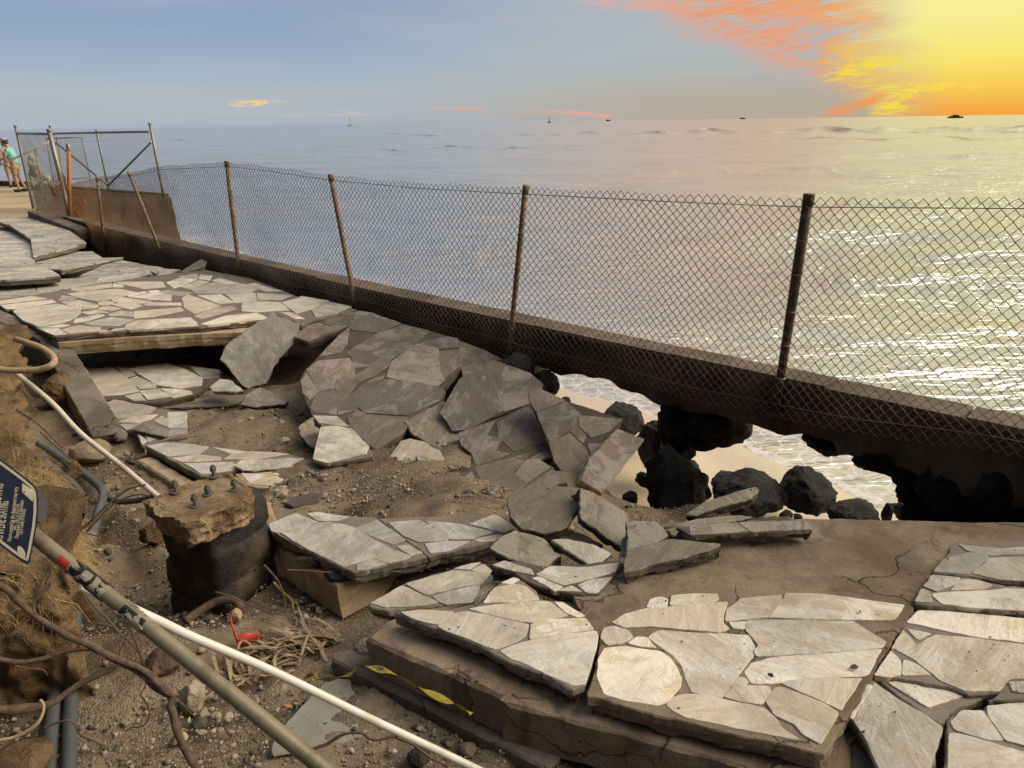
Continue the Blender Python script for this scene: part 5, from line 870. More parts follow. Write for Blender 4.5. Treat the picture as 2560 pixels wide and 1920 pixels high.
# ------------------------------------------------------------------ earth bank on the left
bk = [('B', -200, 560, .0), ('B', 60, 585, .05), ('B', 175, 660, .05), ('B', 130, 800, .05), ('B', 200, 920, .03), ('B', 150, 1090, .03), ('B', 130, 1330, .03), ('C', 180, 60, .05), ('C', 320, 250, .05), ('C', 440, 400, .04), ('C', 520, 540, .04), ('C', 620, 690, .03), ('C', 640, 860, .02), ('C', 600, 1000, .03), ('C', 690, 1180, .05), ('D', 640, 120, .04), ('D', 430, 240, .02), ('D', 150, 300, .0), ('D', -250, 360, .0), ('D', -700, 420, .0)]
def build_bank():
    P = [atz(*b) for b in bk]; P = [Vector((-6.8, 9.6, .0))] + P; P = catmull(P, 12); n = len(P)
    sm = []
    for i in range(n): q = [P[j] for j in range(max(0, i - 5), min(n, i + 6))]; sm.append(sum(q, Vector()) / len(q))
    prof = [(1.9, .24), (1.7, .22), (1.5, .20), (1.0, .16), (.7, .13), (.48, .10), (.32, .075), (.2, .05), (.11, .03), (.05, .012), (0, 0), (-.015, -.03), (-.005, -.07), (.03, -.12), (.08, -.18), (.14, -.25), (.2, -.33), (.24, -.42), (.24, -.52), (.2, -.62), (.12, -.72), (0, -.82)]
    fine = []
    for a, b in zip(prof, prof[1:]):
        for k in range(3): fine.append((a[0] + (b[0] - a[0]) * k / 3, a[1] + (b[1] - a[1]) * k / 3))
    fine.append(prof[-1]); V_, F_ = [], []; m_ = len(fine)
    for i, p in enumerate(P):
        t = (sm[min(i + 3, n - 1)] - sm[max(i - 3, 0)]); t.z = 0; t.normalize(); k_ = min(1, max(0, (.35 - t.x) / .9)); inl = Vector((-1, -.15, 0)).lerp(Vector((-.1, .45, 0)), k_); inl = inl.normalized(); sc_ = 1 - .72 * k_
        for o_, z in fine:
            q = p + inl * (o_ * sc_) + Vector((0, 0, z)); d = fbm(q, 2.6, 2, 4) * .15 + fbm(q, 9, 6, 4) * .07; w_ = min(1.0, .25 + max(0, -z) * 4 + (.4 if o_ < .5 else 0))
            V_.append(q + (-inl * .8 + Vector((0, 0, .45))) * d * w_)
    for i in range(n - 1):
        for k in range(m_ - 1): F_.append((i * m_ + k, i * m_ + k + 1, (i + 1) * m_ + k + 1, (i + 1) * m_ + k))
    o = obj('earth_bank', V_, F_, SOIL, None, True); tag(o, 'undercut bank of golden sandy soil at the left', kind='structure')
    return P, sm
BKP, BKS = build_bank()
# ------------------------------------------------------------------ bolted footing
fc = atz('C', 1760, 560, 0.0); BOLT = mat_plain('corroded_bolt', (.12, .115, .11), .65, metal=.3, var=.3, scale=40, col2=(.17, .13, .10))
ft = empty('pole_footing', Vector((fc.x, fc.y, -.7)), 'torn-out concrete pole footing with five bolts and a tarred side', 'footing')
def rawprism(name, view, out, z, th, mat, jit, under, seed, parent):
    fr = plane(view, out, z, 0, 0); P = rough(chaik(poly2(fr, view, out), .02), .018, jit, seed); rings = []
    for k in range(6, -1, -1):
        f = k / 6; Q = [(q[0] + fbm((q[0], q[1], f), 14, seed, 3) * jit * .9, q[1] + fbm((q[1], q[0], f), 14, seed + 2, 3) * jit * .9) for q in inset(P, under * f)]
        rings.append((Q, [-th * f + (fbm((q[0], q[1], 0), 9, seed, 3) * .012 if k == 0 else fbm((q[0], q[1], f), 11, seed, 2) * .008) for q in Q]))
    P3 = inset(P, .03); rings.append((P3, [.004 + fbm((q[0], q[1], 0), 12, seed, 3) * .016 for q in P3])); V_, F_ = ringmesh(fr, rings); o = obj(name, V_, F_, mat, parent, False); return o
rawprism('cap', 'C', [(1255, 590), (1490, 505), (1780, 388), (1950, 345), (2060, 390), (2180, 450), (2190, 560), (2060, 625), (1870, 700), (1640, 795), (1480, 745), (1330, 665)], 0.0, .15, FOOT, .03, .02, 4, ft)
rawprism('broken_ledge', 'C', [(1500, 700), (1600, 880), (1880, 770), (2060, 655), (2080, 560), (1800, 480), (1520, 580)], -.105, .10, FOOT, .02, .01, 8, ft)
rawprism('torn_corner', 'C', [(1250, 600), (1400, 560), (1560, 650), (1600, 800), (1500, 790), (1330, 700)], -.06, .14, FOOT, .035, .05, 12, ft)
cc = atz('C', 1840, 640, -.1); V_, F_ = tubegeo([cc + Vector((.012 * math.sin(k * 1.1), .02, -k * .04)) for k in range(26)], lambda f: .215 + .03 * f, 48); an = [math.atan2(v.y - cc.y, v.x - cc.x) + .5 for v in V_]; V_ = [Vector((cc.x + (v.x - cc.x) * s_, cc.y + (v.y - cc.y) * s_, v.z)) for v, s_ in zip(V_, [1 / max(abs(math.cos(a_)), abs(math.sin(a_))) ** .95 for a_ in an])]; V_ = [v + Vector((v.x - cc.x, v.y - cc.y, 0)).normalized() * (fbm(v, 3.2, 3, 3) * .022 + fbm(v, 13, 8, 3) * .018) for v in V_]; obj('tarred_column', V_, F_, TAR, ft, True)
for bx, by, hz in [(1850, 385, .075), (1520, 520, .075), (1800, 540, .06), (2030, 500, .07), (1690, 640, .075)]:
    b_ = atz('C', bx, by, .008); bo = tube('anchor_bolt', [b_ - Vector((0, 0, .03)), b_ + Vector((0, 0, hz))], .011, BOLT, ft, 10, False)
    tube('washer', [b_ + Vector((0, 0, -.004)), b_ + Vector((0, 0, .006))], .030, BOLT, bo, 14, False); tube('nut', [b_ + Vector((0, 0, hz - .038)), b_ + Vector((0, 0, hz - .012))], .020, BOLT, bo, 6, False)
# ------------------------------------------------------------------ pipes and conduits
tube('white_pipe', [atd('D', 700, 85, 2.42), atd('D', 800, 130, 2.44), atd('D', 930, 188, 2.48), atd('D', 1380, 392, 2.58), atd('D', 1659, 525, 2.65), atd('G', 700, 825, 2.8), atd('G', 1500, 1215, 2.96), atd('J', 415, 1550, 3.08), atd('J', 900, 1783, 3.16)], .0158, PVC, ns=16, k=8, label='white plastic pipe crossing the foreground gravel', cat='pipe')
tube('thin_pipe', [atd('B', 120, 1000, 5.2), atd('B', 160, 1030, 5.15), atd('B', 450, 1270, 5.0), atd('C', 700, 15, 4.85), atd('C', 1060, 300, 4.7), atd('C', 1350, 545, 4.55), atd('C', 1480, 640, 4.5)], .0165, CREAM, ns=10, label='thin cream pipe running from the bank to the footing', cat='pipe')
gz = lambda v, x, y, z: atz(v, x, y, z)
tube('grey_conduit', [gz('C', 330, 90, -.50), gz('C', 430, 160, -.56), gz('C', 600, 275, -.6), gz('C', 790, 410, -.62), gz('C', 880, 500, -.61), gz('C', 885, 580, -.6), gz('C', 850, 700, -.6), gz('C', 810, 850, -.62), gz('C', 770, 980, -.62)], .032, COND, ns=12, label='upper grey conduit with a bend, beside the thin pipe', cat='pipe')
tube('grey_conduit', [gz('C', 380, 250, -.5), gz('C', 500, 350, -.56), gz('C', 610, 440, -.58), gz('C', 690, 530, -.58), gz('C', 715, 620, -.58), gz('C', 700, 720, -.58), gz('C', 660, 800, -.6)], .032, COND, ns=12, label='shorter bent grey conduit under the grassy bank edge', cat='pipe')
tube('grey_conduit', [gz('D', 545, 380, -.46), gz('D', 510, 600, -.5), gz('D', 480, 900, -.52), gz('D', 455, 1200, -.52), gz('D', 425, 1560, -.52), gz('D', 410, 1750, -.52)], .030, COND, ns=14, label='left one of the two straight grey conduits in the lower left corner', cat='pipe')
tube('grey_conduit', [gz('D', 655, 330, -.46), gz('D', 640, 600, -.5), gz('D', 620, 900, -.52), gz('D', 610, 1200, -.52), gz('D', 600, 1560, -.52), gz('D', 595, 1750, -.52)], .030, COND, ns=14, label='right one of the two straight grey conduits in the lower left corner', cat='pipe')
tube('black_hose', [gz('C', 900, 560, -.62), gz('C', 1000, 600, -.62), gz('C', 1120, 600, -.62), gz('C', 1250, 580, -.6), gz('C', 1360, 545, -.56)], .022, mat_plain('black_rubber', (.03, .03, .032), .5), ns=10, label='black hose lying between the conduit bend and the footing', cat='hose')
tube('brown_hose', [gz('F', -60, 1640, -.6), gz('F', 60, 1550, -.585), gz('F', 200, 1470, -.56), gz('F', 330, 1450, -.545), gz('F', 410, 1490, -.56), gz('F', 435, 1560, -.6)], .024, ROOT, ns=10, label='curved brown hose arching in front of the tarred column', cat='hose')
tube('looped_hose', [atd('B', -60, 960, 5.0), atd('B', 40, 985, 5.0), atd('B', 200, 990, 5.0), atd('B', 340, 980, 5.0), atd('B', 440, 945, 5.0), atd('B', 470, 900, 5.05), atd('B', 440, 850, 5.1), atd('B', 350, 790, 5.15), atd('B', 220, 745, 5.2), atd('B', 140, 720, 5.3)], .021, ROOTL, ns=10, label='looped tan hose sticking out of the bank by the kerb', cat='hose')
# ------------------------------------------------------------------ fallen sign
PA, PB = atd('C', 250, 860, 2.32), atd('W', 705, 1665, 2.12); pd = (PB - PA).normalized(); PC = PA + pd * 2.6
sg = empty('fallen_sign', PA + pd * 1.9, 'blue park sign on a fallen weathered metal pole at the left', 'sign')
PR = .0225
tube('pole', [PA - pd * .25, PA, PA.lerp(PB, .5), PB, PC], PR, POLE, sg, 24, False)
def cylmap(axial, ang):                                     # point on the pole surface; ang 0 faces the camera
    c = PA + pd * axial; e = (O - c); e = (e - pd * e.dot(pd)).normalized(); f = pd.cross(e); return c + (e * math.cos(ang) + f * math.sin(ang)) * (PR + .0012)
def text_mesh(s, size=1.0, bold=0.0, align='LEFT'):
    cu = bpy.data.curves.new('txt', 'FONT'); cu.body = s; cu.size = size; cu.align_x = align; cu.resolution_u = 2; cu.offset = bold; ob = bpy.data.objects.new('txt', cu); C.objects.link(ob)
    dg = bpy.context.evaluated_depsgraph_get(); me = bpy.data.meshes.new_from_object(ob.evaluated_get(dg)); C.objects.unlink(ob); bpy.data.objects.remove(ob); return [v.co.copy() for v in me.vertices], [tuple(p.vertices) for p in me.polygons]
def axial(v, x, y):
    d = ray(v, x, y); w0 = PA - O; a, b, c = pd.dot(pd), pd.dot(d), d.dot(d); dd, e = pd.dot(w0), d.dot(w0); return (b * e - c * dd) / (a * c - b * b)
STB, STW, STR = mat_plain('sticker_black', (.012, .012, .013), .4, var=.05), mat_plain('sticker_white', (.30, .28, .23), .5, var=.15, scale=30, col2=(.2, .18, .14), f2=.6), mat_plain('sticker_red', (.38, .035, .03), .5, var=.15)
def patch(name, a0, a1, g0, g1, mat, lift=0.0, nx=8, ny=8, ragged=0.0, seed=0):
    V_, F_ = [], []
    for i in range(nx + 1):
        for j in range(ny + 1):
            u, t = i / nx, j / ny; rg_ = ragged * fbm((u * 3, t * 3, seed), 2, seed, 2) if (i in (0, nx) or j in (0, ny)) else 0
            p = cylmap(a0 + (a1 - a0) * u + rg_ * .03, g0 + (g1 - g0) * t + rg_ * .3); c = PA + pd * ((p - PA).dot(pd)); V_.append(p + (p - c).normalized() * lift)
    for i in range(nx):
        for j in range(ny): F_.append((i * (ny + 1) + j, (i + 1) * (ny + 1) + j, (i + 1) * (ny + 1) + j + 1, i * (ny + 1) + j + 1))
    return obj(name, V_, F_, mat, sg, True)
def wraptext(s, a0, g0, size, mat, parent=None, around=True, bold=.02):
    tv, tf = text_mesh(s, size, bold); V_ = []
    for q in tv:
        p = cylmap(a0 + (q.y if around else q.x), g0 + (q.x if around else -q.y) / PR); c = PA + pd * ((p - PA).dot(pd)); V_.append(p + (p - c).normalized() * .0016)
    return obj('sticker_lettering', V_, tf, mat, parent or sg, False)
aR, a2, aRE, aLR = axial('C', 620, 1090), axial('C', 720, 1175), axial('C', 860, 1270), axial('C', 1190, 1570)
patch('red_sticker', aR - .02, aR + .02, -.2, .8, STR); patch('torn_sticker', a2 - .02, a2 + .024, -.1, .9, STW, ragged=1.0, seed=3); wraptext('n', a2 - .012, .45, .03, STB, around=False)
p_ = patch('lettered_sticker', aRE - .045, aRE + .05, -.25, .95, STW, ragged=.3, seed=7); wraptext('R', aRE - .042, .75, .046, STB, around=False); wraptext('E', aRE - .006, .75, .046, STB, around=False); wraptext('I', aRE + .028, .75, .046, STB, around=False)
p_ = patch('black_label', aLR - .04, aLR + .042, -.45, 1.0, STB); wraptext('LR', aLR + .05, -.50, -.052, STW, around=False) if False else None
wraptext('LR', aLR - .036, .12, .036, STW, around=False); wraptext('KU', aLR - .016, .9, .036, STW, around=False)
# sign panel
sn = (O - PA).normalized(); sn = (sn + Vector((.25, -.1, .1))).normalized()
SF = Frame(atd('C', 60, 700, 2.26), sn)
s2 = lambda x, y: SF.to2(onpl('C', x, y, SF.p, SF.n))
NAVY = mat_plain('sign_blue', (.004, .008, .022), .5, var=.1, scale=6, col2=(.006, .011, .026), spec=.12); BORD = mat_plain('sign_cream', (.30, .27, .21), .5, var=.1, scale=12, col2=(.42, .37, .28), f2=.6); SDK = mat_plain('sign_back', (.05, .05, .05), .6)
pan = [(-420, -90), (-330, 10), (0, 232), (270, 430), (318, 490), (332, 560), (326, 760), (262, 1110), (248, 1140), (222, 1146), (30, 1000), (-420, 640)]
def panel(name, pts, h0, h1, mat, parent, rr=.012):
    P = [s2(x, y) for x, y in pts]
    if area2(P) < 0: P = P[::-1]
    P = chaik(P, rr); V_, F_ = ringmesh(SF, [(P, h0), (P, h1)]); return obj(name, V_, F_, mat, parent)
pn = panel('sign_panel', pan, -.004, .0, NAVY, sg)
panel('bracket_plate', [(325, 540), (330, 510), (395, 560), (408, 600), (405, 780), (330, 790), (300, 700)], -.05, -.006, SDK, sg)
def bordr(pts, wd, mat, h=.0009):
    P = [s2(x, y) for x, y in pts]
    if area2(P) < 0: P = P[::-1]
    P = chaik(P, .02); Q = inset(P, wd); n = len(P); V_ = [SF.to3(q, h) for q in P] + [SF.to3(q, h) for q in Q]; F_ = [(i, (i + 1) % n, n + (i + 1) % n, n + i) for i in range(n)]; return obj('border_line', V_, F_, mat, pn)
bordr([(-400, -70), (-320, 25), (0, 250), (262, 446), (306, 500), (316, 560), (311, 760), (250, 1100), (226, 1122), (35, 985), (-400, 625)], .007, BORD)
panel('white_emblem', [(192, 440), (285, 505), (296, 530), (282, 604), (190, 520)], 0, .0012, BORD, pn, .002); panel('red_mark', [(204, 505), (216, 515), (214, 530), (202, 520)], .0012, .002, STR, pn, .001)
panel('oval_emblem', [(148, 1000), (160, 982), (185, 990), (215, 1030), (222, 1070), (205, 1092), (175, 1075), (150, 1040)], 0, .0012, BORD, pn, .004)
def stext(s, x, y, x2, y2, size):
    a = Vector(s2(x, y)); b = Vector(s2(x2, y2)); d = (b - a).normalized(); pnrm = Vector((-d.y, d.x)); tv, tf = text_mesh(s, 1.0, .012); wd = max(v.x for v in tv); k = (b - a).length / wd
    V_ = [SF.to3((a.x + d.x * v.x * k + pnrm.x * v.y * size, a.y + d.y * v.x * k + pnrm.y * v.y * size), .0014) for v in tv]; return obj('sign_lettering', V_, tf, BORD, pn)
stext('NO HORSE PLAYING', -30, 830, 30, 450, .036); stext('NO IN LINE SKATING', 20, 950, 75, 600, .036)
stext('Hours posted by the department may vary', 95, 945, 155, 475, .015); stext('Sec. 10-1.2 R.O.H.', 135, 850, 170, 620, .015); stext('Department of Parks & Recreation', 158, 918, 205, 590, .015); stext('City & County of Honolulu', 190, 890, 222, 665, .015)
# ------------------------------------------------------------------ roots
def root(label, pts, r0, r1, mat, wob=.45, group=None, **k):
    r0, r1 = r0 * .72, r1 * .72; return tube('tree_root', pts, lambda f: r0 + (r1 - r0) * f, mat, ns=9, k=8, wob=wob, seed=r0 * 900, label=label, cat='root', group=group)
dd = lambda v, L, d0, d1: [atd(v, x, y, d0 + (d1 - d0) * i / (len(L) - 1)) for i, (x, y) in enumerate(L)]
root('long brown root arching from the bank down to the forked knot', dd('D', [(-60, 60), (60, 120), (140, 200), (300, 340), (560, 500), (750, 590), (950, 690), (1200, 800), (1330, 900), (1420, 980), (1500, 1050)], 2.95, 3.25), .016, .019, ROOT)
root('thick snaking root hanging from the knot to the bottom edge', dd('D', [(1510, 1040), (1475, 1110), (1500, 1200), (1530, 1330), (1580, 1450), (1640, 1570), (1720, 1700), (1800, 1800)], 3.22, 3.1), .021, .020, ROOT)
root('second strand twisted along the long root to the knot', dd('D', [(760, 620), (1000, 735), (1220, 860), (1290, 930), (1380, 990), (1490, 1060)], 3.12, 3.26), .010, .016, ROOT)
root('stout root crossing in front of the two straight conduits', dd('D', [(-80, 1160), (150, 1160), (350, 1130), (500, 1060), (650, 960), (850, 850), (1000, 770), (1060, 640), (1100, 540), (1160, 430)], 2.95, 3.3), .024, .014, ROOT)
root('dark root passing behind the conduits at mid height', dd('D', [(-60, 690), (40, 730), (200, 742), (350, 715), (500, 672), (650, 640), (780, 640)], 3.0, 3.15), .013, .010, ROOTD)
root('pale hooked root at the lower left edge', dd('D', [(-60, 1440), (0, 1420), (150, 1385), (300, 1295), (365, 1200), (378, 1120), (350, 1075)], 2.85, 2.95), .011, .008, ROOTL)
GR = 'thin trailing rootlets'
thin = [('D', [(740, 160), (820, 270), (930, 370), (1020, 480), (1100, 550), (1190, 650), (1240, 790), (1260, 920), (1210, 1030)], 3.2, .006, 'thin root dropping across the long root from the grassy edge'), ('D', [(1130, 460), (1170, 560), (1210, 680), (1250, 800), (1260, 900)], 3.2, .006, 'thin forked root beside the white pipe'),
        ('D', [(1210, 1030), (1260, 1090), (1290, 1180), (1270, 1260), (1220, 1300), (1120, 1310)], 3.25, .005, 'thin root tip curling on the gravel below the knot'), ('D', [(1260, 800), (1360, 880), (1440, 960), (1490, 1010)], 3.2, .008, 'short root strand joining the knot from above'),
        ('D', [(1540, 1080), (1590, 1120), (1620, 1160), (1690, 1220)], 3.2, .005, 'rootlet pointing right from the knot'), ('D', [(380, 1310), (520, 1260), (600, 1250), (650, 1290), (690, 1370), (800, 1420), (950, 1490)], 2.95, .007, 'dark rootlet crossing over the right-hand conduit'),
        ('D', [(300, 320), (290, 250), (330, 170), (400, 90), (410, 40)], 2.9, .007, 'rootlet rising from the long root into the grass'), ('D', [(130, 780), (250, 800), (370, 810), (410, 860)], 2.9, .005, 'short bent rootlet in the dark hollow'),
        ('C', [(700, 840), (800, 760), (900, 660), (1000, 570), (1120, 490), (1260, 455)], 3.9, .011, 'grey-brown stick arching over the conduit bend'), ('C', [(750, 860), (860, 740), (960, 640), (1080, 570), (1200, 540), (1290, 550)], 3.95, .008, 'second stick under the arching one'),
        ('C', [(1000, 640), (1040, 720), (1120, 770), (1250, 830)], 4.0, .007, 'forked twig pointing at the footing'), ('C', [(680, 850), (800, 890), (1000, 910), (1200, 930)], 3.8, .005, 'straight twig in the shade left of the footing'),
        ('C', [(350, 0), (450, 90), (540, 170), (640, 260)], 4.4, .008, 'slanting twig above the upper conduit'), ('B', [(140, 1330), (260, 1400), (380, 1500), (540, 1659)], 4.7, .010, 'long stick slanting down the bank near the thin pipe'), ('B', [(160, 1110), (230, 1200), (280, 1300), (390, 1380)], 4.8, .007, 'curved stick hanging from the bank below the loop'),
        ('G', [(1040, 1495), (1170, 1450), (1280, 1380), (1380, 1355), (1470, 1360), (1540, 1410), (1620, 1415), (1760, 1385)], 3.05, .010, 'wavy twig across the smooth grey sheet'), ('G', [(1760, 1390), (1900, 1450), (2050, 1560), (2212, 1640)], 3.0, .011, 'dark twig running under the white pipe to the corner'),
        ('F', [(200, 1380), (330, 1420), (500, 1490), (650, 1550), (830, 1585)], 3.75, .006, 'straight black twig on the gravel by the tarred column'), ('F', [(620, 1150), (690, 1220), (750, 1300), (790, 1400), (815, 1570)], 3.8, .008, 'bent twig leaning by the green leaf strip'), ('F', [(820, 1195), (1000, 1200), (1200, 1215)], 3.9, .008, 'black stick poking from under the two-layer slab')]
for v, L, d0, r_, lb in thin: root(lb, dd(v, L, d0, d0 + .05), r_, r_ * .6, ROOTD if 'dark' in lb or 'black' in lb else ROOT, .3, GR)
# ------------------------------------------------------------------ loose stones and litter
rock('pit_rock', 'C', 770, 190, 170, 120, z=-.68, mat=mat_conc('pit_rock', (.22, .165, .11), (.30, .235, .165), (.16, .11, .07), scale=12, speck=.5, bumpd=.03), label='big brown rounded rock in the pit between the pipes', seed=31, amp=.06, pit=.02)
rock('pit_rock', 'C', 1310, 890, 115, 95, z=-.70, mat=SOIL, label='brown clod left of the footing under the twigs', seed=32, amp=.14)
rock('pit_rock', 'C', 640, 330, 62, 80, z=-.58, mat=SOIL, label='rusty clod stuck on the upper conduit', seed=33, amp=.14)
rock('pit_rock', 'D', 1420, 760, 165, 110, z=-.58, mat=mat_conc('dark_clod', (.08, .05, .035), (.13, .085, .055), scale=14, speck=.4, bumpd=.02), label='dark brown clod above the gravel by the long root', seed=34, amp=.12)
rock('pit_rock', 'D', 1660, 1010, 115, 150, z=-.56, mat=CORAL, label='pale coral lump touching the fallen pole', seed=35, amp=.12, pit=.06, sink=.6)
rock('pit_rock', 'G', 1515, 635, 102, 90, z=-.52, mat=CORAL, label='porous coral rock on the low kerb end', seed=36, amp=.08, pit=.09)
rock('pit_rock', 'G', 1960, 1590, 110, 70, z=-.54, mat=mat_conc('dark_chunk', (.03, .026, .022), (.06, .05, .042), scale=14, bumpd=.02), label='black rough chunk under the white pipe at the bottom', seed=37, amp=.12, pit=.06)
rock('pit_rock', 'J', 590, 1500, 80, 60, z=-.55, mat=mat_conc('brown_cobble', (.16, .12, .09), (.22, .17, .13), scale=9), label='brown cobble beside the low kerb', seed=38, amp=.05)
rock('pit_rock', 'G', 380, 345, 52, 58, z=-.58, mat=mat_conc('pink_stone', (.40, .26, .18), (.50, .35, .25), scale=14, bumpd=.02), label='pinkish stone behind the red plastic', seed=39, amp=.1)
rock('pit_rock', 'D', 150, 1640, 260, 90, z=-.50, mat=SOIL, label='sandy clod in the bottom left corner', seed=40, amp=.1)
rock('pit_rock', 'F', 1070, 1120, 165, 60, z=-.40, mat=TAR, label='black tarry lump lying along the front edge of the two-layer slab', seed=41, amp=.12, pit=.05, depth=.5)
rock('pit_rock', 'F', 1270, 1235, 130, 65, z=-.41, mat=TAR, label='second black lump at the corner of the two-layer slab', seed=42, amp=.12, pit=.05, depth=.5)
rock('pit_rock', 'E', 795, 1600, 50, 28, z=-.6, mat=CORAL, label='white pebble on the sand before the pitted lump', seed=43, amp=.05)
rock('pit_rock', 'E', 770, 1450, 42, 30, z=-.62, mat=CORAL, label='white stone on the sand patch further back', seed=44, amp=.05)
rock('pit_rock', 'B', 520, 1160, 150, 140, z=-.55, mat=SOIL, label='earth lump between the bank and the slid kerb', seed=45, amp=.16)
rock('pit_rock', 'B', 1040, 1560, 60, 60, z=-.64, mat=KERB, label='square rubble lump at the end of the slid kerb', seed=46, amp=.08)
gp_ = [('D', 985, 1040, 32), ('D', 725, 1000, 18), ('D', 835, 960, 30), ('G', 220, 1210, 42), ('G', 80, 645, 35), ('G', 985, 355, 32), ('G', 1450, 1080, 30), ('J', 250, 1275, 24), ('G', 1640, 1050, 26), ('D', 1850, 1210, 40), ('D', 1640, 830, 30), ('D', 1830, 1150, 24), ('G', 1725, 1080, 24), ('J', 540, 1340, 18), ('G', 1650, 1640, 22), ('G', 930, 1100, 20), ('G', 2045, 1270, 22), ('J', 160, 1220, 22), ('D', 910, 755, 28), ('D', 1740, 650, 26), ('D', 1430, 1195, 22), ('G', 640, 1440, 20)]
for i, (v, x, y, r_) in enumerate(gp_): rock('coral_pebble', v, x, y, r_, r_ * .8, z=-.565, mat=CORAL, label='one of the whitish coral pebbles scattered on the foreground gravel', cat='pebble', group='coral pebbles on the foreground gravel', seed=60 + i, amp=.08, sub=2, cuts=5)
# thin bent sheet helper
def ribbon(name, L, R_, mat, label=None, cat=None, parent=None, k=6, smooth=True, th=.0):
    A_, B_ = catmull(L, k), catmull(R_, k); n = len(A_); V_ = A_ + B_; F_ = [(i, i + 1, n + i + 1, n + i) for i in range(n - 1)]; o = obj(name, V_, F_, mat, parent, smooth)
    if parent is None: tag(o, label, cat)
    if th: m_ = o.modifiers.new('thick', 'SOLIDIFY'); m_.thickness = th
    return o, A_, B_
TAPE = mat_plain('yellow_tape', (.27, .21, .022), .45, var=.15, scale=20, col2=(.17, .13, .02), f2=.55); TAPEK = mat_plain('tape_print', (.02, .02, .018), .5)
def tape(label, pts, wd):
    C_ = [atd(v, x, y, d) for v, x, y, d in pts]; L, R_ = [], []
    for i, c in enumerate(C_):
        t = (C_[min(i + 1, len(C_) - 1)] - C_[max(i - 1, 0)]).normalized(); a_ = math.sin(i * 1.9) * .9 + .5; s_ = t.cross(Vector((0, 0, 1))).normalized() * math.cos(a_) + Vector((0, 0, 1)) * math.sin(a_); L.append(c + s_ * wd * .5); R_.append(c - s_ * wd * .5)
    o, A_, B_ = ribbon('caution_tape', L, R_, TAPE, label, 'tape'); tot = sum((A_[i + 1] - A_[i]).length for i in range(len(A_) - 1))
    for s0 in np.arange(.06, tot - .3, .34):                # lettering follows the ribbon
        tv, tf = text_mesh('CAUTION', wd * .75, .001); V_ = []
        for q in tv:
            s = s0 + q.x; i = 0; acc = 0.0
            while i < len(A_) - 2 and acc + (A_[i + 1] - A_[i]).length < s: acc += (A_[i + 1] - A_[i]).length; i += 1
            f = min(1.0, (s - acc) / max(1e-6, (A_[i + 1] - A_[i]).length)); a = A_[i].lerp(A_[i + 1], f); b = B_[i].lerp(B_[i + 1], f); nn = (A_[i + 1] - A_[i]).cross(B_[i] - A_[i]).normalized(); nn = nn if nn.dot(O - a) > 0 else -nn
            V_.append(b.lerp(a, .15 + q.y / wd * .9) + nn * .0012)
        obj('tape_lettering', V_, tf, TAPEK, o)
tape('yellow caution tape crumpled over the low kerb', [('G', 950, 900, 3.32), ('G', 1010, 860, 3.32), ('G', 1085, 838, 3.3), ('G', 1060, 885, 3.3), ('G', 1170, 895, 3.28), ('G', 1300, 865, 3.25), ('G', 1395, 835, 3.22), ('G', 1420, 785, 3.2), ('G', 1480, 775, 3.2), ('G', 1620, 805, 3.2), ('G', 1740, 845, 3.18), ('G', 1900, 930, 3.14), ('G', 2080, 1020, 3.1), ('G', 2212, 1085, 3.08), ('J', 520, 1130, 3.05), ('J', 620, 1190, 3.04)], .03)
o, _, _ = ribbon('leaf_strip', [atz('F', x, y, z) for x, y, z in [(700, 1300, -.5), (760, 1370, -.55), (850, 1450, -.58), (870, 1560, -.59)]], [atz('F', x, y, z) for x, y, z in [(715, 1290, -.5), (790, 1370, -.55), (868, 1440, -.58), (885, 1530, -.59)]], mat_plain('green_leaf', (.22, .20, .045), .5, col2=(.30, .24, .06)), 'yellow-green leaf strip hanging beside the bent twig', 'leaf')
REDP = mat_plain('red_plastic', (.62, .075, .045), .35, var=.12, scale=18, col2=(.50, .06, .04), f2=.62, bumps=.1)
rp = empty('broken_plastic', atz('G', 440, 640, -.6), 'broken orange-red plastic piece lying in the gravel', 'litter')
ribbon('upright_fin', [atz('G', 312, 335, -.48), atz('G', 340, 430, -.5), atz('G', 370, 540, -.54), atz('G', 408, 655, -.58)], [atz('G', 330, 325, -.47), atz('G', 356, 430, -.5), atz('G', 386, 540, -.53), atz('G', 415, 640, -.57)], REDP, parent=rp, th=.004)
ribbon('curved_shell', [atz('G', 395, 505, -.50), atz('G', 470, 492, -.50), atz('G', 550, 492, -.51), atz('G', 615, 515, -.53)], [atz('G', 410, 630, -.59), atz('G', 460, 625, -.59), atz('G', 540, 590, -.59), atz('G', 612, 545, -.57)], REDP, parent=rp, th=.005)
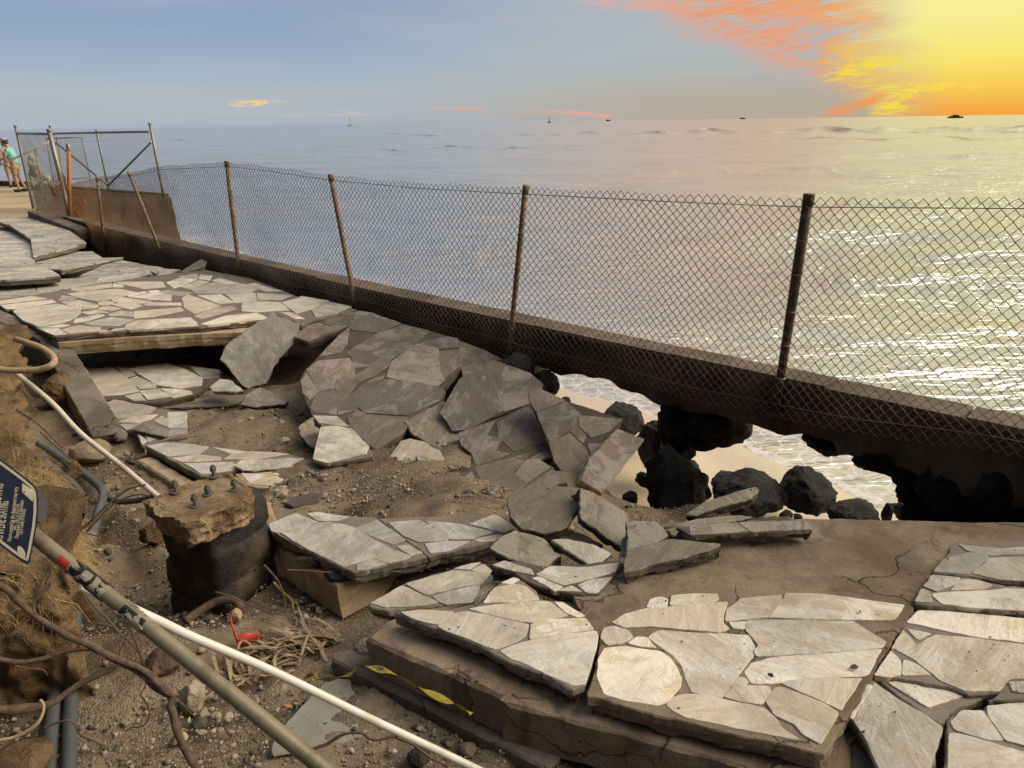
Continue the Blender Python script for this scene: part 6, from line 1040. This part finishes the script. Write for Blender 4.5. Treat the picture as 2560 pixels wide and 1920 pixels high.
# dried palm leaves
PALM = mat_plain('dry_palm', (.33, .25, .16), .8, var=.25, scale=20, col2=(.20, .145, .09), f2=.5, stretch=(1, 1, 1)); rl = random.Random(5)
fr1 = empty('dried_palm_frond', atz('G', 800, 700, -.59), 'dried palm frond with curling leaflets behind the white pipe', 'palm frond'); fr2 = empty('dried_palm_frond', atz('G', 450, 880, -.58), 'shredded palm frond lying between white pipe and fallen pole', 'palm frond')
fr3 = empty('dried_palm_frond', atz('G', 1150, 560, -.62), 'dark flattened palm frond at the foot of the footing block', 'palm frond')
def leaflets(root_, n, cx, cy, sx, sy, ang, spread, lo, hi):
    for i in range(n):
        x, y = cx + rl.gauss(0, sx), cy + rl.gauss(0, sy); p = atz('G', x, y, -.585 + rl.uniform(0, .05)); a = ang + rl.gauss(0, spread); L = rl.uniform(lo, hi); d = Vector((math.cos(a), math.sin(a), 0)); sd_ = Vector((-d.y, d.x, 0)); lift = rl.uniform(.0, .07); b = rl.gauss(0, .25); w0 = rl.uniform(.006, .013)
        P = [p + d * (L * f) + sd_ * (b * L * f * f) + Vector((0, 0, lift * math.sin(f * 3.0))) for f in (0, .25, .5, .75, 1)]; wz = rl.uniform(-.6, .6)
        ribbon('leaflet', [q + (sd_ + Vector((0, 0, wz))) * w0 * (1 - .8 * f) for q, f in zip(P, (0.1, .2, .4, .7, 1))], [q - (sd_ + Vector((0, 0, wz))) * w0 * (1 - .8 * f) for q, f in zip(P, (.1, .2, .4, .7, 1))], PALM, parent=root_, k=3)
leaflets(fr1, 46, 800, 690, 130, 50, 2.7, .8, .12, .34); leaflets(fr2, 34, 470, 880, 120, 50, 2.2, .9, .1, .28); leaflets(fr3, 40, 1130, 580, 150, 35, 3.0, .4, .15, .4)
# a few dead leaves and chips on the slabs
LEAF = mat_plain('dead_leaf', (.06, .035, .022), .7, col2=(.11, .06, .03))
for i, (v, x, y, z, s_, lb) in enumerate([('N', 415, 988, -.185, .022, 'dark curled leaf on the pale slab left of the long crack'), ('N', 455, 613, -.185, .012, 'small dark leaf near the edge of the screed'), ('N', 585, 622, -.185, .013, 'yellowish twig bit near the edge of the screed'), ('N', 738, 500, -.195, .014, 'brown leaf bit on the screed by the crack'), ('M', 980, 1040, -.185, .018, 'thin dark leaf on the long middle stone'), ('B', 952, 637, -.04, .035, 'black scrap on the edge of the left pavement'), ('E', 345, 1455, -.62, .03, 'black bark flake on the back sand patch'), ('G', 825, 1125, -.55, .03, 'orange-brown leaf beside the smooth grey sheet'), ('F', 1345, 888, -.285, .016, 'small black stone on the two-layer slab')]):
    c = atz(v, x, y, z); a = i * 1.3; d = Vector((math.cos(a), math.sin(a), 0)) * s_; e = Vector((-d.y, d.x, 0)) * .45
    ribbon('dead_leaf', [c - d, c - d * .3 + e + Vector((0, 0, s_ * .3)), c + d * .4 + e * .8 + Vector((0, 0, s_ * .5)), c + d], [c - d, c - d * .3 - e, c + d * .4 - e * .8, c + d + Vector((0, 0, s_ * .2))], LEAF if 'orange' not in lb else RUSTO, lb, 'leaf', k=3)
# ------------------------------------------------------------------ people on the promenade
SKIN = mat_plain('skin', (.42, .26, .18), .55, var=.08); SHIRT = mat_plain('mint_shirt', (.16, .50, .40), .85, var=.2, scale=22, col2=(.30, .62, .52), f2=.55); KHAKI = mat_plain('khaki_shorts', (.40, .31, .20), .9, var=.2, scale=16, col2=(.30, .23, .15), f2=.58); HAIR = mat_plain('brown_hair', (.09, .045, .025), .7); CAPM = mat_plain('pale_cap', (.38, .36, .36), .8); SHOE = mat_plain('dark_shoes', (.02, .018, .018), .6)
GREY = mat_plain('grey_hair', (.48, .43, .36), .7); DARK = mat_plain('dark_top', (.08, .085, .07), .85, var=.2, scale=20, col2=(.13, .12, .09)); JEANS = mat_plain('pale_trousers', (.42, .44, .42), .85)
def skinned(name, joints, edges, mat, parent, M_, root_=0, sub=1):
    me = bpy.data.meshes.new(name); me.from_pydata([M_ @ Vector(j[:3]) - parent.location for j in joints], edges, []); o = bpy.data.objects.new(name, me); C.objects.link(o); o.parent = parent; me.materials.append(mat)
    m_ = o.modifiers.new('skin', 'SKIN'); m_.use_smooth_shade = True
    for i, j in enumerate(joints):
        r_ = j[3] if isinstance(j[3], tuple) else (j[3], j[3]); me.skin_vertices[0].data[i].radius = r_; me.skin_vertices[0].data[i].use_root = (i == root_)
    s_ = o.modifiers.new('sub', 'SUBSURF'); s_.levels = sub + 1; s_.render_levels = sub + 1; return o
def ell(name, c, r, mat, parent, M_, sub=3):
    bm = bmesh.new(); bmesh.ops.create_icosphere(bm, subdivisions=sub, radius=1); V_ = [M_ @ Vector((c[0] + v.co.x * r[0], c[1] + v.co.y * r[1], c[2] + v.co.z * r[2])) for v in bm.verts]; F_ = [tuple(v.index for v in f.verts) for f in bm.faces]; bm.free(); return obj(name, V_, F_, mat, parent, True)
# local frame: +x is where the figure faces, z up
def body(parent, M_, lean, arms, legs, skin, bare=False):
    px, pz = 0, .92; cx, cz = lean * .55, 1.30; nx, nz_ = lean * .75, 1.50; hx, hz = lean * 1.0 + .04, 1.60
    J = [(px, 0, pz, .13), (cx * .5, 0, 1.1, .125), (cx, 0, cz, (.13, .15)), (nx, 0, nz_, .055), (hx, 0, hz, .09), (hx + .02, 0, hz + .09, .085)]; Ed = [(0, 1), (1, 2), (2, 3), (3, 4), (4, 5)]
    for sgn, A_ in zip((1, -1), arms):
        b = len(J); J.append((cx, sgn * .19, cz + .09, .06)); Ed.append((2, b))
        for p, r_ in A_: J.append((*p, r_)); Ed.append((len(J) - 2, len(J) - 1))
        hnd = len(J) - 1; hp = Vector(J[hnd][:3])
        for f in range(4): J.append((hp.x + .05, hp.y + (f - 1.5) * .018, hp.z - .055 - .006 * (f % 2), .010)); Ed.append((hnd, len(J) - 1))
        J.append((hp.x + .045, hp.y + sgn * .03, hp.z - .015, .011)); Ed.append((hnd, len(J) - 1))
    for sgn, A_ in zip((1, -1), legs):
        b = len(J); J.append((px, sgn * .095, pz - .08, .095)); Ed.append((0, b))
        for p, r_ in A_: J.append((*p, r_)); Ed.append((len(J) - 2, len(J) - 1))
    skinned('body', J, Ed, skin, parent, M_); return (hx, hz)
def man():
    f = atz('R', 250, 862, 0.0); M_ = Matrix.Translation(f) @ Matrix.Rotation(math.radians(188), 4, 'Z') @ Matrix.Scale(.985, 4)
    p = empty('person', f, 'standing man in a mint green shirt, khaki shorts and cap looking down', 'person')
    legs = ([((.05, .10, .5), .062), ((-.02, .10, .09), .04), ((.12, .10, .035), .035)], [((.0, -.10, .5), .062), ((-.14, -.10, .09), .04), ((.0, -.10, .035), .035)])
    arms = ([((.16, .26, 1.14), .042), ((.40, .22, 1.02), .034), ((.46, .21, .99), .028)], [((.12, -.26, 1.12), .042), ((.34, -.22, .98), .034), ((.40, -.21, .94), .028)])
    hx, hz = body(p, M_, .16, arms, legs, SKIN)
    skinned('shirt', [(.0, 0, .88, (.15, .165)), (.02, 0, 1.0, (.145, .16)), (.05, 0, 1.15, (.145, .165)), (.085, 0, 1.32, (.145, .175)), (.11, 0, 1.45, .075), (.09, .20, 1.38, .075), (.14, .26, 1.20, .065), (.09, -.20, 1.38, .075), (.12, -.26, 1.20, .065)], [(0, 1), (1, 2), (2, 3), (3, 4), (3, 5), (5, 6), (3, 7), (7, 8)], SHIRT, p, M_)
    skinned('shorts', [(.0, 0, .93, (.14, .15)), (.01, .10, .80, .105), (.05, .10, .52, .09), (.01, -.10, .80, .105), (.01, -.10, .52, .09)], [(0, 1), (1, 2), (0, 3), (3, 4)], KHAKI, p, M_)
    ell('hair', (hx - .035, 0, hz + .05), (.105, .095, .12), HAIR, p, M_); cp = ell('cap', (hx + .0, 0, hz + .12), (.115, .10, .075), CAPM, p, M_)
    ell('cap_visor', (hx + .13, 0, hz + .10), (.10, .085, .012), CAPM, cp, M_, 2); ell('nose', (hx + .115, 0, hz + .02), (.018, .014, .022), SKIN, p, M_, 1)
    for y in (-.1, .1): ell('shoe', (.05 if y > 0 else -.07, y, .045), (.15, .06, .05), SHOE, p, M_, 2)
man()
def second():
    f = atz('R', 170, 805, 0.0); f = Vector((f.x, f.y, 0)); M_ = Matrix.Translation(f) @ Matrix.Rotation(math.radians(150), 4, 'Z') @ Matrix.Scale(.93, 4)
    p = empty('person', f, 'bare-shouldered person mostly hidden behind the man in green', 'person')
    legs = ([((.03, .10, .5), .07), ((.0, .10, .09), .045), ((.13, .10, .035), .035)], [((.03, -.10, .5), .07), ((.0, -.10, .09), .045), ((.13, -.10, .035), .035)])
    arms = ([((.02, .27, 1.12), .042), ((.14, .25, .92), .034), ((.18, .24, .86), .028)], [((.02, -.27, 1.12), .042), ((.12, -.25, .92), .034), ((.16, -.24, .86), .028)])
    hx, hz = body(p, M_, .05, arms, legs, SKIN); ell('hair', (hx - .03, 0, hz + .06), (.105, .098, .12), HAIR, p, M_); ell('nose', (hx + .1, 0, hz + .02), (.018, .014, .022), SKIN, p, M_, 1)
    skinned('shorts', [(.0, 0, .93, (.14, .15)), (.01, .10, .80, .105), (.03, .10, .50, .09), (.01, -.10, .80, .105), (.03, -.10, .50, .09)], [(0, 1), (1, 2), (0, 3), (3, 4)], KHAKI, p, M_)
    for y in (-.1, .1): ell('shoe', (.05, y, .045), (.14, .055, .05), SHOE, p, M_, 2)
second()
def sitter():
    f = atz('R', 430, 838, 0.0); M_ = Matrix.Translation(f) @ Matrix.Rotation(math.radians(20), 4, 'Z')
    p = empty('person', f, 'seated person with long grey-blond hair seen through the tall fence', 'person')
    J = [(0, 0, .30, .15), (.03, 0, .5, .14), (.06, 0, .70, (.14, .17)), (.08, 0, .90, .05), (.10, 0, 1.0, .085), (.11, 0, 1.09, .08), (.06, .2, .76, .06), (.18, .24, .55, .045), (.36, .18, .45, .035), (.42, .16, .43, .025), (.06, -.2, .76, .06), (.18, -.24, .55, .045), (.36, -.18, .45, .035), (.42, -.16, .43, .025), (.1, .1, .30, .10), (.45, .12, .42, .075), (.5, .12, .12, .05), (.6, .12, .05, .04), (.1, -.1, .30, .10), (.45, -.12, .42, .075), (.5, -.12, .12, .05), (.6, -.12, .05, .04)]
    skinned('body', J, [(0, 1), (1, 2), (2, 3), (3, 4), (4, 5), (2, 6), (6, 7), (7, 8), (8, 9), (2, 10), (10, 11), (11, 12), (12, 13), (0, 14), (14, 15), (15, 16), (16, 17), (0, 18), (18, 19), (19, 20), (20, 21)], SKIN, p, M_)
    skinned('top', [(0, 0, .26, .18), (.03, 0, .5, .165), (.06, 0, .72, (.165, .2)), (.08, 0, .84, .07), (.06, .2, .77, .08), (.14, .25, .60, .07), (.06, -.2, .77, .08), (.14, -.25, .60, .07)], [(0, 1), (1, 2), (2, 3), (2, 4), (4, 5), (2, 6), (6, 7)], DARK, p, M_)
    skinned('trousers', [(.02, 0, .26, .18), (.1, .1, .30, .12), (.45, .12, .42, .09), (.5, .12, .15, .07), (.1, -.1, .30, .12), (.45, -.12, .42, .09), (.5, -.12, .15, .07)], [(0, 1), (1, 2), (2, 3), (0, 4), (4, 5), (5, 6)], JEANS, p, M_)
    ell('hair', (.07, 0, 1.06), (.12, .115, .13), GREY, p, M_); ell('hair_fall', (.0, 0, .88), (.08, .12, .2), GREY, p, M_); ell('nose', (.2, 0, 1.03), (.016, .013, .02), SKIN, p, M_, 1)
    ell('seat_stone', (0, 0, .1), (.28, .26, .2), KERB, p, M_, 3) if False else None
    return f
sf = sitter()
beam('seat_block', 'low concrete block the grey-haired person sits on', (sf.x - .3, sf.y - .22, .2), (sf.x + .3, sf.y - .22, .2), .45, .22, KERB, side=1, cat='block', seed=51)
# ------------------------------------------------------------------ boats on the horizon
BW, BD, BS = mat_plain('boat_white', (.42, .40, .38), .5), mat_plain('boat_dark', (.10, .07, .06), .6), mat_plain('boat_sail', (.45, .40, .36), .8)
def sea_at(x, y, D): d = ray('W', x, y); d = Vector((d.x, d.y, 0)).normalized() * D; return Vector((d.x, d.y, SEAZ)), Vector((d.y, -d.x, 0)).normalized()
def hull(name, c, ax, L, w_, h, mat, parent, bow=.25):
    q = Vector((-ax.y, ax.x, 0)); V_, F_ = [], []
    for f, ww, rise in [(-.5, .7, 0), (-.2, 1, 0), (.15, .95, .05), (.35, .6, .15), (.5, .04, bow)]:
        for s_, z in [(-1, h), (-.7, -h * .6), (.7, -h * .6), (1, h)]: V_.append(c + ax * f * L + q * s_ * ww * w_ / 2 + Vector((0, 0, z + rise * h * (1 if z > 0 else 0))))
    for i in range(4):
        for k in range(4): F_.append((i * 4 + k, i * 4 + (k + 1) % 4, (i + 1) * 4 + (k + 1) % 4, (i + 1) * 4 + k))
    F_ += [(0, 1, 2, 3), (19, 18, 17, 16)]; return obj(name, V_, F_, mat, parent)
def cabin(name, c, ax, L, w_, h, mat, parent, z0, rake=.15):
    q = Vector((-ax.y, ax.x, 0)); V_ = []
    for z, k in ((z0, 1), (z0 + h, 1 - rake)):
        for f, s_ in ((-.5, -1), (.5, -1), (.5, 1), (-.5, 1)): V_.append(c + ax * f * L * k + q * s_ * w_ / 2 * k + Vector((0, 0, z)))
    return obj(name, V_, [(3, 2, 1, 0), (4, 5, 6, 7), (0, 1, 5, 4), (1, 2, 6, 5), (2, 3, 7, 6), (3, 0, 4, 7)], mat, parent)
def px(D, n): return n * 1.157 / FPX * D
D_ = 1400; c, ax = sea_at(756, 270, D_); cat_ = empty('sailing_catamaran', c, 'catamaran with a bare mast on the horizon left of centre', 'sailboat'); u = px(D_, 1)
for k in (-1, 1): hull('hull', c + Vector((0, k * 2.4, 1.0)), ax, u * 13, 1.6, 1.1, BW, cat_)
cabin('cabin', c, ax, u * 7, 5, 1.6, BW, cat_, 1.6); tube('mast', [c + ax * .6 + Vector((0, 0, 2)), c + Vector((0, 0, u * 19))], .28, BD, cat_, 6, False); tube('boom', [c + ax * .6 + Vector((0, 0, 4)), c - ax * u * 4 + Vector((0, 0, 4.3))], .2, BD, cat_, 6, False)
tube('forestay', [c + Vector((0, 0, u * 19)), c + ax * u * 6 + Vector((0, 0, 2))], .07, BD, cat_, 4, False)
D_ = 2200; c, ax = sea_at(1186, 265, D_); sb = empty('sailboat', c, 'small sailboat with a raised sail on the central horizon', 'sailboat'); u = px(D_, 1); hull('hull', c + Vector((0, 0, 1.0)), ax, u * 8, 3, 1.4, BD, sb); tube('mast', [c + Vector((0, 0, 2)), c + Vector((0, 0, u * 13))], .3, BD, sb, 6, False)
V_ = [c + Vector((0, 0, 3.2)), c + ax * u * 3.2 + Vector((0, 0, 3.2)), c + ax * u * 1.8 + Vector((.3, .3, u * 6)), c + Vector((0, 0, u * 12.5))]; o = obj('sail', V_, [(0, 1, 2, 3)], BS, sb); o.modifiers.new('thick', 'SOLIDIFY').thickness = .12
for x, lb, n in [(1314, 'tiny dark ship on the horizon right of the small sailboat', 9), (1604, 'tiny dark barge on the horizon between ship and yacht', 10)]:
    D_ = 5000; c, ax = sea_at(x, 260, D_); s_ = empty('ship', c, lb, 'ship'); u = px(D_, 1); hull('hull', c + Vector((0, 0, 3)), ax, u * n, u * 2, 4, BD, s_, .5); cabin('deckhouse', c - ax * u * 1.5, ax, u * 2.4, u * 1.4, 4.5, BD, s_, 6.5); cabin('cargo', c + ax * u * 1.6, ax, u * 3, u * 1.4, 2.2, BD, s_, 6.5)
D_ = 1300; c, ax = sea_at(2064, 252, D_); y_ = empty('motor_yacht', c, 'motor yacht with stacked decks under the orange sky', 'yacht'); u = px(D_, 1); hull('hull', c + Vector((0, 0, .8)), ax, u * 25, u * 4, 1.3, BD, y_, .5); cabin('lower_deck', c - ax * u * 1, ax, u * 17, u * 3.4, u * 1.6, BD, y_, 2.0, .1); cabin('upper_deck', c, ax, u * 10, u * 2.8, u * 1.6, BD, y_, 2.0 + u * 1.6, .15); tube('mast', [c + Vector((0, 0, 4)), c + Vector((0, 0, u * 7))], .25, BD, y_, 6, False); tube('aerial', [c - ax * u * 3 + Vector((0, 0, 4)), c - ax * u * 3 + Vector((0, 0, u * 6))], .2, BD, y_, 6, False)
# ------------------------------------------------------------------ dry grass on the bank edge
def build_grass():
    g = random.Random(9); V_, F_ = [], []; n = len(BKP)
    def blade(p, d, L, w_, droop):
        q = [p, p + d * L * .5 + Vector((0, 0, L * .12 - droop * L * .25)), p + d * L * .9 + Vector((0, 0, -droop * L))]; s_ = Vector((-d.y, d.x, .2)) * w_; b = len(V_); V_.extend([q[0] - s_, q[0] + s_, q[1] + s_ * .7, q[1] - s_ * .7, q[2]]); F_.extend([(b, b + 1, b + 2, b + 3), (b + 3, b + 2, b + 4)])
    for _ in range(15000):
        i = int(n * (.18 + .80 * g.random() ** .55)); i = min(n - 2, i); p = BKP[i].lerp(BKP[i + 1], g.random()); t = BKS[min(i + 4, n - 1)] - BKS[max(i - 4, 0)]; t.z = 0; t.normalize(); o_ = Vector((-t.y, t.x, 0)); o_ = o_ if o_.x > 0 else -o_
        cl = fbm(p, 1.6, 4, 2)
        if cl < -.10 + g.random() * .3: continue
        e = g.random() ** 1.6 * .42; q = p - o_ * e + Vector((0, 0, .02 + e * .12)) + Vector((0, 0, -.1 * g.random() * (e < .1))); d = (o_ * g.uniform(.1, 1) + t * g.gauss(0, .7) + Vector((0, 0, g.uniform(-.4, .7)))).normalized(); blade(q, d, g.uniform(.06, .22), g.uniform(.0008, .0018), g.uniform(.1, .9))
    return V_, F_
V_, F_ = build_grass(); GRASS = mat_plain('dry_grass', (.30, .20, .09), .9, var=.3, scale=8, col2=(.40, .29, .14), f2=.5); tag(obj('dry_grass', V_, F_, GRASS), 'dry brown grass and fine roots hanging over the bank edge', 'grass', kind='stuff')
V_, F_ = [], []; g = random.Random(4)
for cx, cy, sx, sy in [('C', 0, 0, 0)] and [(60, 110, 60, 25), (220, 290, 70, 30), (20, 80, 30, 30), (430, 650, 60, 90)]:
    for _ in range(160):
        p = atz('C', cx + g.gauss(0, sx), cy + g.gauss(0, sy), .06); a = g.uniform(0, 6.28); d = Vector((math.cos(a) * .5, math.sin(a) * .5, 1)).normalized(); L = g.uniform(.03, .09); s_ = Vector((-d.y, d.x, 0)).normalized() * .002; b = len(V_); V_ += [p - s_, p + s_, p + d * L]; F_.append((b, b + 1, b + 2))
tag(obj('green_grass', V_, F_, mat_plain('green_grass', (.09, .11, .03), .8, col2=(.16, .15, .05))), 'small green grass tufts on top of the bank', 'grass', kind='stuff')
# ------------------------------------------------------------------ pebbles (joined, too many to count)
def build_pebbles():
    t = (1 + 5 ** .5) / 2; ico = np.array([(-1, t, 0), (1, t, 0), (-1, -t, 0), (1, -t, 0), (0, -1, t), (0, 1, t), (0, -1, -t), (0, 1, -t), (t, 0, -1), (t, 0, 1), (-t, 0, -1), (-t, 0, 1)]) / 1.902
    fc_ = np.array([(0, 11, 5), (0, 5, 1), (0, 1, 7), (0, 7, 10), (0, 10, 11), (1, 5, 9), (5, 11, 4), (11, 10, 2), (10, 7, 6), (7, 1, 8), (3, 9, 4), (3, 4, 2), (3, 2, 6), (3, 6, 8), (3, 8, 9), (4, 9, 5), (2, 4, 11), (6, 2, 10), (8, 6, 7), (9, 8, 1)])
    g = np.random.default_rng(21); N = 90000; u = g.uniform(0, 2560, N); v = g.uniform(1000, 1990, N)
    # sample evenly in the ground plane inside the walkway pit
    x = g.uniform(-3.6, 1.6, N); y = g.uniform(1.6, 7.2, N); dens = np.clip(1.15 - (y - 2.2) * .2, .12, 1) * np.where(x > -.2, .45, 1.0)
    k = g.uniform(0, 1, N) < dens * .52; x, y = x[k], y[k]; n = len(x); z = ground(x, y)
    r = .003 + .004 * g.random(n) + .012 * g.random(n) ** 11; sc = r[:, None] * (1 + .35 * g.uniform(-1, 1, (n, 3))); sc[:, 2] *= .7
    a = g.uniform(0, 6.28, n); ca, sa = np.cos(a), np.sin(a); P = ico[None] * sc[:, None, :] * (1 + .34 * g.uniform(-1, 1, (n, 12, 1))); X_ = P[..., 0] * ca[:, None] - P[..., 1] * sa[:, None]; Y_ = P[..., 0] * sa[:, None] + P[..., 1] * ca[:, None]
    V_ = np.stack([X_ + x[:, None], Y_ + y[:, None], P[..., 2] + z[:, None] + r[:, None] * .35 + .004], -1).reshape(-1, 3); F_ = (fc_[None] + (np.arange(n) * 12)[:, None, None]).reshape(-1, 3); me = npmesh('gravel', V_, F_); me.polygons.foreach_set('use_smooth', [True] * len(me.polygons))
    tag(link('gravel', me, PEB), 'loose coral gravel and pebbles over the sandy pit', 'gravel', kind='stuff')
build_pebbles()

def build_rubble():
    g = random.Random(31); V_, F_ = [], []; base = []
    for k in range(7): bm = rockmesh(200 + k, 2, 9, .12, .04); bm.verts.index_update(); base.append(([v.co.copy() for v in bm.verts], [tuple(v.index for v in f.verts) for f in bm.faces])); bm.free()
    zones = [('F', 900, 640, 160, 60), ('F', 720, 560, 90, 60), ('F', 1050, 400, 120, 50), ('I', 700, 400, 120, 60), ('H', 520, 1380, 60, 40), ('B', 1250, 1300, 200, 25), ('B', 1150, 1640, 150, 25), ('C', 1150, 150, 120, 40), ('C', 1000, 500, 200, 120), ('C', 800, 900, 200, 60), ('G', 1100, 400, 160, 60), ('G', 900, 250, 120, 60), ('G', 500, 1100, 250, 150), ('D', 1200, 1100, 400, 250), ('G', 1500, 1150, 250, 120), ('J', 500, 1350, 250, 80), ('J', 900, 1250, 60, 60), ('B', 650, 1450, 100, 80), ('E', 650, 1330, 150, 30), ('C', 1300, 1150, 150, 100), ('G', 250, 350, 150, 80), ('I', 1150, 620, 200, 60), ('K', 350, 1500, 200, 60), ('G', 1350, 560, 120, 40)]
    for v, cx, cy, sx, sy in zones:
        for _ in range(26):
            p = atz(v, g.gauss(cx, sx), g.gauss(cy, sy), -.56)
            if float(wdist(p.x, p.y)) > -.4: continue
            z = float(ground(np.array([p.x]), np.array([p.y]))[0]); r_ = .008 + .03 * g.random() ** 3; sc = Vector((r_ * g.uniform(.8, 1.5), r_ * g.uniform(.7, 1.3), r_ * g.uniform(.4, .8))); m_ = Matrix.Rotation(g.uniform(0, 6.28), 3, 'Z') @ Matrix.Rotation(g.gauss(0, .4), 3, 'X'); bv, bf = base[g.randrange(7)]; b = len(V_)
            for q in bv: w_ = m_ @ Vector((q.x * sc.x, q.y * sc.y, q.z * sc.z)); V_.append((w_.x + p.x, w_.y + p.y, w_.z + z + r_ * .2))
            F_.extend([tuple(i + b for i in f) for f in bf])
    tag(obj('rubble', V_, F_, PEB), 'small angular rubble and clods strewn along the broken edges', 'rubble', kind='stuff')
build_rubble()

def build_grit():
    g = random.Random(77); t = (1 + 5 ** .5) / 2; ico = [Vector(q) / 1.902 for q in [(-1, t, 0), (1, t, 0), (-1, -t, 0), (1, -t, 0), (0, -1, t), (0, 1, t), (0, -1, -t), (0, 1, -t), (t, 0, -1), (t, 0, 1), (-t, 0, -1), (-t, 0, 1)]]; fc_ = [(0, 11, 5), (0, 5, 1), (0, 1, 7), (0, 7, 10), (0, 10, 11), (1, 5, 9), (5, 11, 4), (11, 10, 2), (10, 7, 6), (7, 1, 8), (3, 9, 4), (3, 4, 2), (3, 2, 6), (3, 6, 8), (3, 8, 9), (4, 9, 5), (2, 4, 11), (6, 2, 10), (8, 6, 7), (9, 8, 1)]; V_, F_ = [], []
    def inside(P, x, y):
        c = False
        for i in range(len(P)):
            (x1, y1), (x2, y2) = P[i], P[i - 1]
            if (y1 > y) != (y2 > y) and x < (x2 - x1) * (y - y1) / (y2 - y1 + 1e-12) + x1: c = not c
        return c
    for fr, P, z0 in SLABS:
        if fr.n.z < .9: continue
        xs = [p[0] for p in P]; ys = [p[1] for p in P]; n = int(min(260, 70 * abs(area2(P)) + 14))
        cl = [(g.uniform(min(xs), max(xs)), g.uniform(min(ys), max(ys))) for _ in range(5)]
        for _ in range(n):
            c = cl[g.randrange(5)]; k = g.random() < .6; x, y = (g.gauss(c[0], .09), g.gauss(c[1], .09)) if k else (g.uniform(min(xs), max(xs)), g.uniform(min(ys), max(ys)))
            if not inside(P, x, y): continue
            r_ = .0016 + .004 * g.random() ** 4; b = len(V_); o = fr.to3((x, y), .007)
            for q in ico: V_.append(o + Vector((q.x * r_ * g.uniform(.7, 1.5), q.y * r_ * g.uniform(.7, 1.5), q.z * r_ * .7)))
            F_.extend([tuple(i + b for i in f) for f in fc_])
    tag(obj('grit', V_, F_, PEB), 'grit and crumbs of mortar scattered on the slabs', 'grit', kind='stuff')
build_grit()
